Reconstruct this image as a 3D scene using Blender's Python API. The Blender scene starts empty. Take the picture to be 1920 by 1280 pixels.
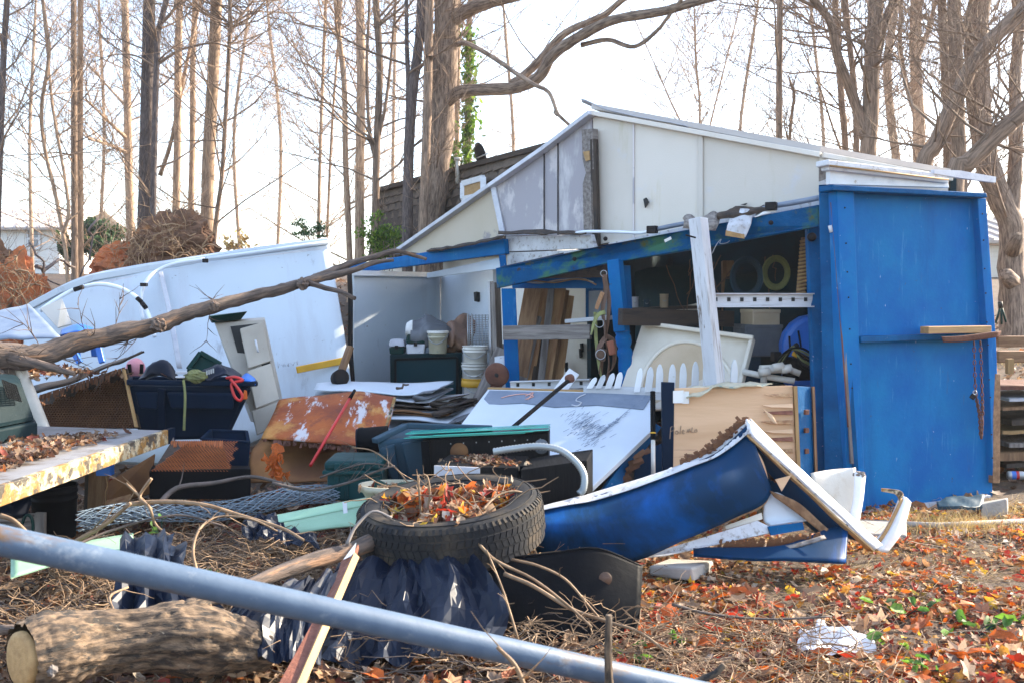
import bpy, math, random
import numpy as np
from mathutils import Vector, Matrix, noise
random.seed(7); np.random.seed(7)
scn = bpy.context.scene
COL = scn.collection
R = math.radians
HAZE = .0007

# ------------------------------------------------------------ camera, sky, sun, exposure
EYE, FPX, CX, CY, HOR = 1.4, 1867.0, 960.0, 640.0, 560.0
PITCH = math.atan((CY - HOR) / FPX)
cam = bpy.data.cameras.new('camera'); cam.sensor_width = 36; cam.lens = FPX / 1920 * 36
cam.clip_start = .05; cam.clip_end = 2000
cam.dof.use_dof = True; cam.dof.focus_distance = 6.3; cam.dof.aperture_fstop = 7.0
camo = bpy.data.objects.new('camera', cam); COL.objects.link(camo)
camo.location = (0, 0, EYE); camo.rotation_euler = (R(90) - PITCH, 0, 0)
scn.camera = camo
SUN_EL, SUN_AZ = R(27), R(63)          # azimuth clockwise from +Y (the way the camera looks)
world = bpy.data.worlds.new('World'); scn.world = world; world.use_nodes = True
wn = world.node_tree.nodes; wl = world.node_tree.links
sky = wn.new('ShaderNodeTexSky'); sky.sky_type = 'NISHITA'; sky.sun_disc = False
sky.sun_elevation = SUN_EL; sky.sun_rotation = SUN_AZ
sky.air_density = 1.0; sky.dust_density = 1.5; sky.ozone_density = 1.5
veil = wn.new('ShaderNodeMix'); veil.data_type = 'RGBA'; veil.blend_type = 'ADD'; veil.inputs[0].default_value = 1   # thin even high haze over the whole sky
veil.inputs[7].default_value = (.8, .85, .95, 1); wl.new(sky.outputs[0], veil.inputs[6]); wl.new(veil.outputs[2], wn['Background'].inputs[0]); wn['Background'].inputs[1].default_value = .15
sl = bpy.data.lights.new('sun', 'SUN'); sl.energy = 5.0; sl.angle = R(.6); sl.color = (1, .87, .68)
so = bpy.data.objects.new('sun', sl); COL.objects.link(so)
sd = Vector((math.sin(SUN_AZ) * math.cos(SUN_EL), math.cos(SUN_AZ) * math.cos(SUN_EL), math.sin(SUN_EL)))
so.rotation_euler = sd.to_track_quat('Z', 'Y').to_euler(); so.location = (10, 5, 12)
scn.view_settings.view_transform = 'Standard'; scn.view_settings.look = 'None'
scn.view_settings.gamma = 1; scn.view_settings.exposure = 1.85
scn.cycles.use_adaptive_sampling = True
scn.cycles.max_bounces = 6

# ------------------------------------------------------------ measuring: pixel of the photo at a distance -> point
def px(x, y, Y):
    dx = (x - CX) / FPX; up = -(y - CY) / FPX
    c, s = math.cos(PITCH), math.sin(PITCH)
    ry = c + up * s; rz = -s + up * c
    k = Y / ry
    return Vector((dx * k, Y, EYE + rz * k))
def pp(*a): return [px(*t) for t in a]
def onplane(x, y, p0, p1, p2, off=0.):
    n = (p1 - p0).cross(p2 - p0).normalized(); o = Vector((0, 0, EYE)); r = px(x, y, 5.) - o
    if n.dot(r) > 0: n = -n
    return o + r * ((p0 + n * off - o).dot(n) / r.dot(n))
def lerp(a, b, t): return a + (b - a) * t

# ------------------------------------------------------------ mesh builder
ORG = {}
def sset(o, label=None, cat=None, group=None, kind=None):
    if label: o['label'] = label
    if cat: o['category'] = cat
    if group: o['group'] = group
    if kind: o['kind'] = kind
    return o
def T(name, label, cat, base, group=None):
    o = bpy.data.objects.new(name, None); COL.objects.link(o); o.location = base; o.empty_display_size = .05
    ORG[o.name] = Vector(base)
    return sset(o, label, cat, group)

def frame(d, up=Vector((0, 0, 1))):
    d = d.normalized()
    if abs(d.dot(up)) > .97: up = Vector((1, 0, 0)) if abs(d.x) < .9 else Vector((0, 1, 0))
    s = d.cross(up).normalized(); u = s.cross(d).normalized()
    return d, s, u
class MB:
    def __init__(s): s.v = []; s.f = []; s.t = []; s.s = []
    def add(s, vs, fs, ts=None, smooth=False):
        o = len(s.v); s.v += [tuple(p) for p in vs]; s.t += [tuple(p) for p in (ts or vs)]
        s.f += [tuple(i + o for i in f) for f in fs]
        s.s += ([smooth] * len(fs) if isinstance(smooth, bool) else smooth)
        return s
    def tube(s, pts, rad, n=8, cap=True, rough=0, off=None):
        pts = [Vector(p) for p in pts]; m = len(pts)
        if not hasattr(rad, '__len__'): rad = [rad] * m
        if len(rad) != m: rad = [rad[0] + (rad[-1] - rad[0]) * i / (m - 1) for i in range(m)]
        vs, ts, fs, L = [], [], [], random.random() * 9 if off is None else off
        d, a, b = frame(pts[1] - pts[0])
        for i, p in enumerate(pts):
            t = (pts[min(i + 1, m - 1)] - pts[max(i - 1, 0)]).normalized()
            a = (a - t * a.dot(t)).normalized(); b = t.cross(a)
            if i: L += (p - pts[i - 1]).length
            for k in range(n):
                an = 2 * math.pi * k / n; r = rad[i]
                if rough: r *= 1 + rough * noise.noise(Vector((math.cos(an) * 1.3, math.sin(an) * 1.3, L * 5 / max(.3, 12 * rad[i]) + rad[0] * 77)))
                vs.append(p + (a * math.cos(an) + b * math.sin(an)) * r)
                ts.append((math.cos(an) * rad[i], math.sin(an) * rad[i], L))
        for i in range(m - 1):
            for k in range(n): fs.append((i * n + k, i * n + (k + 1) % n, (i + 1) * n + (k + 1) % n, (i + 1) * n + k))
        sm = [True] * len(fs)
        if cap: fs += [tuple(range(n))[::-1], tuple((m - 1) * n + k for k in range(n))]; sm += [False, False]
        return s.add(vs, fs, ts, sm)
    def bar(s, p0, p1, w, t, up=Vector((0, 0, 1)), e0=0, e1=0, seg=1, warp=0):
        # w runs sideways to up, t along up; texture runs along the length
        p0, p1 = Vector(p0), Vector(p1); d, a, u = frame(p1 - p0, Vector(up)); L = (p1 - p0).length
        vs, ts, fs = [], [], []; o = random.random() * 7; ph = random.random() * 9
        for i in range(seg + 1):
            q = i / seg; wv = u * warp * math.sin(q * 3.1 + ph) if warp else Vector()
            for j, (x, y) in enumerate(((-1, -1), (1, -1), (1, 1), (-1, 1))):
                ee = (e0 if i == 0 else e1 if i == seg else 0) * x
                vs.append(p0 + d * (L * q + ee) + a * x * w / 2 + u * y * t / 2 + wv); ts.append((x * w / 2 + o, y * t / 2 + o, L * q + o))
        for i in range(seg):
            for j in range(4): fs.append((i * 4 + j, i * 4 + (j + 1) % 4, i * 4 + 4 + (j + 1) % 4, i * 4 + 4 + j))
        k = seg * 4; fs += [(3, 2, 1, 0), (k, k + 1, k + 2, k + 3)]
        return s.add(vs, fs, ts)
    def slab(s, pts, th, away=Vector((0, 1, 0))):
        pts = [Vector(p) for p in pts]; n = Vector()
        for i in range(len(pts)): n += pts[i].cross(pts[(i + 1) % len(pts)])
        n.normalize(); away = Vector(away); m = len(pts)
        if n.dot(away) > 0: pts = pts[::-1]; n = -n
        vs = pts + [p - n * th for p in pts]
        ex, ey, _ = (Vector((0, 0, 1)).cross(n), 0, 0) if abs(n.z) < .9 else (Vector((1, 0, 0)), 0, 0)
        ex.normalize(); ey = n.cross(ex)
        ts = [(p.dot(ex), p.dot(ey), p.dot(n)) for p in vs]
        fs = [tuple(range(m)), tuple(range(m, 2 * m))[::-1]] + [(i, m + i, m + (i + 1) % m, (i + 1) % m) for i in range(m)]
        return s.add(vs, fs, ts)
    def hexa(s, b, t):
        # bottom and top loops of four points (or more), same order
        m = len(b); vs = list(b) + list(t)
        fs = [tuple(range(m))[::-1], tuple(range(m, 2 * m))] + [(i, (i + 1) % m, m + (i + 1) % m, m + i) for i in range(m)]
        return s.add(vs, fs)
    def box(s, c, size, rot=0, tilt=Matrix()):
        m = Matrix.Translation(Vector(c)) @ Matrix.Rotation(rot, 4, 'Z') @ tilt; x, y, z = [q / 2 for q in size]
        b = [m @ Vector(q) for q in ((-x, -y, -z), (x, -y, -z), (x, y, -z), (-x, y, -z))]
        t = [m @ Vector(q) for q in ((-x, -y, z), (x, -y, z), (x, y, z), (-x, y, z))]
        return s.hexa(b, t)
    def lathe(s, prof, M4, n=24, closed=False):
        vs, ts, fs = [], [], []; m = len(prof); L = 0
        for i, (r, h) in enumerate(prof):
            if i: L += math.hypot(r - prof[i - 1][0], h - prof[i - 1][1])
            for k in range(n):
                a = 2 * math.pi * k / n; vs.append(M4 @ Vector((r * math.cos(a), r * math.sin(a), h)))
                ts.append((r * math.cos(a), r * math.sin(a), h))
        for i in range(m - 1 + (1 if closed else 0)):
            j = (i + 1) % m
            for k in range(n): fs.append((i * n + k, i * n + (k + 1) % n, j * n + (k + 1) % n, j * n + k))
        return s.add(vs, fs, ts, True)
    def surf(s, rows, nu=12, nv=8, th=.004, amp=0, sc=3, fold=None, smooth=True, seed=0):
        rows = [[Vector(p) for p in r] for r in rows]
        def cr(P, t):
            m = len(P) - 1
            if m == 1: return P[0].lerp(P[1], t)
            f = min(t * m, m - 1e-6); i = int(f); q = f - i
            p1, p2 = P[i], P[i + 1]; p0 = P[i - 1] if i else p1 * 2 - p2; p3 = P[i + 2] if i + 2 <= m else p2 * 2 - p1
            return .5 * ((2 * p1) + (p2 - p0) * q + (2 * p0 - 5 * p1 + 4 * p2 - p3) * q * q + (3 * p1 - p0 - 3 * p2 + p3) * q ** 3)
        G = [[cr([cr(r, u / nu) for r in rows], v / nv) for u in range(nu + 1)] for v in range(nv + 1)]
        W = (rows[0][0] - rows[0][-1]).length; H = (rows[0][0] - rows[-1][0]).length
        N = []
        for v in range(nv + 1):
            for u in range(nu + 1):
                a = G[v][min(u + 1, nu)] - G[v][max(u - 1, 0)]; b = G[min(v + 1, nv)][u] - G[max(v - 1, 0)][u]
                n = a.cross(b); N.append(n.normalized() if n.length > 1e-9 else Vector((0, -1, 0)))
        vs, ts = [], []
        for v in range(nv + 1):
            for u in range(nu + 1):
                p = G[v][u]; n = N[v * (nu + 1) + u]; q = 0
                if amp: q = amp * noise.fractal(p * sc + Vector((seed, seed * 2.3, 0)), 1, 2, 3)
                if fold: q += fold(u / nu, v / nv)
                vs.append(p + n * q); ts.append((u / nu * W, v / nv * H, 0))
        m = len(vs); vs += [vs[i] - N[i] * th for i in range(m)]; ts += [(a, b, th) for a, b, c in ts]
        w = nu + 1; fs = []
        for v in range(nv):
            for u in range(nu):
                q = (v * w + u, v * w + u + 1, (v + 1) * w + u + 1, (v + 1) * w + u); fs += [q, tuple(i + m for i in q[::-1])]
        k = len(fs)
        ed = [(u, u + 1) for u in range(nu)] + [(v * w + nu, (v + 1) * w + nu) for v in range(nv)] + \
             [(nv * w + u + 1, nv * w + u) for u in range(nu)] + [((v + 1) * w, v * w) for v in range(nv)]
        fs += [(b, a, a + m, b + m) for a, b in ed]
        return s.add(vs, fs, ts, [smooth] * k + [False] * len(ed))
    def build(s, name, mat, parent=None, kind=None, bev=0, base=None, seg=2, local=False):
        me = bpy.data.meshes.new(name); V = np.array(s.v, dtype=np.float32)
        if local: o0 = Vector((0, 0, 0))
        elif parent is not None: o0 = ORG[parent.name]
        else:
            mn, mx = V.min(0), V.max(0); o0 = Vector(base) if base is not None else Vector(((mn[0] + mx[0]) / 2, (mn[1] + mx[1]) / 2, mn[2]))
        me.from_pydata((V - np.array(o0)).tolist(), [], s.f)
        at = me.attributes.new('tc', 'FLOAT_VECTOR', 'POINT'); at.data.foreach_set('vector', np.array(s.t, dtype=np.float32).ravel())
        me.polygons.foreach_set('use_smooth', s.s); me.materials.append(mat); me.update()
        o = bpy.data.objects.new(name, me); COL.objects.link(o); ORG[o.name] = Vector(o0)
        if parent is not None: o.parent = parent
        else: o.location = o0
        if kind: o['kind'] = kind
        if bev:
            b = o.modifiers.new('bevel', 'BEVEL'); b.width = bev; b.segments = seg; b.limit_method = 'ANGLE'; b.angle_limit = R(40)
        return o
def one(mb, name, mat, label, cat, group=None, **k):
    return sset(mb.build(name, mat, **k), label, cat, group)
def wob(p0, p1, n=8, amp=.03, sag=0, seed=None):
    p0, p1 = Vector(p0), Vector(p1); sd_ = random.random() * 99 if seed is None else seed; out = []
    for i in range(n + 1):
        q = i / n; w = math.sin(q * math.pi) if n > 1 else 0
        v = noise.noise_vector(Vector((q * 2.7, sd_, sd_ * .7)))
        out.append(p0.lerp(p1, q) + v * amp * (0.3 + w) * (1 if 0 < i < n else 0) + Vector((0, 0, -sag * w)))
    return out
def smoothpts(P, k=6):
    P = [Vector(p) for p in P]; out = []
    for i in range(len(P) - 1):
        p1, p2 = P[i], P[i + 1]; p0 = P[i - 1] if i else p1 * 2 - p2; p3 = P[i + 2] if i + 2 < len(P) else p2 * 2 - p1
        for j in range(k):
            q = j / k; out.append(.5 * ((2 * p1) + (p2 - p0) * q + (2 * p0 - 5 * p1 + 4 * p2 - p3) * q * q + (3 * p1 - p0 - 3 * p2 + p3) * q ** 3))
    out.append(P[-1]); return out

# ------------------------------------------------------------ materials: colour, grain, wear and relief only
def mat(name, c1, c2=None, sc=6., st=(1, 1, 1), rough=.6, bump=.15, bsc=None, metal=0., marks=(), spec=.5, trans=0, alpha=None, lo=.34, hi=.66):
    m = bpy.data.materials.new(name); m.use_nodes = True; N, Lk = m.node_tree.nodes, m.node_tree.links
    P = N['Principled BSDF']; c2 = c2 or tuple(q * .7 for q in c1)
    at = N.new('ShaderNodeAttribute'); at.attribute_name = 'tc'
    oi = N.new('ShaderNodeObjectInfo'); mu = N.new('ShaderNodeMath'); mu.operation = 'MULTIPLY'; mu.inputs[1].default_value = 13
    Lk.new(oi.outputs['Random'], mu.inputs[0])
    ad = N.new('ShaderNodeVectorMath'); ad.operation = 'ADD'; Lk.new(at.outputs['Vector'], ad.inputs[0]); Lk.new(mu.outputs[0], ad.inputs[1])
    mp = N.new('ShaderNodeMapping'); mp.inputs['Scale'].default_value = st; Lk.new(ad.outputs[0], mp.inputs[0])
    def nz(scale, det=6, ro=.6, vec=None):
        n = N.new('ShaderNodeTexNoise'); n.inputs['Scale'].default_value = scale; n.inputs['Detail'].default_value = det
        n.inputs['Roughness'].default_value = ro; Lk.new((vec or mp).outputs[0], n.inputs['Vector']); return n
    def ramp(src, a, b):
        r = N.new('ShaderNodeMapRange'); r.inputs[1].default_value = a; r.inputs[2].default_value = b; Lk.new(src, r.inputs[0]); return r.outputs[0]
    def mix(fac, a, b):
        x = N.new('ShaderNodeMix'); x.data_type = 'RGBA'; Lk.new(fac, x.inputs[0])
        for sck, q in ((x.inputs[6], a), (x.inputs[7], b)):
            if isinstance(q, tuple): sck.default_value = (*q[:3], 1)
            else: Lk.new(q, sck)
        return x.outputs[2]
    n1 = nz(sc); col = mix(ramp(n1.outputs[0], lo, hi), tuple(c1), tuple(c2))
    rsrc = None
    for (mc, msc, a, b, mst) in marks:         # marks: colour, scale, threshold lo/hi, stretch
        mp2 = N.new('ShaderNodeMapping'); mp2.inputs['Scale'].default_value = mst or (1, 1, 1); mp2.inputs['Location'].default_value = (msc, a * 9, 3)
        Lk.new(ad.outputs[0], mp2.inputs[0]); col = mix(ramp(nz(msc, 9, .68, mp2).outputs[0], a, b), col, tuple(mc))
    if metal == 0:
        hs = N.new('ShaderNodeHueSaturation'); Lk.new(col, hs.inputs['Color']); hs.inputs['Saturation'].default_value = 1
        vr = N.new('ShaderNodeMapRange'); vr.inputs[3].default_value = .84; vr.inputs[4].default_value = 1.1
        Lk.new(oi.outputs['Random'], vr.inputs[0]); Lk.new(vr.outputs[0], hs.inputs['Value']); col = hs.outputs[0]
    Lk.new(col, P.inputs['Base Color']); P.inputs['Roughness'].default_value = rough; P.inputs['Metallic'].default_value = metal
    P.inputs['Specular IOR Level'].default_value = spec
    if rough < .75:
        rr = N.new('ShaderNodeMapRange'); rr.inputs[1].default_value = .2; rr.inputs[2].default_value = .8
        rr.inputs[3].default_value = rough * .8; rr.inputs[4].default_value = min(1, rough * 1.25); Lk.new(n1.outputs[0], rr.inputs[0]); Lk.new(rr.outputs[0], P.inputs['Roughness'])
    if bump:
        b = N.new('ShaderNodeBump'); b.inputs['Strength'].default_value = min(1, bump); b.inputs['Distance'].default_value = .012
        Lk.new(nz(bsc or sc * 3, 5).outputs[0], b.inputs['Height']); Lk.new(b.outputs[0], P.inputs['Normal'])
    if trans: P.inputs['Transmission Weight'].default_value = trans
    if alpha: P.inputs['Alpha'].default_value = alpha
    return m
def leafmat(name, stops, rough=.65, tl=.35):
    m = bpy.data.materials.new(name); m.use_nodes = True; N, Lk = m.node_tree.nodes, m.node_tree.links; P = N['Principled BSDF']
    at = N.new('ShaderNodeAttribute'); at.attribute_name = 'rnd'
    cr = N.new('ShaderNodeValToRGB'); Lk.new(at.outputs['Fac'], cr.inputs[0]); e = cr.color_ramp.elements; cr.color_ramp.interpolation = 'CONSTANT'
    while len(e) < len(stops): e.new(.5)
    for k, (p_, c) in enumerate(stops): e[k].position = p_; e[k].color = (*c, 1)
    tc = N.new('ShaderNodeAttribute'); tc.attribute_name = 'tc'
    nn = N.new('ShaderNodeTexNoise'); nn.inputs['Scale'].default_value = 45; nn.inputs['Detail'].default_value = 5; Lk.new(tc.outputs['Vector'], nn.inputs['Vector'])
    mr = N.new('ShaderNodeMapRange'); mr.inputs[1].default_value = .3; mr.inputs[2].default_value = .7; mr.inputs[3].default_value = .6; mr.inputs[4].default_value = 1.25; Lk.new(nn.outputs[0], mr.inputs[0])
    mx = N.new('ShaderNodeMix'); mx.data_type = 'RGBA'; mx.blend_type = 'MULTIPLY'; mx.inputs[0].default_value = 1
    Lk.new(cr.outputs[0], mx.inputs[6]); Lk.new(mr.outputs[0], mx.inputs[7])
    Lk.new(mx.outputs[2], P.inputs['Base Color']); P.inputs['Roughness'].default_value = rough
    tr = N.new('ShaderNodeBsdfTranslucent'); Lk.new(mx.outputs[2], tr.inputs[0]); ms = N.new('ShaderNodeMixShader'); ms.inputs[0].default_value = tl
    Lk.new(P.outputs[0], ms.inputs[1]); Lk.new(tr.outputs[0], ms.inputs[2]); Lk.new(ms.outputs[0], N['Material Output'].inputs[0])
    return m
BL = (.001, .134, .345)
MT = dict(
 blue=mat('blue_paint', BL, (.001, .09, .31), 3, rough=.55, spec=.07, bump=.15, bsc=40, marks=(((.006, .15, .40), 1.6, .50, .75, (1, .5, 1)), ((.002, .05, .17), 1.1, .55, .80, (2.2, .35, 1)), ((.05, .075, .10), 5, .62, .78, (3, .5, 1)), ((.04, .19, .40), 9, .60, .70, (2.5, .25, 1)), ((.45, .52, .6), 30, .69, .71, (1.5, .6, 1)), ((.05, .045, .04), 15, .66, .72, None))),
 blue_old=mat('weathered_blue_paint', (.001, .098, .26), (.001, .06, .18), 6, rough=.6, spec=.07, bump=.4, bsc=30, marks=(((.5, .52, .54), 14, .66, .69, (3, 3, .6)), ((.10, .07, .045), 10, .66, .72, (2, 2, .5)))),
 blue_moss=mat('mossy_blue_paint', (.001, .092, .25), (.001, .06, .17), 5, rough=.65, spec=.07, bump=.5, bsc=40, marks=(((.05, .16, .10), 5, .5, .62, None), ((.11, .12, .025), 6.5, .58, .66, None), ((.055, .035, .022), 9, .63, .69, None))),
 navy=mat('faded_navy_paint', (.002, .022, .06), (.001, .03, .085), 2.2, rough=.5, spec=.09, bump=.12, bsc=14, marks=(((.01, .012, .018), 7, .63, .70, None), ((.6, .65, .72), 9, .70, .715, None), ((.001, .075, .30), 1.5, .56, .72, None))),
 white=mat('dirty_white_panel', (.58, .63, .69), (.50, .56, .63), 1.6, rough=.5, bump=.08, bsc=30, marks=(((.36, .32, .26), 20, .72, .78, None), ((.5, .52, .55), 3, .62, .8, (1, .3, 1)))),
 whitewall=mat('fallen_white_panel', (.54, .60, .66), (.48, .545, .61), 1.2, rough=.45, bump=.06, bsc=20, marks=(((.22, .21, .21), 24, .665, .69, None), ((.34, .36, .40), 6, .64, .72, (1, .35, 1)), ((.44, .47, .52), 1.3, .54, .70, (2.5, .3, 1)), ((.30, .24, .17), 11, .69, .75, None))),
 gable=mat('cream_gable_panel', (.60, .555, .49), (.65, .605, .545), 1.8, rough=.6, bump=.12, bsc=120, marks=(((.50, .45, .31), 3.2, .56, .75, (2.2, .35, 1)), ((.58, .57, .58), 2.4, .6, .68, None))),
 gable_st=mat('stained_gable_panel', (.53, .49, .50), (.60, .56, .56), 1.4, rough=.6, bump=.1, bsc=120, marks=(((.36, .34, .37), 1.2, .50, .54, (1, .6, 1)), ((.55, .53, .54), 2.1, .58, .68, (1.5, .5, 1)), ((.2, .18, .17), 22, .73, .77, None))),
 gable_tan=mat('tan_gable_panel', (.48, .41, .31), (.53, .46, .36), 2, rough=.65, bump=.12, bsc=120, marks=(((.30, .27, .26), 2.2, .60, .63, None),)),
 trim=mat('white_trim', (.72, .73, .75), (.62, .63, .65), 5, rough=.5, bump=.12, bsc=30, marks=(((.32, .25, .16), 14, .64, .72, None), ((.40, .42, .46), 4, .58, .74, None))),
 trim_dirty=mat('weathered_white_wood', (.58, .59, .62), (.46, .46, .48), 8, (1, 1, .2), rough=.6, bump=.4, bsc=24, marks=(((.24, .21, .19), 12, .54, .66, (2.5, 2.5, .2)), ((.13, .10, .08), 9, .63, .68, (2, 2, .35)))),
 flash=mat('grey_flashing', (.55, .56, .60), (.45, .46, .52), 9, rough=.4, bump=.2, bsc=60, marks=(((.30, .31, .36), 40, .6, .7, None),)),
 wood=mat('brown_board', (.28, .155, .075), (.17, .085, .04), 5, (6, 6, .7), lo=.40, hi=.60, rough=.7, bump=.5, bsc=9, marks=(((.07, .04, .025), 7, .62, .72, (4, 4, .5)),)),
 wood_light=mat('orange_split_wood', (.42, .24, .11), (.27, .13, .06), 5, (7, 7, .7), lo=.40, hi=.60, rough=.7, bump=.5, bsc=9, marks=(((.10, .055, .03), 6, .63, .72, (5, 5, .4)),)),
 wood_grey=mat('grey_weathered_board', (.26, .23, .21), (.13, .11, .10), 5, (7, 7, .6), lo=.40, hi=.60, rough=.8, bump=.6, bsc=9, marks=(((.05, .04, .035), 7, .6, .7, (5, 5, .5)),)),
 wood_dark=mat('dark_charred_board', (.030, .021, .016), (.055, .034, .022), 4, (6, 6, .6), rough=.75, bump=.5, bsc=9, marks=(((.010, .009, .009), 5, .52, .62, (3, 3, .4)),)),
 wood_red=mat('red_stained_board', (.22, .07, .035), (.15, .045, .025), 5, (7, 7, .5), rough=.65, bump=.4, bsc=9, marks=(((.35, .18, .09), 12, .64, .7, (5, 5, .5)),)),
 raw=mat('raw_cut_wood', (.42, .26, .11), (.30, .175, .07), 7, (5, 5, .6), rough=.75, bump=.35),
 ply=mat('pale_plywood', (.62, .40, .24), (.52, .32, .18), 2.2, (.5, 4, 1), rough=.7, bump=.2, bsc=14, marks=(((.36, .2, .13), 3.5, .60, .68, (.4, 5, 1)), ((.30, .23, .18), 22, .7, .76, None))),
 bark=mat('grey_brown_bark', (.30, .205, .145), (.13, .088, .062), 7, (7, 7, .8), lo=.40, hi=.60, rough=.9, bump=1, bsc=9),
 bark_pale=mat('pale_tan_bark', (.47, .33, .225), (.25, .165, .11), 7, (6, 6, .8), lo=.40, hi=.60, rough=.9, bump=.8, bsc=9),
 bark_dark=mat('dark_bark', (.15, .115, .105), (.065, .05, .046), 9, (6, 6, 1), lo=.40, hi=.60, rough=.9, bump=1, bsc=9),
 bark_big=mat('furrowed_bark', (.31, .225, .165), (.11, .075, .058), 8, (5, 5, .8), lo=.40, hi=.60, rough=.95, bump=1, bsc=8),
 bark_log=mat('grey_tan_log_bark', (.19, .128, .08), (.035, .024, .017), 13, (3.6, 3.6, .9), lo=.40, hi=.60, rough=.9, bump=1, bsc=12, marks=(((.022, .018, .015), 14, .54, .60, (3, 3, 1)), ((.24, .20, .15), 20, .66, .70, None))),
 deadwood=mat('weathered_dead_branch', (.15, .105, .08), (.06, .045, .038), 9, (6, 6, .9), lo=.40, hi=.60, rough=.85, bump=1, bsc=8, marks=(((.27, .15, .085), 5, .56, .62, (3, 3, .5)), ((.28, .27, .27), 20, .66, .70, None))),
 twig=mat('dry_vine', (.28, .18, .10), (.13, .08, .045), 12, rough=.7, bump=.3),
 twig_dark=mat('dark_twig', (.09, .065, .055), (.05, .04, .035), 12, rough=.7, bump=.3),
 clay=mat('red_clay', (.50, .16, .055), (.28, .075, .027), 4, rough=.95, bump=1, bsc=14, marks=(((.10, .055, .03), 3, .55, .66, None),)),
 clay_dark=mat('dark_root_soil', (.20, .10, .052), (.09, .046, .028), 5, rough=.95, bump=1, bsc=18, marks=(((.33, .15, .06), 4, .60, .70, None),)),
 root=mat('tangled_roots', (.38, .25, .14), (.2, .11, .06), 10, lo=.40, hi=.60, rough=.85, bump=.5),
 ground=mat('leafy_soil', (.085, .052, .032), (.042, .026, .017), 5, rough=.95, bump=1, bsc=30, marks=(((.16, .10, .06), 16, .56, .66, None), ((.05, .035, .025), 11, .6, .68, None))),
 galv=mat('galvanised_pipe', (.085, .125, .185), (.055, .09, .145), 14, rough=.5, spec=.4, bump=.07, bsc=90, marks=(((.20, .23, .27), 13, .56, .70, None), ((.11, .065, .035), 9, .57, .66, (1, 1, .35)), ((.07, .10, .17), 9, .60, .72, None))),
 pvc=mat('white_pipe', (.56, .53, .48), (.44, .41, .36), 8, rough=.45, bump=.1, marks=(((.3, .22, .14), 18, .68, .74, None),)),
 conduit=mat('grey_conduit', (.20, .245, .32), (.15, .19, .26), 8, rough=.45, bump=.1),
 conduit_w=mat('white_conduit', (.66, .71, .77), (.6, .64, .7), 8, rough=.4, bump=.05),
 flexm=mat('grey_flexible_conduit', (.34, .37, .38), (.26, .29, .3), 8, rough=.4, bump=.05, metal=.4),
 iron=mat('dark_steel', (.012, .014, .018), (.026, .02, .018), 9, rough=.6, spec=.12, bump=.3, metal=.3),
 rust=mat('rusty_iron', (.15, .06, .035), (.09, .035, .025), 12, rough=.85, bump=.6, bsc=40),
 rustsheet=mat('rusted_sheet', (.40, .095, .012), (.24, .048, .010), 4, lo=.38, hi=.62, rough=.75, bump=.45, bsc=30, marks=(((.50, .22, .05), 2.6, .52, .62, None), ((.16, .035, .018), 3.2, .56, .64, None), ((.55, .52, .54), 4.5, .555, .60, (1.6, .7, 1)), ((.20, .19, .24), 1.7, .60, .72, None))),
 rustin=mat('rusted_inside', (.22, .10, .03), (.12, .05, .02), 4, rough=.85, bump=.4),
 comb=mat('rusty_honeycomb', (.42, .13, .035), (.26, .07, .02), 9, rough=.8, bump=.3),
 comb_d=mat('brown_honeycomb', (.20, .085, .035), (.12, .05, .025), 9, rough=.8, bump=.3),
 black=mat('black_plastic', (.004, .0045, .006), (.007, .008, .010), 6, rough=.5, spec=.035, bump=.15, bsc=40),
 blackm=mat('black_cabinet_laminate', (.008, .0085, .010), (.014, .014, .015), 5, (20, 1, 1), rough=.5, spec=.035, bump=.2, bsc=20, marks=(((.06, .055, .05), 18, .70, .76, None),)),
 tarp=mat('black_plastic_sheeting', (.004, .008, .02), (.006, .012, .028), 4, rough=.38, bump=.06, bsc=14, spec=.2),
 charcoal=mat('charcoal_cloth', (.05, .055, .065), (.035, .038, .045), 7, rough=.8, bump=.4, bsc=40),
 rubber=mat('old_tyre_rubber', (.013, .015, .02), (.03, .029, .028), 6, rough=.75, spec=.15, bump=.25, bsc=40, marks=(((.12, .09, .06), 3, .50, .72, None),)),
 tote=mat('navy_tote_plastic', (.004, .012, .028), (.006, .016, .036), 4, rough=.5, spec=.035, bump=.08, bsc=50),
 bin=mat('grey_bin_plastic', (.022, .05, .075), (.028, .06, .088), 4, rough=.5, spec=.09, bump=.1, bsc=50, marks=(((.2, .2, .18), 24, .7, .75, None),)),
 green=mat('dark_green_plastic', (.006, .036, .032), (.005, .028, .026), 5, rough=.5, spec=.12, bump=.1),
 teal=mat('teal_toolbox_plastic', (.008, .048, .05), (.006, .036, .04), 5, rough=.5, spec=.12, bump=.12, marks=(((.16, .16, .13), 20, .68, .74, None),)),
 cabinet=mat('dark_teal_cabinet', (.003, .017, .022), (.004, .022, .028), 3, rough=.5, spec=.09, bump=.08),
 beige=mat('beige_steel', (.47, .43, .37), (.40, .365, .31), 4, rough=.5, bump=.1, marks=(((.28, .2, .13), 15, .66, .72, None),)),
 greyp=mat('grey_equipment_plastic', (.008, .02, .025), (.006, .016, .02), 5, rough=.55, spec=.09, bump=.12, bsc=60, marks=(((.14, .13, .11), 30, .69, .74, None),)),
 bucket=mat('dirty_white_bucket', (.66, .64, .60), (.55, .53, .48), 7, rough=.45, bump=.1, marks=(((.30, .24, .16), 13, .60, .72, (1, 1, .4)),)),
 bucket_y=mat('mustard_stained_bucket', (.52, .48, .36), (.38, .36, .26), 7, rough=.5, bump=.15, marks=(((.16, .26, .26), 10, .58, .66, None),)),
 yellow=mat('yellow_plastic', (.66, .36, .02), (.58, .3, .02), 6, rough=.5, bump=.1),
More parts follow.
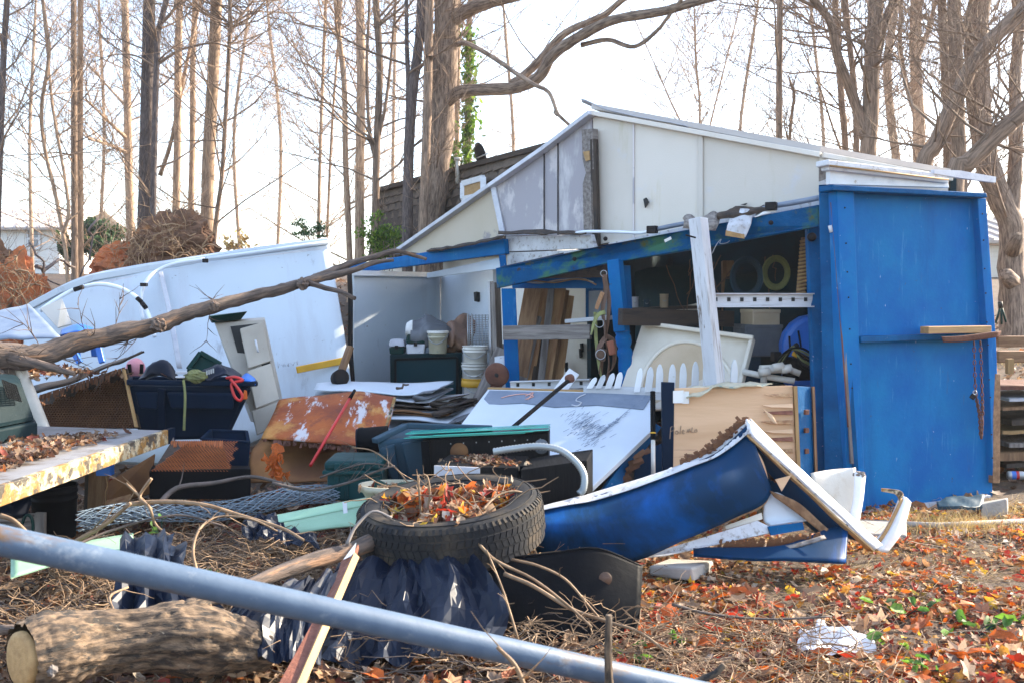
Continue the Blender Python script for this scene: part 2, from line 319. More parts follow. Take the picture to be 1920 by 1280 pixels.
 interior=mat('dark_teal_interior', (.018, .045, .058), (.022, .032, .036), 3, rough=.7, spec=.1, bump=.5, bsc=14, marks=(((.05, .03, .02), 6, .6, .72, (3, 3, .4)), ((.03, .07, .08), 2.5, .58, .75, None))),
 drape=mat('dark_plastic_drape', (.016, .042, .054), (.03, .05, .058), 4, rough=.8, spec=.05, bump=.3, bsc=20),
 red=mat('red_paint', (.52, .02, .02), (.42, .015, .015), 9, rough=.4, bump=.1),
 orange=mat('orange_plastic', (.72, .14, .01), (.6, .1, .01), 9, rough=.45, bump=.05),
 skyblue=mat('bright_blue_plastic', (.02, .17, .62), (.02, .13, .5), 5, rough=.4, bump=.05),
 pink=mat('pink_plastic', (.70, .30, .34), (.62, .24, .28), 5, rough=.5, bump=.05),
 glass=mat('stacked_glass_sheet', (.05, .55, .46), (.03, .42, .36), 9, rough=.15, bump=.03, spec=.6, trans=.2),
 screen=mat('dark_glass_screen', (.003, .025, .034), (.003, .03, .042), 3, rough=.45, spec=.09, bump=0),
 seafoam=mat('pale_green_vinyl', (.30, .50, .34), (.25, .43, .29), 5, rough=.5, bump=.1, marks=(((.22, .2, .14), 15, .66, .73, None),)),
 cream=mat('cream_fibreglass', (.70, .65, .56), (.62, .56, .47), 5, rough=.55, bump=.1, bsc=60, marks=(((.28, .23, .17), 17, .68, .75, None), ((.5, .4, .28), 3, .62, .74, None))),
 tan=mat('tan_fibreglass', (.55, .43, .30), (.47, .36, .24), 5, rough=.6, bump=.1, bsc=60),
 leather=mat('brown_leather', (.12, .06, .035), (.075, .04, .025), 12, rough=.6, bump=.3),
 strap=mat('olive_webbing', (.20, .21, .07), (.13, .14, .06), 18, rough=.8, bump=.3),
 wire=mat('silver_wire', (.42, .44, .46), (.33, .35, .37), 14, rough=.4, bump=.05, metal=.5),
 chain=mat('galvanised_chainlink', (.20, .26, .31), (.13, .17, .21), 14, rough=.5, bump=.05, metal=.3),
 concrete=mat('concrete', (.36, .34, .31), (.28, .26, .24), 9, rough=.9, bump=.5, marks=(((.2, .18, .15), 6, .6, .7, None),)),
 flaky=mat('flaking_painted_edge', (.52, .46, .34), (.40, .32, .18), 9, rough=.7, bump=.6, bsc=30, marks=(((.25, .13, .03), 8, .46, .53, None), ((.05, .04, .03), 13, .52, .58, None), ((.13, .12, .09), 22, .55, .63, None))),
 tabletop=mat('worn_grey_tabletop', (.25, .25, .26), (.19, .185, .19), 4, rough=.6, bump=.25, marks=(((.10, .075, .055), 5, .52, .64, None),)),
 brownbag=mat('brown_plastic_bag', (.26, .15, .10), (.14, .08, .06), 7, rough=.5, bump=.4),
 shingle=mat('brown_roof_shingle', (.135, .10, .075), (.085, .064, .05), 12, rough=.95, bump=.7, bsc=60),
 siding=mat('cream_siding', (.72, .68, .60), (.66, .62, .55), 3, rough=.6, bump=.05),
 sideline=mat('white_siding', (.80, .79, .76), (.74, .73, .7), 3, rough=.6, bump=.05),
 metalroof=mat('pale_metal_roof', (.50, .45, .42), (.42, .38, .36), 3, rough=.5, bump=.05),
 paper=mat('white_paper', (.8, .8, .79), (.72, .72, .7), 9, rough=.8, bump=.1),
 bagw=mat('translucent_white_bag', (.86, .87, .90), (.78, .79, .84), 9, rough=.35, bump=.3, trans=.15),
 pencil=mat('pencil_line', (.33, .22, .14), (.40, .27, .17), 20, rough=.8, bump=0),
 chalk=mat('orange_chalk_line', (.7, .33, .25), (.66, .4, .36), 20, rough=.8, bump=0),
 vent=mat('dark_slot', (.01, .012, .014), (.014, .016, .018), 9, rough=.7, bump=0),
 tarp_grey=mat('grey_tarp', (.13, .14, .16), (.09, .1, .115), 7, rough=.6, bump=.4),
 dirtyglass=mat('dusty_window_glass', (.3, .34, .38), (.22, .25, .3), 4, rough=.2, bump=.02),
)
LM = dict(
 left=leafmat('brown_leaf_litter', [(0, (.10, .05, .028)), (.22, (.19, .10, .05)), (.42, (.27, .17, .10)), (.58, (.36, .25, .17)), (.7, (.14, .07, .05)), (.82, (.33, .12, .04)), (.92, (.22, .045, .025)), (.97, (.48, .40, .30))]),
 right=leafmat('autumn_leaf_litter', [(0, (.15, .065, .03)), (.13, (.36, .20, .10)), (.25, (.48, .33, .22)), (.36, (.34, .085, .022)), (.51, (.52, .115, .014)), (.64, (.36, .032, .014)), (.75, (.56, .25, .03)), (.83, (.58, .38, .04)), (.87, (.58, .47, .37)), (.92, (.10, .05, .035))]),
 stick=leafmat('dry_stick_litter', [(0, (.24, .155, .08)), (.3, (.15, .09, .05)), (.55, (.34, .235, .13)), (.75, (.08, .05, .035)), (.92, (.42, .34, .25))], tl=.05),
 straw=leafmat('straw_grass', [(0, (.50, .36, .14)), (.4, (.38, .25, .10)), (.7, (.58, .45, .21))], tl=.3),
 greenleaf=leafmat('green_leaves', [(0, (.08, .19, .025)), (.4, (.14, .28, .035)), (.75, (.06, .13, .03))], tl=.45),
 ivy=leafmat('ivy_leaves', [(0, (.10, .20, .02)), (.4, (.22, .32, .04)), (.75, (.06, .12, .02))], tl=.5),
 conifer=leafmat('evergreen_leaves', [(0, (.03, .075, .02)), (.4, (.05, .11, .03)), (.75, (.02, .05, .018))], tl=.3),
)

# ------------------------------------------------------------ scattered small things joined into one mesh
def leaf_tpl(k):
    rs = np.random.RandomState(k)
    n = 12; a = np.linspace(0, 2 * np.pi, n, endpoint=False)
    lob = 1 + (.28 if k % 2 else .08) * np.where(np.arange(n) % 2, -1, 1) * rs.uniform(.6, 1.2, n)
    x = np.cos(a) * lob; y = np.sin(a) * .55 * lob; c = rs.uniform(.2, 1.2); d = rs.uniform(-.5, .8)
    z = c * y * y * 1.6 + d * x * x * .5 + rs.uniform(-.06, .06, n)
    v = np.concatenate([[[0, 0, 0]], np.stack([x, y, z], 1)]); f = [(0, 1 + i, 1 + (i + 1) % n) for i in range(n)]
    return v * .5, f
LT = [leaf_tpl(k) for k in range(6)]
def stick_tpl(k):
    rs = np.random.RandomState(50 + k); m = 5; vs = []; fs = []
    b = np.cumsum(rs.uniform(-.10, .10, (m, 2)), 0)
    for i in range(m):
        r = .011 * (1 - .45 * i / m)
        for j in range(4): vs.append((i / (m - 1) - .5, b[i, 0] + r * math.cos(j * 1.571), b[i, 1] * .6 + r * math.sin(j * 1.571)))
    for i in range(m - 1):
        for j in range(4): fs.append((i * 4 + j, i * 4 + (j + 1) % 4, i * 4 + 4 + (j + 1) % 4, i * 4 + 4 + j))
    return np.array(vs), fs
ST = [stick_tpl(k) for k in range(6)]
def scatter(name, pos, size, material, tpl, tilt=.5, kind='stuff', parent=None, thick=None, rz=None, rnd=None, base=None):
    pos = np.asarray(pos, float); n = len(pos); size = np.broadcast_to(size, n); idx = np.random.randint(0, len(tpl), n)
    AV, AF, AR, AT = [], [], [], []; off = 0
    rz = np.random.uniform(0, 6.283, n) if rz is None else np.asarray(rz); tx = np.random.normal(0, tilt, n); ty = np.random.normal(0, tilt, n)
    rr = np.random.uniform(0, 1, n) if rnd is None else np.asarray(rnd)
    for k, (tv, tf) in enumerate(tpl):
        s = np.where(idx == k)[0]
        if not len(s): continue
        m = len(tv); v = tv[None] * size[s][:, None, None]
        if thick is not None: v[:, :, 1:] *= thick
        cx, sx_, cy, sy, cz, sz = np.cos(tx[s])[:, None], np.sin(tx[s])[:, None], np.cos(ty[s])[:, None], np.sin(ty[s])[:, None], np.cos(rz[s])[:, None], np.sin(rz[s])[:, None]
        x, y, z = v[:, :, 0], v[:, :, 1], v[:, :, 2]
        y, z = y * cx - z * sx_, y * sx_ + z * cx; x, z = x * cy + z * sy, -x * sy + z * cy; x, y = x * cz - y * sz, x * sz + y * cz
        w = np.stack([x, y, z], 2) + pos[s][:, None, :]
        AV.append(w.reshape(-1, 3)); AR.append(np.repeat(rr[s], m)); AT.append(np.tile(tv * .1, (len(s), 1)) + np.repeat(rr[s], m)[:, None] * 37)
        tfa = np.array(tf); AF.append((tfa[None] + (off + np.arange(len(s)) * m)[:, None, None]).reshape(-1, tfa.shape[1])); off += m * len(s)
    V = np.concatenate(AV); AFc = np.concatenate(AF)
    o0 = np.array(ORG[parent.name]) if parent is not None else (np.array(base) if base is not None else np.array([V[:, 0].mean(), V[:, 1].mean(), V[:, 2].min()]))
    me = bpy.data.meshes.new(name); me.vertices.add(len(V)); me.vertices.foreach_set('co', (V - o0).astype(np.float32).ravel())
    k = AFc.shape[1]; me.loops.add(AFc.size); me.loops.foreach_set('vertex_index', AFc.ravel().astype(np.int32))
    me.polygons.add(len(AFc)); me.polygons.foreach_set('loop_start', np.arange(0, AFc.size, k, dtype=np.int32))
    me.update(calc_edges=True)
    a = me.attributes.new('rnd', 'FLOAT', 'POINT'); a.data.foreach_set('value', np.concatenate(AR).astype(np.float32))
    a = me.attributes.new('tc', 'FLOAT_VECTOR', 'POINT'); a.data.foreach_set('vector', np.concatenate(AT).astype(np.float32).ravel())
    me.materials.append(material); o = bpy.data.objects.new(name, me); COL.objects.link(o); ORG[o.name] = Vector(o0)
    if parent is not None: o.parent = parent
    else: o.location = o0
    if kind: o['kind'] = kind
    return o

# ============================================================ the setting: ground
def hz(x, y):
    h = 0.
    if y > 9.2:
        t = y - 9.2; h = .165 * t * min(1, t / 1.5)
        h = 2.7 * (1 - math.exp(-(h / 2.7) ** 1.0 * 1.25)) if h > 0 else 0
    h += .13 * math.exp(-((x + .9) / 1.6) ** 2 - ((y - 4.7) / .9) ** 2)
    h += .035 * noise.noise(Vector((x * .9, y * .9, 3))) + .02 * noise.noise(Vector((x * 3, y * 3, 8)))
    return h
xs = np.unique(np.concatenate([np.linspace(-400, -14, 14), np.linspace(-14, -4, 26), np.linspace(-4, 6, 130), np.linspace(6, 16, 30), np.linspace(16, 400, 14)]))
ys = np.unique(np.concatenate([np.linspace(-40, 1.5, 10), np.linspace(1.5, 9, 110), np.linspace(9, 30, 60), np.linspace(30, 600, 20)]))
mb = MB(); nx = len(xs)
mb.add([(x, y, hz(x, y) + (.012 * noise.noise(Vector((x * 14, y * 14, 1))) if 2 < y < 9 else 0)) for y in ys for x in xs],
       [(j * nx + i, j * nx + i + 1, (j + 1) * nx + i + 1, (j + 1) * nx + i) for j in range(len(ys) - 1) for i in range(nx - 1)], None, True)
ground = mb.build('ground', MT['ground'], base=(0, 0, 0), kind='structure')

# ============================================================ bare trees
def grow(mb, p, d, L, r, lev, mx, up=.12):
    m = 5 if lev < 2 else 4; pts = [Vector(p)]; d = Vector(d).normalized()
    for i in range(m - 1):
        d = (d + Vector((random.gauss(0, .17), random.gauss(0, .17), random.gauss(up, .15)))).normalized(); pts.append(pts[-1] + d * L / (m - 1))
    rad = [r * (1 - .72 * i / (m - 1)) for i in range(m)]
    mb.tube(pts, rad, n=5 if lev == 0 else 3, cap=False)
    if lev < mx:
        for k in range(random.randint(5, 8) if lev == 0 else random.randint(4, 7)):
            q = random.uniform(.22, 1); f = q * (m - 1); i = min(int(f), m - 2); b = pts[i].lerp(pts[i + 1], f - i)
            t = (pts[i + 1] - pts[i]).normalized(); s_ = Vector((random.gauss(0, 1), random.gauss(0, 1), random.gauss(.25, .7))).normalized()
            dd = (t * .8 + s_ * .75).normalized(); grow(mb, b, dd, L * random.uniform(.38, .62), max(.0034, r * (1 - .6 * q) * .55), lev + 1, mx, up)
def at_poly(P, q):
    f = q * (len(P) - 1); i = min(int(f), len(P) - 2); return P[i].lerp(P[i + 1], f - i), (P[i + 1] - P[i]).normalized()
def tree(label, poly, Y, w, m, nb=16, bl=(1.0, 2.4), ext=5., forks=(), lv=2, lim=(), zlo=.12, group='bare trees behind the shed', rough=.12, base=None, el=.45):
    P = [px(x, y, Y) for x, y in poly]; r0 = w / 2 * Y / FPX
    g = Vector((P[0].x - (P[1].x - P[0].x) * .1, Y, hz(P[0].x, Y) - .15)); top = P[-1] + (P[-1] - P[-2]).normalized() * ext
    t = T('bare_tree', label, 'tree', Vector((g.x, g.y, hz(g.x, g.y))), group)
    body = smoothpts([g] + P + [top], 5) if P[0].z > g.z + .1 else smoothpts(P + [top], 5)
    n = len(body); zt = P[-1].z
    rad = [r0 * (1.0 - .16 * min(1, max(0, (b.z - g.z) / max(.1, zt - g.z))) - .6 * max(0, (b.z - zt) / max(.1, top.z - zt))) * (1 + .35 * math.exp(-max(0, b.z - g.z) * 3.5)) for b in body]
    MB().tube(body, rad, n=12 if w > 20 else 8, rough=rough).build('trunk', MT[m], t)
    for (fp, fw) in forks:
        F = [px(x, y, Y + dy) for x, y, dy in fp]; F.append(F[-1] + (F[-1] - F[-2]).normalized() * 2.5)
        F = smoothpts(F, 5); fr = fw / 2 * Y / FPX
        MB().tube(F, [fr * (1 - .5 * i / (len(F) - 1)) for i in range(len(F))], n=8, rough=rough).build('limb', MT[m], t)
    mb = MB()
    for (lp, lw) in lim:
        F = smoothpts([px(x, y, Y + dy) for x, y, dy in lp], 4); fr = lw / 2 * Y / FPX; mb.tube(F, [fr, fr * .3], n=6, cap=False)
        for k in range(6):
            b, d = at_poly(F, random.uniform(.3, 1)); grow(mb, b, d + Vector((random.gauss(0, .6), random.gauss(0, .6), random.gauss(.2, .5))), random.uniform(.5, 1.3), fr * .4, 1, lv)
    src = [body] + [smoothpts([px(x, y, Y + dy) for x, y, dy in fp], 4) for fp, fw in forks]
    for k in range(int(nb * 1.7)):
        b, d = at_poly(src[0] if k % 3 or len(src) == 1 else random.choice(src[1:]), random.uniform(zlo, .98)); a = random.uniform(0, 6.283)
        dd = Vector((math.cos(a), math.sin(a) * .8, random.uniform(el - .35, el + .5)))
        grow(mb, b, dd, random.uniform(*bl), min(r0 * .36, random.uniform(.008, .022)), 0, lv)
    if mb.v: mb.build('crown', MT['bark_pale' if m == 'bark_pale' else 'bark'], t)
    return t
tree('dark slender tree cut off by the left picture edge above the clay root ball', [(-6, 470), (2, 230), (8, 80), (14, -10)], 17, 13, 'bark_dark', 16, (1, 2.4))
tree('left stem of the close pair of straight trees beside the white house', [(140, 490), (139, 250), (138, 0)], 20, 13, 'bark', 10, (.8, 2))
tree('paler right stem of the close pair of straight trees beside the white house', [(151, 490), (150, 250), (151, 0)], 20.2, 13, 'bark_pale', 8, (.8, 2))
tree('thin bent sapling curving up in front of the white house', [(124, 480), (105, 370), (84, 280), (78, 200), (92, 100), (80, 0)], 18, 8, 'bark_pale', 20, (.9, 2.2), forks=[(((118, 440, 0), (128, 380, 0), (100, 210, .3), (92, 130, .4)), 7)])
tree('tan tree with long low limbs left of the purple grey trunk', [(246, 470), (241, 300), (238, 150), (234, 0)], 23, 17, 'bark_pale', 16, (1.4, 3), lim=[(((244, 290, 0), (200, 270, -.5), (165, 262, -1)), 9), (((240, 262, 0), (200, 225, -.6), (160, 185, -1.2)), 8), (((236, 200, 0), (200, 160, .5), (165, 120, .8)), 6)])
tree('thick straight purple grey trunk rising behind the root ball', [(271, 440), (274, 300), (277, 150), (280, -5)], 18, 27, 'bark_dark', 5, (.8, 1.8), ext=7)
tree('dark crooked tree hugging the purple grey trunk, one bough out to the right', [(287, 420), (290, 250), (294, 120), (297, 60), (312, 0)], 17.6, 13, 'bark_dark', 10, (.8, 1.8), lim=[(((294, 122, 0), (330, 98, .1), (360, 88, .2), (408, 82, .3), (470, 105, .4)), 7), (((289, 125, 0), (262, 108, 0), (236, 102, 0), (200, 105, .1)), 5), (((297, 50, 0), (325, 20, 0), (330, 0, 0)), 8)])
tree('thin tan trunk forking halfway between the two thick left trees', [(330, 430), (333, 250), (334, 120), (337, 0)], 21, 16, 'bark_pale', 14, (1, 2.2), forks=[(((300, 330, 0), (322, 260, 0), (350, 120, .2), (376, 0, .3)), 9)])
tree('slim straight tan trunk just left of the thick tan trunk', [(358, 430), (361, 250), (362, 100), (366, 0)], 22, 13, 'bark_pale', 10, (1, 2))
tree('thick tan trunk leaning slightly, standing right of the dark root ball', [(388, 440), (391, 300), (399, 150), (406, 0)], 19, 25, 'bark_pale', 10, (1, 2.2), ext=7)
tree('slender forked tree with fine twigs at the right end of the left clump', [(402, 450), (416, 330), (424, 200), (431, 60), (431, 0)], 18.5, 9, 'bark', 34, (1.2, 3), forks=[(((432, 62, 0), (445, 40, 0), (476, 0, .2)), 6)], zlo=.2, el=.2)
tree('left one of two very thin pale saplings behind the white fallen panel', [(597, 460), (600, 300), (606, 130), (611, 0)], 20, 7, 'bark_pale', 18, (.9, 2.6))
tree('right one of two very thin pale saplings behind the white fallen panel', [(613, 460), (618, 330), (625, 200), (636, 60), (640, 0)], 20.5, 5.5, 'bark_pale', 12, (.9, 2.2))
tree('thin leaning tan tree left of the straight tan pole tree', [(656, 490), (648, 300), (645, 150), (634, 60), (630, 0)], 18, 12, 'bark_pale', 16, (1, 2.6))
tree('straight tan pole tree at the edge of the mansard roof', [(674, 490), (675, 300), (677, 150), (675, 0)], 18, 19, 'bark_pale', 10, (1, 2.4), ext=7)
tree('forked grey tree in front of the left end of the shingled roof', [(703, 470), (706, 300), (712, 130), (707, 40), (705, 0)], 15.5, 15, 'bark', 14, (1, 2.6), forks=[(((708, 270, 0), (724, 190, 0), (735, 90, .2), (742, 0, .3)), 7), (((704, 300, 0), (692, 240, 0), (688, 120, .2), (693, 0, .3)), 8)])
tree('dark tree with a tight fork standing left of the huge oak', [(764, 450), (767, 280), (774, 170), (786, 80), (791, 0)], 15, 21, 'bark_dark', 8, (1, 2.4), forks=[(((764, 260, 0), (766, 170, 0), (763, 90, 0), (762, 0, 0)), 11)])
tree('straight grey trunk standing right in front of the huge oak', [(793, 440), (799, 280), (803, 120), (806, 0)], 14.6, 19, 'bark', 6, (.8, 1.8), ext=7)
big = tree('huge furrowed oak with a long bough reaching right over the shed roof', [(806, 450), (817, 330), (830, 200), (836, 80), (838, 0)], 15.2, 54, 'bark_big', 8, (1, 2.6), ext=6, rough=.22,
  forks=[(((838, 190, -.1), (870, 171, -.3), (960, 166, -.6), (1010, 145, -.9), (1035, 105, -1.1), (1085, 70, -1.3), (1150, 38, -1.6), (1240, 22, -1.9), (1320, 0, -2.2)), 25),
         (((960, 160, -.6), (985, 140, -.6), (1020, 105, -.8), (1060, 62, -1), (1130, 30, -1.2), (1180, -10, -1.4)), 17),
         (((845, 40, 0), (880, 18, -.3), (930, 2, -.6), (990, -12, -.8)), 30),
         (((850, 85, 0), (875, 82, -.4), (920, 105, -.8), (965, 136, -1.1), (1000, 158, -1.3), (1030, 175, -1.4), (1046, 215, -1.5), (1062, 230, -1.5)), 10),
         (((1090, 85, -1.2), (1140, 75, -1.4), (1190, 88, -1.6), (1235, 55, -1.8), (1262, 20, -2)), 9)], lv=2)
def leafy(t, name, poly, Y, n, spread, mt, size=(.07, .13)):
    P = [px(x, y, Y) for x, y in poly]; pos = []
    for k in range(n):
        b, d = at_poly(P, random.random()); v = Vector((random.gauss(0, 1), random.gauss(0, 1), random.gauss(0, .6))); pos.append(b + v * spread * random.choice((.5, .8, 1)))
    return scatter(name, pos, np.random.uniform(*size, n), LM[mt], LT, 1.2, kind=None, parent=t)
t = tree('ivy covered trunk glowing green behind the oak', [(879, 420), (878, 200), (879, 60), (882, 0)], 19, 12, 'bark', 8, (.8, 1.8)); leafy(t, 'ivy', [(876, 330), (879, 200), (878, 55)], 18.9, 900, .1, 'ivy')
t = tree('pale thin trunk with a little ivy between the oak and the ivy covered trunk', [(858, 420), (857, 250), (859, 100), (860, 0)], 19.5, 11, 'bark_pale', 4, (.8, 1.6)); leafy(t, 'ivy', [(846, 330), (850, 270)], 18.9, 160, .1, 'ivy')
# right group
tree('lone straight pole tree above the middle of the long shed roof', [(1461, 330), (1461, 150), (1463, 0)], 15, 14, 'bark', 5, (.8, 2), ext=7)
tree('short broken snag beside the lone pole tree over the shed roof', [(1480, 320), (1482, 240), (1489, 180), (1483, 158)], 16, 7, 'bark', 2, (.5, .9), ext=.15)
tree('bushy fan of upright thin stems far behind the shed roof', [(1310, 330), (1312, 200), (1305, 120), (1303, 55)], 26, 5, 'bark_pale', 42, (1.4, 3.4), ext=.8, zlo=.1, el=.6, forks=[(((1316, 300, 0), (1345, 180, .3), (1370, 80, .5)), 4), (((1308, 290, 0), (1262, 200, .3), (1240, 150, .5)), 4)])
tree('two stemmed brown tree with a strong limb leaning out to the left', [(1626, 320), (1632, 230), (1635, 120), (1643, 0)], 14, 33, 'bark', 10, (1.2, 2.6), ext=6,
  forks=[(((1623, 260, 0), (1602, 190, 0), (1572, 110, -.2), (1556, 40, -.3), (1526, 0, -.4)), 22), (((1640, 110, 0), (1652, 60, .1), (1676, 0, .2)), 24), (((1560, 60, -.3), (1540, 20, -.3), (1500, 0, -.5)), 9)], lim=[(((1632, 130, 0), (1655, 112, -.3), (1668, 110, -.4)), 9), (((1600, 125, 0), (1618, 108, -.4), (1634, 100, -.5)), 6)])
tree('slim tree seen through the fork of the two stemmed brown tree', [(1586, 310), (1578, 190), (1570, 80), (1566, 0)], 17, 14, 'bark', 16, (1.2, 3))
tree('slender leaning tree between the lone pole and the two stemmed tree', [(1606, 310), (1602, 170), (1590, 60), (1585, 0)], 16, 13, 'bark', 22, (1.2, 3.4), el=.2)
tree('hazy pale tree just right of the two stemmed brown tree', [(1682, 330), (1671, 230), (1664, 120), (1680, 0)], 21, 18, 'bark_pale', 14, (1, 2.6))
tree('tall pale forked tree left of the diagonal trunk', [(1724, 340), (1722, 220), (1716, 100), (1718, 0)], 22, 24, 'bark_pale', 16, (1, 2.8), forks=[(((1722, 230, 0), (1700, 160, 0), (1688, 90, 0), (1690, 0, 0)), 12), (((1720, 110, 0), (1740, 60, 0), (1755, 0, 0)), 11)])
tree('trunk leaning steeply from the shed roof up to the right corner', [(1728, 345), (1755, 270), (1790, 190), (1830, 110), (1880, 55), (1935, 5)], 11.5, 33, 'bark', 10, (.8, 2), ext=3, lim=[(((1830, 110, 0), (1862, 75, 0), (1886, 60, .1), (1935, 60, .2)), 12)])
tree('upright trunk crossing behind the two leaning trunks', [(1800, 345), (1796, 230), (1792, 100), (1788, 0)], 13.5, 28, 'bark', 14, (1, 2.6), forks=[(((1798, 90, 0), (1812, 40, 0), (1822, -5, 0)), 13)])
tree('smaller upright trunk left of the crossing leaning trunks', [(1777, 340), (1776, 200), (1770, 90), (1766, 0)], 15.5, 20, 'bark', 10, (1, 2.6))
tree('low thick trunk leaning up to the right out of frame above the blue door', [(1790, 350), (1812, 310), (1850, 272), (1890, 235), (1940, 190)], 10.8, 38, 'bark', 6, (.7, 1.7), ext=3, lim=[(((1862, 268, 0), (1890, 278, 0), (1935, 290, 0)), 8)])
rt = tree('big rough tree standing right of the blue door with knots on its trunk', [(1901, 606), (1897, 520), (1896, 430), (1880, 385), (1855, 320), (1840, 240), (1832, 150), (1830, 60), (1838, 0)], 14, 46, 'bark_big', 10, (1, 2.4), ext=5, rough=.2,
  forks=[(((1893, 425, 0), (1902, 340, 0), (1905, 250, 0), (1903, 150, .2), (1912, 40, .3), (1905, 0, .3)), 30)])
MB().tube(pp((1900, 530, 13.95), (1886, 516, 13.75), (1880, 512, 13.7)), [.12, .10, .05], 9, rough=.3).build('knot', MT['bark_big'], rt)
MB().tube(pp((1897, 470, 13.9), (1908, 446, 13.7), (1912, 438, 13.65)), [.12, .08, .04], 9, rough=.3).build('knot', MT['bark_big'], rt)
# far thin wood that closes the gaps
for k, (x, Y, lab) in enumerate([(60, 32, 'far thin tree above the white house roof'), (185, 34, 'far thin tree behind the green bushes'), (450, 36, 'far fine twigged tree right of the left clump'), (520, 40, 'far fine twigged tree in the pale gap before the two saplings'), (735, 32, 'far twiggy tree seen between the forked grey tree and the dark tree'), (960, 40, 'far faint tree behind the oak bough'), (1395, 36, 'far wide twiggy tree left of the lone pole tree'), (1540, 34, 'far twiggy tree right of the broken snag'), (1845, 30, 'far tree in the tangle at the right corner')]):
    tree(lab, [(x, 480), (x + random.uniform(-12, 12), 260), (x + random.uniform(-20, 20), 60)], Y, 7, 'bark_pale', 30, (1.8, 4.4), ext=2, zlo=.25, group='far thin trees', el=.3)

# uprooted root balls
def blob(mb, c, r, amp, seed, n=34, m=22):
    vs = []
    for j in range(m + 1):
        th = math.pi * j / m
        for i in range(n):
            a = 2 * math.pi * i / n; d = Vector((math.sin(th) * math.cos(a), math.sin(th) * math.sin(a), math.cos(th)))
            q = 1 + amp * (.8 * noise.fractal(d * 1.6 + Vector((seed, 0, 0)), .9, 2.1, 4) + .30 * noise.fractal(d * 8 + Vector((seed, 1, 0)), .7, 2.2, 4)); vs.append(Vector(c) + Vector((d.x * r[0], d.y * r[1], d.z * r[2])) * q)
    return mb.add(vs, [(j * n + i, j * n + (i + 1) % n, (j + 1) * n + (i + 1) % n, (j + 1) * n + i) for j in range(m) for i in range(n)], None, False)
def rootball(label, parts, roots, Y):
    c0 = px(parts[0][0], parts[0][1], Y); t = T('uprooted_root_ball', label, 'root ball', (c0.x, Y, hz(c0.x, Y)), 'root balls of fallen trees')
    for k, (x, y, rx, ry, dy, m, nm) in enumerate(parts):
        blob(MB(), px(x, y, Y + dy), (rx * Y / FPX, rx * .7 * Y / FPX, ry * Y / FPX), .42, k * 3.7 + x, 60, 40).build(nm, MT[m], t)
    mb = MB()
    for k in range(roots[4]):
        a = random.uniform(0, 6.28); p = px(roots[0] + roots[2] * math.cos(a) * random.uniform(.3, .95), roots[1] - abs(math.sin(a)) * roots[3] * random.uniform(.2, 1), Y - random.uniform(.2, .6))
        mb.tube(wob(p, p + Vector((random.gauss(0, .3), -random.uniform(0, .3), random.gauss(-.02, .28))), 7, .10), [random.uniform(.004, .014), .002], 4, False)
    for k in range(60):
        a = random.uniform(0, 6.28); p = px(roots[0] + roots[2] * math.cos(a) * random.uniform(.2, 1), roots[1] - roots[3] * random.uniform(.3, 1.05) * abs(math.sin(a)), Y - random.uniform(.3, .7))
        mb.tube(wob(p, p + Vector((random.gauss(0, .12), -random.uniform(0, .1), -random.uniform(.1, .4))), 5, .06), [.004, .002], 3, False)
    mb.build('root', MT['root'], t); return t
rootball('red clay root ball of a toppled tree at the left picture edge', [(5, 610, 88, 130, 0, 'clay', 'clay_mass'), (-25, 500, 55, 48, .1, 'clay_dark', 'soil_mass'), (72, 600, 40, 70, -.2, 'clay', 'clay_mass')], (20, 600, 80, 130, 60), 12.5)
rootball('dark soil root ball above the fallen white panel, red clay on its left', [(318, 478, 82, 72, 0, 'clay_dark', 'soil_mass'), (235, 500, 62, 42, .1, 'clay', 'clay_mass'), (290, 590, 95, 90, .1, 'clay', 'clay_mass'), (345, 450, 50, 46, -.1, 'clay_dark', 'soil_mass')], (300, 490, 105, 80, 80), 13.5)
for k, (a, b, w, lab) in enumerate([((68, 500, 13), (140, 502, 14), 9, 'broken grey root pole lying between the two root balls'), ((55, 455, 13), (112, 535, 13), 5, 'dark crooked root hanging off the red root ball'), ((185, 410, 13.2), (150, 520, 13), 5, 'dark curved branch standing left of the second root ball')]):
    one(MB().tube(wob(px(*a), px(*b), 8, .18), [w / 2 * .007, w / 2 * .004], 6, rough=.2), 'loose_root', MT['bark_dark'], lab, 'root')

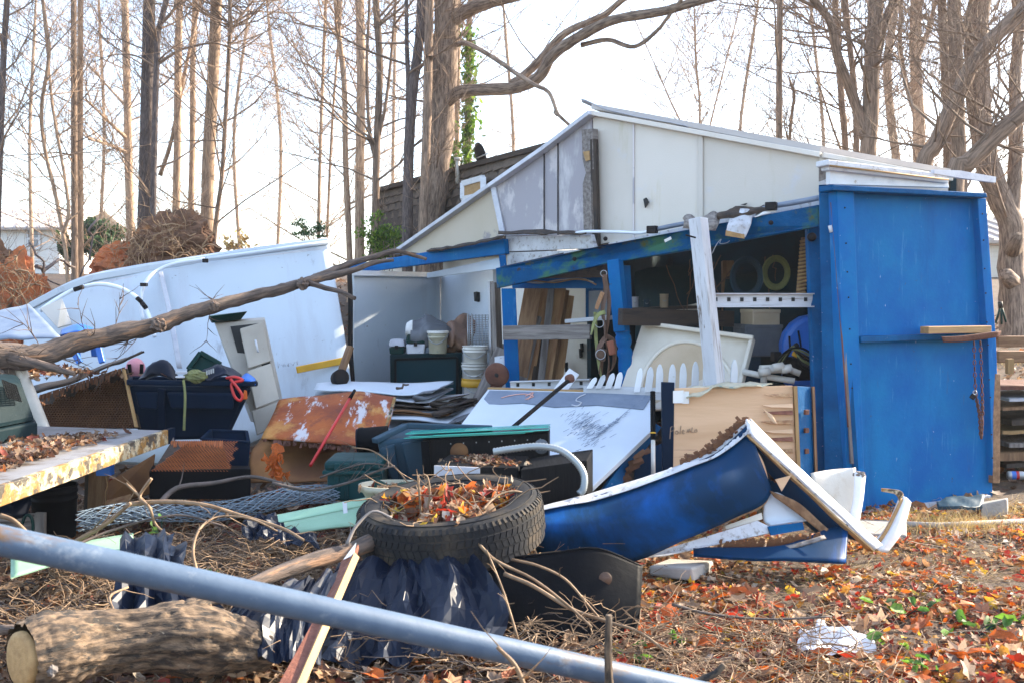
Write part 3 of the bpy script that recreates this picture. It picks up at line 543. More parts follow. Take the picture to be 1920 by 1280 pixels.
# houses beyond
def house(label, x0, x1, yt, yb, Y, m, roofpts, rm, win, door=None, step=.13):
    a, b = px(x0, yb, Y), px(x1, yb, Y); z1 = px(x0, yt, Y).z; z0 = min(hz(a.x, Y), hz(b.x, Y)) - .3
    t = T('house', label, 'house', ((a.x + b.x) / 2, Y, max(z0, 0)))
    mb = MB(); z = z0
    while z < z1 - .01:
        h = min(step, z1 - z); mb.hexa([(a.x, Y - .02, z), (b.x, Y - .02, z), (b.x, Y + 6, z), (a.x, Y + 6, z)], [(a.x, Y, z + h), (b.x, Y, z + h), (b.x, Y + 6, z + h), (a.x, Y + 6, z + h)]); z += step
    mb.build('wall', MT[m], t)
    f, e = roofpts; zt = px(x0, e, Y + 3).z; o = .35
    mb = MB(); mb.slab([(a.x - o, Y - o, z1), (b.x + o, Y - o, z1), (b.x + o, Y + 3, zt), (a.x - o, Y + 3, zt)], .08, (0, 0, -1)); mb.slab([(a.x - o, Y + 6 + o, z1), (b.x + o, Y + 6 + o, z1), (b.x + o, Y + 3, zt), (a.x - o, Y + 3, zt)], .08, (0, 0, -1))
    k = a.x - o
    while k < b.x + o: mb.bar((k, Y - o, z1 + .03), (k, Y + 3, zt + .03), .04, .05); k += .4
    mb.build('roof', MT[rm], t)
    for (wx0, wx1, wy0, wy1, gm) in win:
        c0, c1 = px(wx0, wy1, Y - .03), px(wx1, wy0, Y - .03); w = MB()
        for q in (c0.x, c1.x): w.bar((q, Y - .05, c0.z), (q, Y - .05, c1.z), .07, .05, (0, 1, 0))
        for q in (c0.z, (c0.z + c1.z) / 2, c1.z): w.bar((c0.x, Y - .055, q), (c1.x, Y - .055, q), .05, .07)
        wo = w.build('window', MT['trim'], t); MB().box(((c0.x + c1.x) / 2, Y - .035, (c0.z + c1.z) / 2), (c1.x - c0.x - .05, .01, c1.z - c0.z - .05)).build('pane', MT['dirtyglass'], wo)
    return t
house('small white clapboard house with pale metal roof at the far left', -160, 112, 428, 500, 34, 'sideline', (0, 392), 'metalroof', [(52, 74, 430, 466, 'g')])
h = house('cream sided house behind the big tree at the right edge', 1845, 2060, 452, 560, 26, 'siding', (0, 410), 'metalroof', [], step=.12)
MB().box(px(1890, 512, 25.93), (.3, .06, .95)).build('door', MT['wood_light'], h)

# mansard house with shingles one by one
A, B = px(712, 362, 18), px(1030, 277, 13); A2, B2 = px(690, 480, 17.4), px(1030, 470, 12.4)
th = T('shingled_house', 'dark brown shingled mansard roof rising behind the left slope of the shed', 'house', (A.x, 16, hz(A.x, 16)))
MB().slab([A, B, B2, A2], .12).build('roof_deck', MT['wood_dark'], th)
MB().hexa([A2 + Vector((0, .1, -2)), B2 + Vector((0, .1, -2)), B2 + Vector((2, 4, -2)), A2 + Vector((2, 4, -2))], [A + Vector((0, .3, -.1)), B + Vector((0, .3, -.1)), B + Vector((2, 4, -.1)), A + Vector((2, 4, -.1))]).build('wall', MT['siding'], th)
MB().bar(A + Vector((-.05, -.03, .03)), B + Vector((.05, -.03, .03)), .16, .07).build('ridge_cap', MT['wood_dark'], th)
e1 = (B - A); L1 = e1.length; e1.normalize(); e2 = ((A2 - A) + (B2 - B)) / 2; L2 = e2.length; e2.normalize(); nn = e1.cross(e2).normalized()
if nn.y > 0: nn = -nn
cw, ch = .31, .148; ns = 0; sh = None
for r in range(int(L2 / ch)):
    for c in range(int(L1 / cw) + 1):
        s0 = c * cw + (r % 2) * cw / 2
        if s0 > L1 - .1 or ns >= 300: continue
        if sh is None: ob = MB().box((0, 0, 0), (cw - .012, .155, .014)).build('shingle', MT['shingle'], th, local=True); sh = ob.data
        else: ob = bpy.data.objects.new('shingle', sh); COL.objects.link(ob); ob.parent = th
        M = Matrix((e1, -e2, nn)).transposed().to_4x4() @ Matrix.Rotation(R(-4), 4, 'X')
        M.translation = A + e1 * (s0 + cw / 2) + e2 * (r * ch + ch / 2) + nn * (.012 + .008 * random.random()) - ORG[th.name]
        ob.matrix_basis = M; ns += 1
w = MB(); c = pp((868, 345, 14.6), (906, 334, 14.1), (906, 366, 14.0), (868, 374, 14.5))
for i in range(4): w.bar(c[i], c[(i + 1) % 4], .08, .06, (0, 1, 0))
wo = w.build('window', MT['trim'], th); MB().slab(c, .02).build('pane', MT['raw'], wo)
t = T('satellite_dish', 'small dark satellite dish on the ridge of the shingled roof', 'satellite dish', px(897, 312, 14.9))
MB().lathe([(0, .0), (.06, .01), (.13, .035), (.175, .07), (.17, .075), (.12, .045), (0, .012)], Matrix.Translation(px(893, 291, 14.9)) @ Matrix.Rotation(R(70), 4, 'Y') @ Matrix.Rotation(R(-25), 4, 'X'), 20).build('dish', MT['iron'], t)
MB().tube([px(897, 313, 14.9), px(895, 300, 14.95), px(893, 292, 14.95)], .018, 6).build('mast', MT['iron'], t)
MB().tube([px(894, 297, 14.9), px(915, 288, 14.5)], .01, 5).build('arm', MT['wire'], t)
one(MB().tube([px(858, 345, 15.1), px(858, 298, 15.1)], .035, 8).tube([px(858, 301, 15.1), px(858, 296, 15.1)], .055, 8), 'vent_pipe', MT['pvc'], 'white vent pipe standing on the shingled roof', 'pipe')

# greenery behind
def bush(label, x, y, rx, ry, Y, n, mt, nm='bush', cat='bush', sz=(.06, .12)):
    c = px(x, y, Y); sx, sz_ = rx * Y / FPX, ry * Y / FPX; g = (c.x, Y, hz(c.x, Y)); t = T(nm, label, cat, g)
    mb = MB()
    for k in range(9):
        mb.tube(wob(g, c + Vector((random.gauss(0, sx * .5), random.gauss(0, sx * .4), random.gauss(0, sz_ * .5))), 6, .15), [.012, .004], 4, False)
    mb.build('stem', MT['bark'], t); pos = []
    cl = [c + Vector((random.gauss(0, sx * .55), random.gauss(0, sx * .45), random.gauss(0, sz_ * .5))) for _ in range(26)]
    for k in range(n): q = random.choice(cl); pos.append(q + Vector((random.gauss(0, sx * .16), random.gauss(0, sx * .16), random.gauss(0, sz_ * .16))))
    scatter('foliage', pos, np.random.uniform(*sz, n), LM[mt], LT, 1.2, kind=None, parent=t)
bush('round evergreen bush between the white house and the pair of straight trees', 128, 468, 11, 26, 30, 900, 'conifer', sz=(.1, .2))
bush('taller evergreen bush behind the pair of straight trees', 178, 455, 34, 34, 30, 2200, 'conifer', sz=(.1, .2))
bush('thin leafy shrub with pale leaves behind the top edge of the fallen white panel', 578, 432, 28, 14, 14, 420, 'conifer', 'shrub', 'shrub', (.025, .05))
bush('loose olive shrub below the shingled roof behind the broken shed corner', 715, 452, 42, 30, 14, 1500, 'ivy', 'shrub', 'shrub', (.025, .055))
bush('tan dry bush in the gap right of the dark root ball', 440, 455, 24, 24, 20, 120, 'straw', 'shrub', 'shrub')

# ============================================================ the collapsed shed
def G(x, y, off=0.):
    if x > 1540: k = 1 / 6.75 + (x - 1540) / 240 * (1 / 7.06 - 1 / 6.75)
    elif x >= 1110: k = 1 / 7.7 + (x - 1110) / 670 * (1 / 6.36 - 1 / 7.7)
    else: k = 1 / 9.8 + (x - 745) / 365 * (1 / 7.7 - 1 / 9.8)
    return px(x, y, 1 / k - off)
U = Vector((.545, .838, 0)); V = Vector((.38, .925, 0))
shed = T('collapsed_shed', 'half collapsed shed with cream gable panels and peeling blue posts and beams', 'shed', (1.2, 7.6, 0))
def part(mbx, name, m, parent=None, bev=0, label=None):
    o = mbx.build(name, MT[m], parent or shed, bev=bev)
    if label: o['label'] = label
    return o
# gable panels, each its own sheet with a seam between
P3 = lambda *a: [G(x, y) for x, y in a]
part(MB().slab(P3((1111, 211), (1187, 225), (1187, 447), (1119, 464)), .03, U), 'gable_panel', 'gable', bev=.004)
part(MB().slab(P3((1189, 225), (1312, 249), (1312, 421), (1189, 447)), .03, U), 'gable_panel', 'gable', bev=.004)
part(MB().slab(P3((1314, 249), (1450, 276), (1540, 293), (1540, 376), (1314, 421)), .03, U), 'gable_panel', 'gable', bev=.004)
part(MB().slab(P3((1541, 293), (1778, 338), (1778, 380), (1541, 380)), .03, U), 'gable_panel', 'gable')
L3 = dict(bev=.004)
part(MB().slab(P3((1109, 213), (1047, 261), (1047, 441), (1109, 441)), .03, U), 'gable_panel', 'gable_st', **L3)
part(MB().slab(P3((1045, 263), (1021, 279), (1021, 441), (1045, 441)), .03, U), 'gable_panel', 'gable_st', **L3)
part(MB().slab(P3((1019, 281), (924, 345), (944, 443), (1019, 441)), .03, U), 'gable_panel', 'gable_st', label='smoke stained grey gable panel', **L3)
part(MB().slab(P3((920, 348), (745, 470), (790, 476), (900, 456), (941, 446)), .03, U), 'gable_panel', 'gable_tan', label='tan gable panel at the low left end', **L3)
mb = MB(); mb.bar(G(924, 345, .03), G(944, 443, .03), .05, .02, U)
part(mb, 'batten', 'flash'); 
for x, y0, y1 in ((1046, 262, 441), (1020, 280, 441)): part(MB().bar(G(x, y0, .012), G(x, y1, .012), .006, .008, U), 'seam_strip', 'iron')
part(MB().bar(G(1188, 226, .008), G(1188, 446, .008), .012, .008, U), 'seam_strip', 'gable_st')
part(MB().bar(G(1313, 250, .012), G(1313, 420, .012), .04, .006, U), 'seam_strip', 'gable')
# post up the middle
part(MB().slab([G(*q, .10) for q in ((1090, 243), (1111, 241), (1113, 318), (1106, 322), (1110, 340), (1113, 432), (1094, 432), (1092, 345), (1098, 325), (1092, 300))], .06, U), 'split_post', 'wood_grey', bev=.004)
part(MB().bar(G(1114, 262, .07), G(1119, 460, .07), .045, .05, U), 'split_post', 'wood_dark', label='dark half of the split gable post')
part(MB().slab([G(*q, .112) for q in ((1093, 285), (1104, 283), (1106, 300), (1098, 303))], .012, U), 'torn_wood', 'raw')
# rake trim
rk = [(742, 474), (921, 349), (1021, 280), (1110, 212)]
for a, b in zip(rk, rk[1:]): part(MB().bar(G(*a, .05) + Vector((0, 0, .0)), G(*b, .05), .08, .035, (0, 0, 1)), 'rake_trim', 'flash', bev=.004)
for a, b in (((1108, 212), (1539, 291)), ((1540, 292), (1782, 336))): part(MB().bar(G(*a, .03), G(*b, .03), .06, .035, (0, 0, 1)), 'rake_trim', 'gable', bev=.004)
part(MB().surf([[G(1090, 184, .02), G(1150, 208, .04), G(1290, 236, .05)], [G(1092, 192, -.1), G(1150, 216, -.1), G(1290, 242, -.1)]], 16, 3, .004, .006, 5), 'bent_flashing', 'flash')
part(MB().slab([G(*q, .033) for q in ((1206, 374), (1211, 371), (1215, 379), (1209, 390))], .02, U), 'hole', 'vent')
part(MB().slab([G(*q, .033) for q in ((1388, 384), (1400, 381), (1396, 385))], .02, U), 'hole', 'vent')
# roof going back
ap, er, tl = G(1110, 209), G(1782, 333), G(745, 468)
part(MB().slab([ap + Vector((0, 0, .06)), G(1540, 291) + Vector((0, 0, .06)), er + Vector((0, 0, .06)), er + V * 2.7 + Vector((0, 0, .0)), ap + U * 3.4 + Vector((0, 0, 0))], .04, (0, 0, -1)), 'roof', 'metalroof')
a9 = pp((1003, 300, 8.2))[0]
part(MB().slab([ap, tl, tl + U * 1.5, ap + U * 1.5], .03, (0, 0, -1)), 'roof', 'wood_dark', label='broken strip of the left roof slope, widened to block the sun')  # strip carried further back to keep sun off the inner wall
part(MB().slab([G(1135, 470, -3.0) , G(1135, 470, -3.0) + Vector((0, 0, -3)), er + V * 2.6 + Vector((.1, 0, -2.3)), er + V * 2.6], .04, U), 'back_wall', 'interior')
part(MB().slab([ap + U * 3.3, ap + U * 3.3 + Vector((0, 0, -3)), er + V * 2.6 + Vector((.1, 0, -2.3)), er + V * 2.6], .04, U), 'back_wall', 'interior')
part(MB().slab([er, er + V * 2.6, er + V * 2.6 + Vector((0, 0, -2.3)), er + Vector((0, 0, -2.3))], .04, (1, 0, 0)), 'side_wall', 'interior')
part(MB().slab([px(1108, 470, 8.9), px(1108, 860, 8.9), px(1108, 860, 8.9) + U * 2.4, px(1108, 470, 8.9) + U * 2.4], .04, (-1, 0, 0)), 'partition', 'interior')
# weathered boards under the left gable
part(MB().slab([G(*q, .14) for q in ((948, 444), (1108, 440), (1115, 466), (952, 472))], .04, U), 'fascia_board', 'trim_dirty', bev=.004)
part(MB().slab([G(*q, .13) for q in ((950, 474), (1112, 468), (1060, 480), (952, 498))], .04, U), 'fascia_board', 'trim_dirty', bev=.004)
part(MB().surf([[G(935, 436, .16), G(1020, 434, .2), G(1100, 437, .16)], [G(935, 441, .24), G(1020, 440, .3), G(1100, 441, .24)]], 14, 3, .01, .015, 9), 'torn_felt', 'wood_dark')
# beams
def beam(name, c4, th, m, bev=.006, **k): return part(MB().slab(c4, th, U), name, m, bev=bev, **k)
beam('lintel_beam', pp((929, 503, 8.0), (1132, 460, 7.34), (1320, 425, 6.98), (1535, 384, 6.60), (1535, 425, 6.60), (1320, 465, 6.98), (1135, 495, 7.34), (931, 541, 8.0)), .05, 'blue_moss', label='mossy blue lintel beam sagging to the left')
beam('lintel_beam', pp((620, 503, 10.4), (945, 448, 8.3), (947, 476, 8.3), (618, 519, 10.4)), .05, 'blue', label='straight blue beam across the open left bay')
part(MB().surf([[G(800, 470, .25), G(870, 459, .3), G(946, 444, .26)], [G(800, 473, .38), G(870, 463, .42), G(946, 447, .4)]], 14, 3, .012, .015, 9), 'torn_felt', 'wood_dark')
beam('inner_beam', pp((958, 521, 8.3), (1132, 517, 7.9), (1132, 541, 7.9), (960, 541, 8.3)), .06, 'blue')
beam('inner_board', pp((800, 512, 9.9), (938, 483, 8.5), (938, 504, 8.5), (800, 522, 9.9)), .02, 'white')
part(MB().tube(smoothpts(pp((966, 530, 8.2), (1000, 527, 8.1), (1040, 530, 8.0), (1075, 524, 7.9), (1100, 526, 7.85), (1118, 534, 7.8))), .006, 5), 'loose_wire', 'raw')
part(MB().tube(smoothpts(pp((975, 527, 8.18), (1010, 531, 8.1), (1050, 525, 8.0), (1090, 523, 7.9), (1112, 529, 7.8))), .005, 5), 'loose_wire', 'pvc')
part(MB().slab(pp((940, 541, 7.95), (967, 541, 7.95), (975, 730, 7.9), (948, 730, 7.9)), .10, U), 'post', 'blue', bev=.006)
part(MB().slab(pp((935, 478, 8.2), (948, 478, 8.2), (951, 503, 8.2), (938, 503, 8.2)), .08, U), 'post', 'blue', bev=.004)
part(MB().bar(px(929, 530, 8.6), px(937, 760, 8.6), .04, .09, U), 'stud', 'wood_grey'); part(MB().bar(px(920, 528, 8.7), px(925, 750, 8.7), .02, .06, U), 'stud', 'trim_dirty')
# turned porch post
tp = shed
part(MB().bar(px(1153, 488, 7.25), px(1166, 622, 7.2), .115, .09, (.9, -.4, 0)), 'square_post', 'blue', bev=.006)
part(MB().slab(pp((1168, 498, 7.45), (1182, 498, 7.45), (1186, 590, 7.42), (1172, 590, 7.42)), .06, U), 'square_post', 'blue_old')
d = px(1182, 760, 7.25) - px(1167, 618, 7.25); Mx = Matrix.Translation(px(1167, 618, 7.25)) @ d.to_track_quat('Z', 'Y').to_matrix().to_4x4()
part(MB().lathe([(0, 0), (.05, 0), (.056, .02), (.05, .035), (.058, .05), (.06, .09), (.052, .115), (.044, .13), (.055, .15), (.058, .18), (.05, .20), (.058, .25), (.062, .36), (.06, .5), (.055, .6), (0, .6)], Mx, 20), 'turned_post', 'blue')
# right corner posts
part(MB().slab(pp((1514, 428, 6.72), (1538, 424, 6.72), (1550, 890, 6.6), (1531, 890, 6.6)), .07, U), 'post', 'blue_old', bev=.006)
part(MB().slab(pp((1535, 346, 6.52), (1556, 346, 6.5), (1592, 890, 6.42), (1546, 890, 6.48)), .09, U), 'corner_post', 'blue_old', bev=.006)
part(MB().slab(pp((1535, 303, 6.50), (1553, 300, 6.48), (1553, 334, 6.48), (1535, 341, 6.5)), .09, U), 'post_end', 'wood_grey', bev=.004)
part(MB().slab(pp((1535, 341, 6.505), (1553, 335, 6.485), (1554, 346, 6.485), (1535, 347, 6.505)), .09, U), 'post_end', 'trim_dirty')
part(MB().bar(px(1561, 350, 6.47), px(1597, 868, 6.4), .014, .04, (0, 1, 0)), 'jamb', 'wood_grey'); part(MB().bar(px(1568, 356, 6.5), px(1603, 880, 6.43), .03, .05, (0, 1, 0)), 'jamb', 'blue_old')
part(MB().tube(wob(px(1558, 380, 6.44), px(1590, 800, 6.37), 14, .012), .006, 5), 'rusty_wire', 'rust'); part(MB().tube([px(1556, 423, 6.44), px(1559, 436, 6.44)], .013, 8), 'insulator', 'trim')
part(MB().lathe([(0, 0), (.03, 0), (.03, .02), (.012, .03), (0, .03)], Matrix.Translation(px(1521, 445, 6.68)) @ Matrix.Rotation(R(90), 4, 'X'), 12), 'knob', 'iron')
# big blue door
def D(x, y, off=0.):
    k = 1 / 6.45 + (x - 1569) / 291 * (1 / 6.96 - 1 / 6.45); return px(x, y, 1 / k - off)
dn = (D(1860, 600) - D(1569, 600)); dn = Vector((-dn.y, dn.x, 0)).normalized()
door = part(MB().slab([D(*q, -.02) for q in ((1572, 358), (1846, 372), (1861, 936), (1612, 966))], .02, dn), 'door', 'blue')
part(MB().slab([D(*q, .07) for q in ((1569, 355), (1601, 358), (1624, 967), (1590, 967))], .085, dn), 'stile', 'blue', door, bev=.006)
part(MB().slab([D(*q, .05) for q in ((1833, 371), (1849, 372), (1868, 640), (1873, 800), (1871, 897), (1862, 900), (1853, 650))], .065, dn), 'stile', 'blue', door, bev=.004)
part(MB().slab([D(*q, .052) for q in ((1866, 700), (1876, 700), (1875, 905), (1862, 905), (1862, 780))], .04, dn), 'rotted_edge', 'wood', door, bev=.003)
part(MB().slab([D(*q, .13) for q in ((1562, 346), (1850, 362), (1852, 371), (1562, 357))], .14, dn), 'header_rail', 'blue_old', door, bev=.006)
part(MB().slab([D(*q, .085) for q in ((1614, 631), (1853, 624), (1853, 633), (1615, 643))], .09, dn), 'mid_rail', 'blue_old', door, bev=.006)
part(MB().slab([D(*q, .03) for q in ((1625, 958), (1720, 946), (1858, 928), (1860, 938), (1740, 962), (1630, 972))], .04, dn), 'rotted_sill', 'trim_dirty', door)
# door header trim, stepped cornice
part(MB().slab([D(*q, .01) for q in ((1556, 318), (1778, 342), (1780, 352), (1556, 346))], .04, dn), 'cornice_board', 'trim', bev=.003)
part(MB().slab([D(*q, .05) for q in ((1554, 309), (1779, 335), (1779, 344), (1555, 319))], .08, dn), 'cornice_board', 'trim', bev=.006)
part(MB().slab([D(*q, .09) for q in ((1553, 299), (1780, 327), (1780, 336), (1553, 310))], .12, dn), 'cornice_board', 'trim_dirty', bev=.006)
part(MB().tube([D(1556, 311, .12), D(1778, 337, .12)], .006, 5), 'cornice_joint', 'raw')
part(MB().slab([D(*q, .10) for q in ((1752, 318), (1800, 320), (1868, 332), (1867, 343), (1800, 334), (1752, 326))], .03, dn), 'flashing', 'flash')
# conduit along the gable foot
def pipe_on(pts, r, m): return part(MB().tube(smoothpts(pts), r, 8), 'conduit', m)
pipe_on([G(1068, 441, .2), G(1095, 435, .2), G(1150, 435, .2), G(1200, 437, .2), G(1222, 432, .2)], .012, 'conduit_w'); pipe_on([G(1222, 432, .2), G(1260, 424, .18), G(1292, 418, .17)], .017, 'conduit')
pipe_on([G(1440, 388, .14), G(1490, 380, .14), G(1536, 371, .14)], .019, 'conduit'); pipe_on([G(1395, 399, .14), G(1420, 394, .14), G(1440, 388, .14)], .014, 'conduit')
for x, y in ((1223, 431), (1446, 387)):
    part(MB().box(G(x, y, .22), (.075, .05, .055), R(-30)), 'junction_box', 'iron', bev=.006)
# torn roofing on the beam
def torn(c, sd_, m='tarp_grey'):
    a, b, c_, d_ = c; return MB().surf([[a, a.lerp(b, .5) + Vector((0, 0, .03)), b], [d_.lerp(a, .5) + Vector((0, -.05, 0)), (a + b + c_ + d_) / 4 + Vector((0, -.07, .01)), c_.lerp(b, .5) + Vector((0, -.04, 0))], [d_, d_.lerp(c_, .5), c_]], 12, 10, .006, .02, 9, seed=sd_)
part(torn(pp((1322, 408, 7.0), (1352, 402, 6.95), (1342, 432, 6.8), (1318, 434, 6.82)), 1), 'torn_felt', 'wood_grey')
part(torn(pp((1366, 404, 6.9), (1412, 399, 6.85), (1398, 445, 6.7), (1360, 438, 6.72)), 2), 'torn_felt', 'trim_dirty')
part(torn(pp((1282, 412, 7.05), (1305, 410, 7.0), (1302, 430, 6.9), (1280, 428, 6.92)), 3), 'torn_felt', 'wood_grey')
part(MB().slab(pp((1361, 432, 6.66), (1396, 440, 6.64), (1396, 448, 6.64), (1360, 442, 6.66)), .012), 'splinter', 'raw')
part(MB().surf([pp((1345, 402, 7.0), (1380, 397, 6.95), (1440, 391, 6.9)), pp((1345, 410, 6.85), (1380, 405, 6.8), (1440, 399, 6.78))], 16, 4, .02, .03, 8, seed=5), 'torn_felt', 'wood_dark')
part(MB().surf([pp((1418, 398, 6.9), (1450, 390, 6.85)), pp((1415, 408, 6.76), (1455, 398, 6.74))], 10, 4, .005, .02, 9, seed=7), 'torn_felt', 'paper')
part(MB().slab(pp((1245, 450, 7.02), (1257, 444, 7.0), (1259, 449, 7.0), (1247, 455, 7.02)), .01), 'chip', 'paper')
for x, y, Y in ((1135, 448, 7.29), (963, 507, 7.93), (1077, 486, 7.5), (1445, 418, 6.72)): part(MB().lathe([(0, 0), (.016, 0), (.016, .012), (0, .012)], Matrix.Translation(px(x, y, Y)) @ Matrix.Rotation(R(90), 4, 'X'), 10), 'bolt', 'iron')
part(MB().tube(smoothpts(pp((1335, 476, 6.7), (1344, 458, 6.7), (1352, 449, 6.75), (1350, 457, 6.72), (1362, 456, 6.75), (1368, 452, 6.78))), .0025, 5), 'wire_hook', 'wire')
# leaning white post under the lintel
one(MB().bar(px(1309, 410, 6.52), px(1342, 735, 6.4), .10, .09, (.75, -.66, 0), seg=4), 'leaning_post', MT['trim_dirty'], 'leaning white four by four post propping the mossy blue lintel', 'post', bev=.005)
one(MB().tube([px(1286, 441, 6.38), px(1304, 446, 6.42)], .006, 6), 'spike_nail', MT['iron'], 'long dark spike nailed through the top of the leaning white post', 'nail')
# white inner walls of the open bay
part(MB().slab(pp((664, 513, 9.4), (826, 517, 10.6), (826, 800, 10.6), (664, 830, 9.4)), .04), 'inner_wall', 'whitewall')
part(MB().slab(pp((827, 517, 10.6), (924, 490, 9.1), (928, 800, 9.1), (827, 800, 10.6)), .04, (1, 1, 0)), 'inner_wall', 'white')
part(MB().slab(pp((1000, 530, 9.3), (1106, 530, 8.95), (1106, 820, 8.95), (1000, 820, 9.3)), .04), 'inner_wall', 'cream')
part(MB().bar(px(664, 512, 9.36), px(826, 516, 10.55), .06, .05), 'wall_cap', 'trim')
for x, y in ((891, 556), (1091, 652), (1062, 688), (1089, 662)): part(MB().slab([px(x - 3, y - 8, 9.45 if x < 1000 else 8.95), px(x + 3, y - 9, 9.4 if x < 1000 else 8.95), px(x + 4, y + 7, 9.4 if x < 1000 else 8.95), px(x - 2, y + 9, 9.4 if x < 1000 else 8.95)], .06), 'hole', 'vent')
# small window at the end of the left interior
w = part(MB().slab(pp((1098, 540, 8.6), (1140, 538, 8.4), (1140, 600, 8.4), (1098, 602, 8.6)), .04), 'window', 'blue_old'); part(MB().slab(pp((1104, 546, 8.56), (1138, 544, 8.38), (1138, 592, 8.38), (1104, 594, 8.56)), .01), 'pane', 'dirtyglass', w)
# ledges and braces inside
part(MB().bar(px(945, 624, 7.75), px(1108, 622, 7.5), .06, .11), 'brace', 'wood_grey', bev=.004)
part(MB().bar(px(1068, 602, 8.0), px(1150, 595, 7.7), .12, .03), 'shelf', 'trim_dirty')
part(MB().bar(px(1163, 594, 7.1), px(1372, 598, 7.6), .06, .12), 'brace', 'wood_dark', bev=.004)
part(MB().slab(pp((1222, 590, 8.2), (1318, 569, 8.0), (1322, 584, 8.0), (1240, 594, 8.2)), .03), 'shelf', 'cream')
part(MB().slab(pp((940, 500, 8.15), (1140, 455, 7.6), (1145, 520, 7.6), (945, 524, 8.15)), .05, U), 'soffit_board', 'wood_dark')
part(MB().bar(px(1364, 490, 8.2), px(1366, 700, 8.1), .07, .09), 'stud', 'wood'); part(MB().bar(px(1510, 446, 7.2), px(1500, 560, 7.2), .05, .05), 'stud', 'wood')
mb = MB()
for k in range(16): p = px(1509 - k * .5, 452 + k * 7, 7.05); mb.tube([p + Vector((-.035, 0, -.005)), p + Vector((.03, -.02, .008))], .008, 5)
part(mb, 'spring_rungs', 'raw')

# ============================================================ fallen white wall panel and what hangs on it
F = {'a': (40, 590, 8.6), 'b': (100, 548, 8.8), 'c': (172, 520, 9.0), 'd': (388, 484, 9.1), 'e': (616, 452, 9.0), 'f': (657, 690, 8.3), 'g': (640, 800, 8.0), 'h': (60, 860, 7.8)}
fw = T('fallen_wall', 'long white wall panel fallen back on the left with looping conduit on its face', 'wall panel', (-2.6, 8.2, 0))
part(MB().surf([pp((58, 575, 8.75), (175, 520, 8.9), (388, 484, 9.0), (616, 452, 9.0)), pp((45, 700, 8.4), (180, 660, 8.45), (400, 640, 8.5), (645, 620, 8.5)), pp((40, 880, 7.9), (200, 870, 7.9), (400, 860, 7.9), (662, 745, 8.15))], 24, 14, .05, .012, .8), 'panel', 'whitewall', fw)
ct = [px(58, 573, 8.68), px(110, 545, 8.75), px(175, 521, 8.82), px(280, 503, 8.9), px(388, 486, 8.94), px(616, 453, 8.93)]
mb = MB()
for a, b in zip(ct, ct[1:]): mb.bar(a, b, .06, .055)
part(mb, 'top_trim', 'whitewall', fw, bev=.006); mb = MB()
for a, b in zip(ct[2:], ct[3:]): mb.bar(a + Vector((0, -.03, -.06)), b + Vector((0, -.03, -.06)), .02, .03)
part(mb, 'top_trim', 'flash', fw)
cc = pp((75, 583, 8.5), (105, 562, 8.55), (135, 545, 8.6), (160, 537, 8.6), (190, 533, 8.6), (225, 540, 8.55), (255, 557, 8.5), (272, 578, 8.45), (282, 600, 8.4), (290, 632, 8.35))
part(MB().tube(smoothpts(cc), .018, 8), 'conduit', 'conduit_w', fw)
part(MB().tube(smoothpts(pp((384, 486, 8.85), (330, 494, 8.8), (298, 506, 8.75), (278, 522, 8.65), (267, 545, 8.6), (264, 570, 8.55), (268, 600, 8.5))), .016, 8), 'conduit', 'conduit_w', fw)
part(MB().tube(pp((388, 485, 8.85), (616, 454, 8.85)), .014, 8), 'conduit', 'conduit_w', fw)
for a, b in (((139, 543.5, 8.56), (156, 538, 8.56)), ((257, 559, 8.46), (265, 566, 8.45)), ((266, 568, 8.44), (274, 578, 8.42))): part(MB().tube(pp(a, b), .020, 8), 'coupling', 'iron', fw)
part(MB().box(px(385, 489, 8.8), (.05, .04, .035), .2), 'junction_box', 'iron', fw, bev=.005); part(MB().box(px(270, 534, 8.56), (.05, .05, .03)), 'clip', 'iron', fw)
part(MB().surf([pp((297, 512, 8.8), (306, 511, 8.8)), pp((316, 600, 8.45), (326, 600, 8.45)), pp((332, 690, 8.2), (342, 690, 8.2))], 4, 12, .01), 'seam_strip', 'flash', fw)
part(MB().slab(pp((75, 578, 8.45), (116, 560, 8.5), (134, 607, 8.4), (108, 614, 8.35)), .015), 'patch', 'gable', fw)
part(MB().bar(px(556, 693, 8.12), px(646, 675, 8.28), .03, .055), 'trim_strip', 'yellow', fw, bev=.005)
mb = MB()
for k, (pts) in enumerate([((520, 678), (522, 690), (524, 682)), ((527, 683), (531, 688), (533, 681), (536, 687)), ((538, 686), (542, 681), (540, 688)), ((545, 680), (549, 686), (553, 678)), ((556, 676), (558, 684))]):
    mb.tube([px(x, y - 1, 8.225) for x, y in pts], .0035, 4)
part(mb, 'pencil_scribble', 'flash', fw)
one(MB().surf([pp((-40, 600, 7.9), (10, 582, 8.0), (54, 570, 8.0)), pp((-40, 640, 7.3), (30, 636, 7.25), (116, 636, 7.3))], 14, 8, .01, .015, 4), 'metal_sheet', MT['conduit'], 'blue grey metal sheet lying on the clay under the fallen branch at the left edge', 'metal sheet')
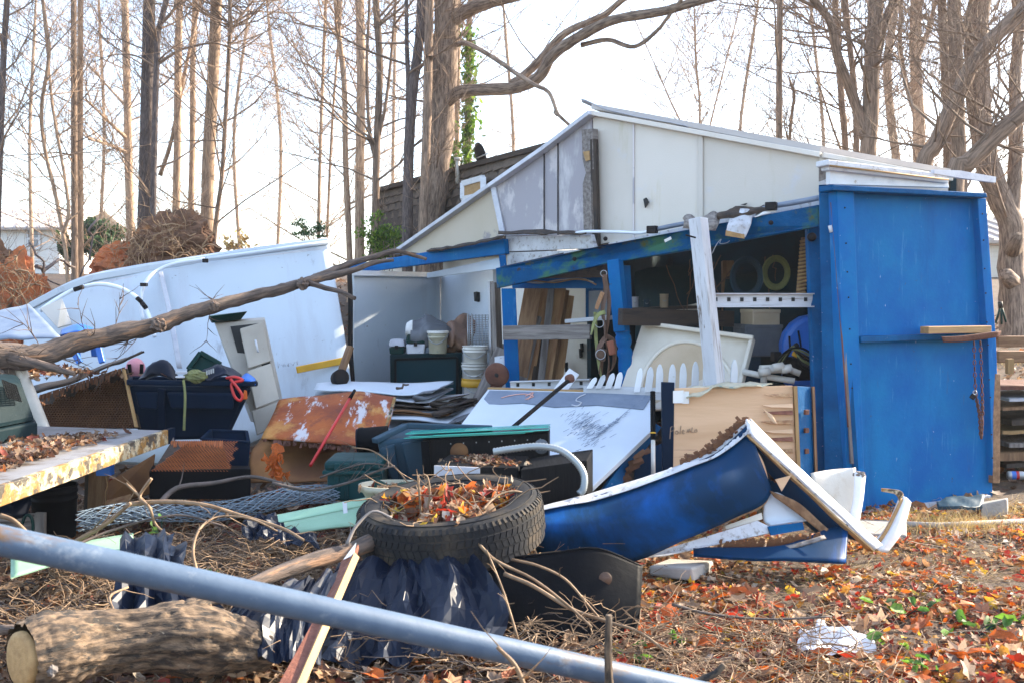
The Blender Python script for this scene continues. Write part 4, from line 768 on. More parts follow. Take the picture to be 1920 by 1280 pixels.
# dark pipe and sledge hammer at the panel's right edge
one(MB().tube(smoothpts(pp((655, 512, 9.1), (657, 560, 9.0), (657, 650, 8.9), (661, 720, 8.8), (660, 760, 8.8))), .023, 10), 'downspout', MT['iron'], 'dark downspout pipe standing between the fallen panel and the white inner wall', 'pipe')
t = T('sledge_hammer', 'sledge hammer with wooden handle leaning at the right end of the fallen panel', 'hammer', px(632, 716, 7.9))
part(MB().bar(px(636, 708, 7.9), px(657, 649, 8.0), .055, .045), 'handle', 'wood', t, bev=.008); dd = px(643, 700, 7.85) - px(622, 712, 7.8)
part(MB().lathe([(0, 0), (.06, 0), (.066, .012), (.066, .09), (.06, .1), (0, .1)], Matrix.Translation(px(634, 710, 7.85)) @ Matrix.Rotation(R(75), 4, 'X') @ Matrix.Rotation(R(25), 4, 'Y'), 18), 'head', 'iron', t)

# ============================================================ fallen branch across the left
t = T('fallen_branch', 'long forked dead branch fallen across the fallen white panel from the left edge', 'branch', px(100, 660, 6.4))
mb = MB(); sp = smoothpts(pp((-40, 662, 6.1), (30, 668, 6.2), (90, 662, 6.3), (150, 640, 6.4), (220, 626, 6.5), (290, 610, 6.6), (340, 592, 6.7), (400, 575, 6.8), (470, 556, 7.0), (530, 542, 7.1), (566, 531, 7.2)), 5)
mb.tube(sp, [.088 - .055 * (i / (len(sp) - 1)) ** .8 for i in range(len(sp))], 14, rough=.3); part(mb, 'trunk', 'deadwood', t)
def limb(pts, r0, r1, rough=.3): return part(MB().tube(smoothpts(pp(*pts), 5), [r0 + (r1 - r0) * i / ((len(pts) - 1) * 5) for i in range((len(pts) - 1) * 5 + 1)], 10, rough=rough), 'limb', 'deadwood', t)
limb([(562, 532, 7.2), (600, 518, 7.3), (650, 497, 7.5), (700, 482, 7.7), (742, 471, 7.8), (775, 479, 7.9), (800, 486, 7.9)], .032, .012)
limb([(566, 532, 7.2), (610, 520, 7.25), (660, 508, 7.3), (700, 493, 7.35), (738, 488, 7.4)], .035, .012)
limb([(580, 531, 7.2), (610, 540, 7.15), (640, 548, 7.1), (666, 560, 7.05)], .022, .014)
limb([(20, 672, 6.15), (80, 685, 6.1), (140, 700, 6.1)], .04, .015)
for (x, y, Y, r) in ((297, 610, 6.55, .05), (402, 574, 6.75, .035), (566, 533, 7.15, .042)): blob_ = MB(); blob(blob_, px(x, y, Y), (r, r, r), .5, x, 14, 10); part(blob_, 'knot', 'deadwood', t)
mb = MB()
for k in range(14):
    b, d = at_poly(sp, random.uniform(0, .75)); grow(mb, b, (random.gauss(0, .8), random.gauss(-.3, .5), random.gauss(0, .9)), random.uniform(.15, .4), .004, 1, 2, 0)
part(mb, 'twig', 'deadwood', t)['kind'] = 'stuff'

# ============================================================ things along the back, left to right
def lbl(name, label, cat, base, group=None): return T(name, label, cat, base, group)
# blue plastic chair behind the branch
t = lbl('plastic_chair', 'bright blue plastic chair upside down behind the fallen branch', 'chair', px(155, 690, 7.6))
part(MB().surf([pp((118, 622, 7.6), (150, 612, 7.6), (178, 622, 7.6)), pp((115, 632, 7.5), (148, 626, 7.35), (182, 634, 7.5))], 12, 5, .02), 'seat', 'skyblue', t)
for a, b in (((122, 630, 7.5), (150, 680, 7.45)), ((180, 632, 7.5), (192, 680, 7.45)), ((140, 622, 7.7), (146, 675, 7.75)), ((172, 622, 7.7), (178, 668, 7.75))): part(MB().bar(px(*a), px(*b), .045, .03, (0, 1, 0)), 'leg', 'skyblue', t, bev=.006)
t = lbl('toy_helmet', 'pink and black toy helmet behind the broken honeycomb door', 'helmet', px(254, 708, 7.4))
hb = MB(); blob(hb, px(254, 692, 7.4), (.072, .07, .085), .02, 3, 20, 14); part(hb, 'shell', 'pink', t)
part(MB().bar(px(242, 682, 7.32), px(244, 702, 7.32), .022, .02, (0, 1, 0)), 'strap', 'black', t); part(MB().bar(px(266, 682, 7.32), px(265, 702, 7.32), .022, .02, (0, 1, 0)), 'strap', 'black', t)
one(MB().surf([pp((222, 694, 7.1), (240, 712, 7.0), (262, 714, 7.0)), pp((226, 704, 7.0), (244, 722, 6.9), (262, 720, 6.95))], 8, 4, .004, .01, 8), 'plastic_strip', MT['red'], 'crumpled red plastic strip under the pink toy helmet', 'plastic strip')
# filing cabinet
t = lbl('filing_cabinet', 'beige steel cabinet tilted against the fallen white panel, upper door hanging open', 'cabinet', px(470, 800, 7.3))
part(MB().hexa(pp((478, 792, 7.15), (528, 778, 7.4), (535, 770, 7.6), (470, 790, 7.5)), pp((402, 606, 7.4), (496, 599, 7.5), (496, 595, 7.75), (402, 602, 7.75))), 'carcass', 'beige', t, bev=.006)
part(MB().slab(pp((432, 612, 7.385), (487, 606, 7.44), (514, 706, 7.35), (460, 716, 7.30)), .01), 'opening', 'vent', t)
part(MB().slab(pp((450, 616, 7.3), (492, 604, 7.36), (508, 676, 7.3), (466, 690, 7.22)), .03), 'door', 'beige', t, bev=.006); part(MB().slab(pp((464, 695, 7.2), (508, 680, 7.28), (524, 748, 7.24), (480, 765, 7.14)), .03), 'door', 'beige', t, bev=.006)
part(MB().slab(pp((472, 770, 7.12), (526, 752, 7.2), (534, 790, 7.18), (482, 815, 7.08)), .03), 'drawer', 'beige', t, bev=.006)
part(MB().bar(px(445, 640, 7.4), px(454, 640, 7.4), .03, .012), 'shelf', 'beige', t)
part(MB().tube(pp((479, 637, 7.26), (484, 660, 7.23)), .008, 6), 'handle', 'flash', t)
one(MB().hexa(pp((397, 606, 7.35), (452, 599, 7.45), (452, 599, 7.7), (399, 604, 7.7)), pp((390, 594, 7.3), (464, 584, 7.4), (462, 584, 7.75), (392, 592, 7.75))), 'planter_tray', MT['green'], 'dark green planter tray on top of the tilted beige cabinet', 'tray', bev=.006)
# dark TV style cabinet with things on top
t = lbl('storage_cabinet', 'dark teal cabinet standing in the open bay against the white inner wall', 'cabinet', px(800, 845, 9.1))
part(MB().hexa(pp((734, 860, 8.9), (866, 860, 8.9), (866, 850, 9.5), (738, 850, 9.5)), pp((731, 664, 8.9), (867, 660, 8.9), (867, 660, 9.5), (737, 662, 9.5))), 'carcass', 'cabinet', t, bev=.01)
mb = MB(); c = pp((741, 674, 8.87), (857, 670, 8.87), (857, 850, 8.87), (743, 850, 8.87))
part(MB().slab(c, .02), 'screen', 'screen', t)
for i in range(4): mb.bar(c[i], c[(i + 1) % 4], .02, .02, (0, 1, 0))
part(mb, 'screen_frame', 'black', t)
def tbox(name, label, x0, x1, yt, ym, yb, Y, ml, mu, dep=.2, group='boxes on the dark teal cabinet'):
    t = lbl(name, label, 'toolbox', px((x0 + x1) / 2, yb, Y), group); k = (x1 - x0) * .06
    part(MB().hexa([*pp((x0 + k, yb, Y), (x1 - k, yb, Y)), px(x1 - k, yb, Y) + Vector((0, dep, 0)), px(x0 + k, yb, Y) + Vector((0, dep, 0))], [*pp((x0, ym, Y), (x1, ym, Y)), px(x1, ym, Y) + Vector((0, dep, 0)), px(x0, ym, Y) + Vector((0, dep, 0))]), 'tub', ml, t, bev=.012)
    part(MB().hexa([*pp((x0 - 1, ym - 1, Y - .01), (x1 + 1, ym - 1, Y - .01)), px(x1 + 1, ym - 1, Y) + Vector((0, dep, 0)), px(x0 - 1, ym - 1, Y) + Vector((0, dep, 0))], [*pp((x0 + k * .6, yt, Y + .03), (x1 - k * .6, yt, Y + .03)), px(x1 - k, yt, Y) + Vector((0, dep - .03, 0)), px(x0 + k, yt, Y) + Vector((0, dep - .03, 0))]), 'lid', mu, t, bev=.02)
    part(MB().box(px((x0 + x1) / 2, ym, Y - .015), (.03, .02, .035)), 'latch', 'iron', t, bev=.003)
    return t
tbox('toolbox', 'small toolbox with grey lid at the left end of the teal cabinet', 729, 758, 636, 651, 664, 8.95, 'green', 'flash')
t = tbox('toolbox', 'grey toolbox with dark green lid in the middle of the teal cabinet', 761, 797, 626, 645, 664, 8.93, 'flash', 'green')
def bucket(label, x, yt, yb, wt, Y, m, lid=None, group=None, name='bucket', nest=False, tilt=None, handle=True, taper=.86):
    b = px(x, yb, Y); tz = px(x, yt, Y).z; h = tz - b.z; r = wt / 2 * Y / FPX
    t = lbl(name, label, 'bucket', b, group); M4 = Matrix.Translation(b)
    if tilt is not None: M4 = M4 @ tilt
    pr = [(0, 0), (r * taper, 0), (r * (taper + .02), h * .02), (r * .95, h * .72), (r * 1.0, h * .73), (r * 1.0, h * .76), (r * .96, h * .77), (r * .96, h * .85), (r * 1.01, h * .86), (r * 1.01, h * .9), (r * .97, h * .91), (r * .98, h * .97), (r * 1.03, h * .975), (r * 1.03, h), (r * .95, h), (r * .93, h * .6), (r * .85, h * .05), (0, h * .05)]
    part(MB().lathe(pr, M4, 28), 'body', m, t)
    if lid: part(MB().lathe([(r * 1.07, h * .94), (r * 1.09, h * 1.03), (r * .98, h * 1.05), (0, h * 1.04)], M4, 28), 'lid', lid, t)
    if handle: part(MB().tube(smoothpts([M4 @ Vector((-r * 1.03, 0, h * .88)), M4 @ Vector((-r * .7, -r * .85, h * .6)), M4 @ Vector((0, -r * 1.08, h * .45)), M4 @ Vector((r * .7, -r * .85, h * .65)), M4 @ Vector((r * 1.03, 0, h * .88))]), .004, 5), 'handle', 'wire', t)
    return t
bucket('mustard stained white bucket with lid on the teal cabinet', 821, 622, 662, 38, 8.92, 'bucket_y', 'bucket', 'boxes on the dark teal cabinet')
bucket('white bucket with yellow rim at the bottom of the bucket stack', 891, 702, 760, 46, 8.6, 'bucket', None, 'buckets stacked in the open bay', taper=.9)
part(MB().lathe([(.116, 0), (.121, .005), (.121, .05), (.116, .055), (.119, .06), (.119, .075)], Matrix.Translation(px(891, 724, 8.6)), 28), 'rim_band', 'yellow', bpy.data.objects['bucket.001'])
bucket('dirty white bucket in the middle of the bucket stack', 890, 679, 725, 49, 8.6, 'bucket', None, 'buckets stacked in the open bay', taper=.9)
bucket('dirty white open bucket on top of the bucket stack', 891, 648, 690, 48, 8.6, 'bucket', None, 'buckets stacked in the open bay')
cb = MB(); cb.surf([pp((772, 602, 9.1), (795, 596, 9.15), (800, 590, 9.2), (838, 608, 9.2), (846, 620, 9.2)), pp((770, 630, 8.95), (790, 626, 8.95), (802, 612, 8.95), (832, 618, 8.98), (848, 628, 9.0)), pp((772, 655, 9.0), (790, 655, 8.98), (806, 650, 8.95), (828, 650, 8.98), (842, 650, 9.0))], 16, 12, .01, .03, 7)
one(cb, 'folded_tarp', MT['tarp_grey'], 'folded grey tarp heaped behind the boxes on the teal cabinet', 'tarp')
cb = MB(); cb.surf([pp((833, 606, 9.3), (850, 600, 9.3), (876, 600, 9.3), (892, 612, 9.3)), pp((835, 640, 9.0), (852, 630, 8.95), (870, 635, 9.0), (885, 640, 9.0)), pp((838, 662, 9.1), (850, 662, 9.05), (866, 662, 9.1), (872, 660, 9.1))], 16, 14, .012, .08, 9)
one(cb, 'plastic_bag', MT['brownbag'], 'crumpled brown plastic bag beside the wire grid on the teal cabinet', 'bag')
one(MB().surf([pp((762, 604, 9.0), (774, 600, 9.0)), pp((760, 622, 8.96), (773, 622, 8.97)), pp((762, 628, 9.0), (774, 630, 9.0))], 8, 8, .006, .03, 12), 'rag', MT['paper'], 'white and blue rag left of the grey tarp on the teal cabinet', 'rag')
t = lbl('wire_grid', 'white wire grid panel propped against the white inner wall above the bucket stack', 'wire grid', px(898, 650, 8.9))
mb = MB()
for k in range(7): mb.tube(pp((880 + k * 6, 590, 9.0), (881 + k * 6, 660, 8.9)), .0045, 4)
for k in range(16): mb.tube(pp((879, 592 + k * 4.3, 9.0), (918, 591 + k * 4.3, 8.98)), .003, 4)
part(mb, 'mesh', 'wire', t)
mb = MB()
for x in (877, 884): mb.tube(pp((x, 588, 8.96), (x + 1, 662, 8.9)), .006, 5)
part(mb, 'frame', 'wire', t)
# pulley wheel and boards
one(MB().bar(px(895, 752, 8.0), px(940, 655, 8.35), .09, .045, (0, -1, .3)), 'board', MT['wood_grey'], 'grey board leaning behind the rusty wheel disc', 'board', group='boards near the rusty wheel', bev=.004)
one(MB().slab(pp((927, 668, 8.0), (960, 664, 7.98), (955, 730, 7.9), (930, 735, 7.9)), .05), 'board', MT['trim_dirty'], 'white flaking board end right behind the rusty wheel disc', 'board', group='boards near the rusty wheel', bev=.004)
one(MB().bar(px(905, 770, 7.8), px(950, 690, 8.0), .08, .04, (0, -1, .3)), 'board', MT['rust'], 'dark red brown board under the rusty wheel disc', 'board', group='boards near the rusty wheel', bev=.004)
t = lbl('wheel_disc', 'round rusty wheel disc with a hole leaning beside the bucket stack', 'wheel', px(931, 725, 7.8))
part(MB().lathe([(.018, -.02), (.088, -.02), (.095, -.012), (.095, .012), (.088, .02), (.03, .02), (.018, .03)], Matrix.Translation(px(932, 702, 7.75)) @ Matrix.Rotation(R(-80), 4, 'X') @ Matrix.Rotation(R(14), 4, 'Y'), 36), 'disc', 'rust', t); part(MB().lathe([(0, 0), (.02, 0), (.02, .01), (0, .01)], Matrix.Translation(px(932, 702, 7.74)) @ Matrix.Rotation(R(90), 4, 'X'), 12), 'hub_hole', 'vent', t)
# leaning lumber in the bay
lum = [(968, 725, 1000, 540, 'wood', 34), (985, 730, 1020, 535, 'wood_light', 26), (1000, 732, 1010, 560, 'wood', 24), (992, 735, 1040, 538, 'wood_dark', 22), (1012, 735, 1034, 540, 'wood_grey', 13), (1020, 730, 1052, 532, 'wood_light', 22), (1028, 735, 1060, 545, 'wood', 16), (1045, 720, 1068, 555, 'wood_light', 18), (978, 720, 1012, 575, 'wood_grey', 18), (1005, 722, 1028, 575, 'wood_dark', 20), (975, 700, 1030, 530, 'wood', 14)]
kinds = ['leftmost wide brown plank of the lumber leaning in the bay', 'orange plank second from the left in the leaning lumber', 'short brown plank in the left half of the leaning lumber', 'dark long plank slanting across the middle of the leaning lumber', 'thin grey strip in the middle of the leaning lumber', 'bright split plank right of the thin grey strip in the lumber', 'narrow brown plank behind the bright split plank of the lumber', 'rightmost short orange plank of the leaning lumber', 'grey plank low on the left side of the leaning lumber', 'dark plank just left of the thin grey strip in the lumber', 'narrow slanting brown plank at the back of the leaning lumber']
for k, (x0, y0, x1, y1, m, w) in enumerate(lum):
    Y = 8.2 + .07 * (k % 4); one(MB().bar(px(x0, y0, Y - .15), px(x1, y1, Y + .25), w * Y / FPX, .03, (0, -1, .2), seg=4, warp=.008), 'plank', MT[m], kinds[k], 'plank', group='lumber leaning in the bay', bev=.003)
# harness of straps on the post
t = lbl('strap_harness', 'tangle of leather and webbing straps hanging from a ring on the turned blue post', 'harness', px(1130, 700, 6.95))
def strap(pts, w, m, nm='strap'):
    P = smoothpts(pp(*pts), 4); mb = MB(); vs = []
    for i, p in enumerate(P):
        tdir = (P[min(i + 1, len(P) - 1)] - P[max(i - 1, 0)]).normalized(); tw = Vector((math.cos(i * .12), -math.sin(i * .12) * .8, 0)); s_ = (tw - tdir * tw.dot(tdir)).normalized(); nrm = s_.cross(tdir)
        for q, z in ((-1, -1), (1, -1), (1, 1), (-1, 1)): vs.append(p + s_ * q * w / 2 + nrm * z * .0025)
    fs = [(i * 4 + j, i * 4 + (j + 1) % 4, i * 4 + 4 + (j + 1) % 4, i * 4 + 4 + j) for i in range(len(P) - 1) for j in range(4)]
    mb.add(vs, fs + [(3, 2, 1, 0), tuple(len(vs) - 4 + j for j in range(4))], None, False); part(mb, nm, m, t)
Yh = 7.0
strap([(1133, 515, Yh), (1136, 545, Yh), (1130, 580, Yh), (1134, 620, Yh), (1130, 660, Yh), (1126, 700, Yh)], .035, 'leather'); strap([(1130, 548, Yh), (1122, 568, Yh), (1118, 580, Yh)], .03, 'wood_light')
strap([(1135, 585, Yh - .03), (1122, 590, Yh - .03), (1114, 605, Yh - .03), (1108, 628, Yh - .03)], .03, 'strap'); strap([(1116, 585, Yh), (1118, 640, Yh), (1124, 690, Yh), (1130, 715, Yh)], .024, 'strap')
strap([(1134, 520, Yh), (1142, 560, Yh), (1140, 600, Yh), (1136, 640, Yh), (1142, 680, Yh), (1138, 720, Yh)], .028, 'leather'); strap([(1137, 630, Yh), (1150, 640, Yh), (1152, 670, Yh), (1148, 690, Yh), (1140, 698, Yh)], .034, 'leather'); strap([(1135, 632, Yh), (1124, 650, Yh - .04), (1120, 668, Yh - .04), (1132, 676, Yh - .04), (1136, 655, Yh)], .036, 'leather')
part(MB().box(px(1127, 662, Yh - .06), (.06, .015, .07), tilt=Matrix.Rotation(.4, 4, 'Y')), 'pouch', 'leather', t, bev=.01); part(MB().box(px(1146, 652, Yh - .05), (.05, .02, .1), tilt=Matrix.Rotation(-.2, 4, 'Y')), 'pouch', 'wood_red', t, bev=.01)
tor = lambda c, r, rr, M=Matrix(): MB().tube([Vector(c) + M @ Vector((r * math.cos(a * .524), 0, r * math.sin(a * .524))) for a in range(13)], rr, 6, False)
part(tor(px(1132, 513, Yh), .022, .003), 'ring', 'wire', t); part(tor(px(1126, 664, Yh - .075), .034, .003), 'buckle', 'wire', t); part(tor(px(1124, 606, Yh - .03), .03, .003), 'buckle', 'wire', t)
# cream arched panel
t = lbl('arched_panel', 'cream fibreglass panel with tan arched recess leaning behind the picket fence', 'panel', px(1280, 730, 7.1))
part(MB().slab(pp((1204, 606, 7.35), (1412, 634, 7.1), (1380, 760, 6.85), (1150, 770, 7.05)), .04), 'panel', 'cream', t, bev=.008)
part(MB().bar(px(1202, 605, 7.31), px(1413, 633, 7.06), .06, .03), 'lip', 'cream', t, bev=.008); part(MB().bar(px(1411, 634, 7.08), px(1380, 755, 6.83), .03, .06), 'lip', 'cream', t, bev=.008)
ap0, ap1, ap2 = pp((1204, 606, 7.35), (1412, 634, 7.1), (1150, 770, 7.05)); AP = lambda x, y, o: onplane(x, y, ap0, ap1, ap2, o)
ex = [(1186, 768)] + [(1292 - 92 * math.cos(q), 745 - 112 * math.sin(q) + 8 * (1 - math.cos(q))) for q in np.linspace(0, math.pi, 19)] + [(1376, 768)]
part(MB().slab([AP(x, y, .006) for x, y in ex], .004), 'arch_recess', 'tan', t)
part(MB().tube(smoothpts([AP(x, y, .008) for x, y in ex], 3), .016, 8), 'arch_rim', 'cream', t)
# picket fence
t = lbl('picket_fence', 'section of white picket fence standing among the debris in front of the shed', 'fence', px(1260, 740, 6.7))
pk = [(1105, 728, 1117, 707, 11), (1122, 728, 1133, 702, 11), (1140, 728, 1150, 699, 12), (1157, 728, 1164, 697, 12), (1194, 735, 1202, 689, 11), (1215, 735, 1221, 687, 13), (1236, 735, 1238, 682, 13), (1259, 735, 1262, 682, 13), (1280, 740, 1282, 680, 13), (1303, 740, 1305, 677, 13), (1325, 742, 1325, 676, 13), (1352, 742, 1353, 675, 13), (1375, 742, 1378, 673, 13)]
for x0, y0, x1, y1, w in pk:
    Y = 6.75 - (x0 - 1105) / 270 * .25; dx = (x1 - x0); 
    q = [(x0 - w / 2, y0), (x0 + w / 2, y0), (x0 + dx * .7 + w / 2, y0 + (y1 - y0) * .66), (x0 + dx * .85 + w * .38, y0 + (y1 - y0) * .84), (x1 + w * .16, y0 + (y1 - y0) * .97), (x1, y1), (x1 - w * .2, y0 + (y1 - y0) * .97), (x0 + dx * .85 - w * .42, y0 + (y1 - y0) * .84), (x0 + dx * .7 - w / 2, y0 + (y1 - y0) * .66)]
    part(MB().slab([px(a, b, Y) for a, b in q], .018), 'picket', 'trim', t, bev=.003)
part(MB().bar(px(1095, 733, 6.8), px(1390, 742, 6.52), .04, .08), 'rail', 'trim_dirty', t)
# pale metal rails with square holes
def holed(label, a, b, w, n, grp):
    t = lbl('slotted_rail', label, 'rail', px(*a), grp); part(MB().bar(px(*a), px(*b), .03, w), 'channel', 'trim_dirty', t, bev=.003)
    part(MB().bar(px(*a) + Vector((0, -.02, w / 2)), px(*b) + Vector((0, -.02, w / 2)), .05, .008), 'flange', 'trim_dirty', t); part(MB().bar(px(*a) + Vector((0, -.02, -w / 2)), px(*b) + Vector((0, -.02, -w / 2)), .05, .008), 'flange', 'trim_dirty', t)
    for k in range(n):
        q = (k + .45) / n; p = px(*a).lerp(px(*b), q) + Vector((0, -.017, .005)); part(MB().box(p, (.022, .01, .026)), 'slot', 'vent', t)
    return t
t = holed('white slotted metal rail from the leaning white post to the right blue post', (1330, 563, 6.55), (1522, 563, 6.7), .085, 8, 'slotted metal rails'); part(MB().box(px(1329, 560, 6.5), (.03, .06, .085), .3), 'end_cap', 'flaky', t)
holed('grey slotted metal rail low behind the leaning white panel', (958, 722, 7.4), (1106, 718, 7.2), .06, 5, 'slotted metal rails')
one(MB().bar(px(1048, 735, 6.9), px(1076, 697, 7.1), .085, .02, (0, -1, .3)), 'board', MT['trim'], 'short white board end sticking up behind the leaning white panel', 'board', bev=.003)
# right interior things
t = lbl('kayak', 'bright blue plastic kayak end standing in the dark right corner of the shed', 'kayak', px(1500, 730, 7.4))
part(MB().slab(pp((1468, 645, 7.4), (1474, 625, 7.4), (1488, 606, 7.4), (1506, 594, 7.4), (1535, 588, 7.4), (1545, 660, 7.4), (1530, 730, 7.4), (1480, 730, 7.4), (1470, 690, 7.4)), .16), 'hull', 'skyblue', t, bev=.04)
part(MB().tube(pp((1482, 655, 7.33), (1480, 630, 7.33)), .008, 5), 'strap', 'black', t); part(MB().tube(pp((1502, 650, 7.33), (1497, 620, 7.33)), .008, 5), 'strap', 'black', t)
t = lbl('power_washer', 'black and yellow pressure washer with looped hoses in the right corner of the shed', 'pressure washer', px(1485, 735, 6.95))
part(MB().box(px(1500, 690, 7.05), (.18, .2, .16), .3), 'housing', 'black', t, bev=.02); part(MB().box(px(1500, 668, 6.92), (.12, .03, .035), .2, Matrix.Rotation(.4, 4, 'Y')), 'panel', 'yellow', t, bev=.008); part(MB().box(px(1455, 668, 7.0), (.06, .06, .07), .3), 'valve', 'iron', t, bev=.01)
for k in range(7): part(MB().tube(smoothpts([px(1442 + 4 * k, 700 - 3 * k, 6.9), px(1470 + 4 * k, 662 - 3 * k, 6.88), px(1500, 652 + 5 * k, 6.86), px(1530, 668 + 5 * k, 6.9)]), .009, 6), 'hose', ('black', 'strap', 'iron')[k % 3], t)
t = lbl('pvc_pipework', 'bundle of dirty white PVC pipes and elbows below the pressure washer', 'pipe', px(1450, 725, 6.85))
for P in ([(1392, 696, 6.9), (1440, 706, 6.85), (1490, 714, 6.8)], [(1425, 690, 6.8), (1470, 688, 6.82), (1500, 700, 6.8)], [(1432, 722, 6.8), (1432, 696, 6.8), (1436, 692, 6.82)], [(1440, 694, 6.78), (1476, 692, 6.76)]): part(MB().tube(pp(*P), .022, 10), 'pipe', 'pvc', t)
for x, y in ((1433, 697), (1474, 691), (1459, 688)): part(MB().lathe([(0, -.035), (.03, -.035), (.03, .035), (0, .035)], Matrix.Translation(px(x, y, 6.76)) @ Matrix.Rotation(R(80), 4, 'Y'), 14), 'elbow', 'pvc', t)
one(MB().box(px(1418, 545, 8.3), (.12, .1, .24)), 'red_container', MT['red'], 'dim red container deep in the dark right bay', 'container', bev=.03)
# on the door rail
one(MB().bar(D(1733, 619, .16), D(1851, 617, .10), .07, .048, (0, 0, 1)), 'wood_block', MT['raw'], 'pale sawn stud lying on the mid rail of the blue door', 'wood', bev=.004)
one(MB().surf([[D(1765, 631, .2), D(1795, 630, .2), D(1830, 626, .2), D(1876, 620, .18)], [D(1768, 641, .19), D(1795, 641, .19), D(1835, 637, .18), D(1872, 631, .16)]], 14, 3, .006, .004, 6), 'mower_blade', MT['rust'], 'rusty mower blade lying across the mid rail of the blue door', 'blade')
t = lbl('rusty_chain', 'rusty chain with padlock hanging in two strands down the blue door', 'chain', D(1836, 820, .1))
lm_ = None; strands = [[D(1826, 638, .1), D(1829, 730, .1), D(1836, 775, .1), D(1839, 820, .1)], [D(1838, 638, .1), D(1841, 730, .1), D(1842, 780, .1), D(1840, 820, .1)]]
for s_ in strands:
    P = smoothpts(s_, 8); L = 0; acc = [0]
    for a, b in zip(P, P[1:]): acc.append(acc[-1] + (b - a).length)
    n = int(acc[-1] / .026)
    for k in range(n):
        c, d = at_poly(P, (k + .5) / n)
        if lm_ is None: o = MB().tube([Vector((.009 * math.cos(a) , 0, .017 * math.sin(a))) for a in np.linspace(0, 2 * math.pi, 11)], .0038, 5, False).build('link', MT['rust'], t, local=True); lm_ = o.data
        else: o = bpy.data.objects.new('link', lm_); COL.objects.link(o); o.parent = t
        M = d.to_track_quat('Z', 'Y').to_matrix().to_4x4() @ Matrix.Rotation(R(90) * (k % 2) + .4, 4, 'Z'); M.translation = c - ORG[t.name]; o.matrix_basis = M
part(MB().box(D(1824, 743, .12), (.035, .015, .035), tilt=Matrix.Rotation(.6, 4, 'Y')), 'padlock', 'iron', t, bev=.004); part(tor(D(1828, 735, .12), .013, .003), 'shackle', 'wire', t)

# dim things deep in the right bay
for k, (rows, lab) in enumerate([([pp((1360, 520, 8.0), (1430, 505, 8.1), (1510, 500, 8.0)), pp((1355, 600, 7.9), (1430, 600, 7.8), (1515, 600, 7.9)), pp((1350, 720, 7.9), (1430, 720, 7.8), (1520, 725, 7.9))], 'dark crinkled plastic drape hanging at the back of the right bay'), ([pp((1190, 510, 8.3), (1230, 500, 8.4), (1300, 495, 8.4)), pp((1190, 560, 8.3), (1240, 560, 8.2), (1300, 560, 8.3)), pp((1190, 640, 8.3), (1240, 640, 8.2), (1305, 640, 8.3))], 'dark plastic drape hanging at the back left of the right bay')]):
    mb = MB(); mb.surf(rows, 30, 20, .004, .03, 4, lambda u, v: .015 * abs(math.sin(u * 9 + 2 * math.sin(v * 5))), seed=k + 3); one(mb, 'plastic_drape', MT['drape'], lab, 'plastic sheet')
mb = MB()
for k in range(14):
    x = random.uniform(1190, 1500); y = random.uniform(475, 500); p = px(x, y, 7.7); mb.tube(wob(p, p + Vector((random.gauss(0, .15), 0, -random.uniform(.1, .5))), 6, .05), .004, 4, False)
one(mb, 'cobweb_wires', MT['leather'], 'thin wires hanging from the ceiling of the right bay', 'wires', kind='stuff')
# nail heads on the door frame
for k in range(10):
    for x0, x1 in ((1583, 1606), (1841, 1862)):
        q = (k + .5) / 10; p = D(lerp(x0, x1, q), lerp(372, 930 if x0 < 1700 else 880, q) + random.uniform(-10, 10), .073 if x0 < 1700 else .053); part(MB().lathe([(0, 0), (.006, 0), (.005, .004), (0, .005)], Matrix.Translation(p) @ Matrix.Rotation(R(90), 4, 'X'), 8), 'nail_head', 'iron', door)

part(MB().slab([G(*q, .02) for q in ((1119, 461), (1314, 418), (1540, 374), (1540, 404), (1314, 450), (1119, 497))], .03, U), 'fascia_board', 'trim_dirty')

# cans, boxes and coils deep in the right bay
for k, (x, y, w_, h_, m, lab) in enumerate([(1190, 578, 14, 20, 'flash', 'dim grey paint can left of the brace in the right bay'), (1212, 578, 12, 16, 'bin', 'small blue grey can beside the grey paint can in the right bay'), (1245, 577, 16, 24, 'tan', 'dim tan can in the middle of the right bay shelf')]):
    t = lbl('paint_can', lab, 'can', px(x, y, 7.75)); r_ = w_ / 2 * 7.75 / FPX; hh = h_ * 7.75 / FPX
    part(MB().lathe([(0, 0), (r_, 0), (r_, hh), (r_ * 1.05, hh), (r_ * 1.05, hh * 1.06), (r_ * .9, hh * 1.06), (r_ * .88, hh), (0, hh)], Matrix.Translation(px(x, y, 7.75)), 18), 'body', m, t); part(MB().tube(smoothpts([px(x, y, 7.75) + Vector((-r_, 0, hh * .9)), px(x, y, 7.75) + Vector((0, -r_ * 1.1, hh * .5)), px(x, y, 7.75) + Vector((r_, 0, hh * .9))]), .003, 5), 'handle', 'wire', t)
part(MB().bar(px(1175, 580, 7.8), px(1300, 576, 7.9), .22, .025), 'shelf', 'wood_dark')
for k, (x, y, r, m, lab) in enumerate([(1400, 520, .12, 'bin', 'coil of blue grey hose hanging on the back of the right bay'), (1455, 512, .10, 'strap', 'coil of olive cord hanging on the back of the right bay')]):
    t = lbl('hose_coil', lab, 'hose', px(x, y, 7.6))
    for q in range(4): part(MB().tube([px(x, y, 7.6 + .02 * q) + Vector(((r - .008 * q) * math.cos(z), 0, (r * 1.25 - .01 * q) * math.sin(z))) for z in np.linspace(0, 6.283, 25)], .011, 6, False), 'loop', m, t)
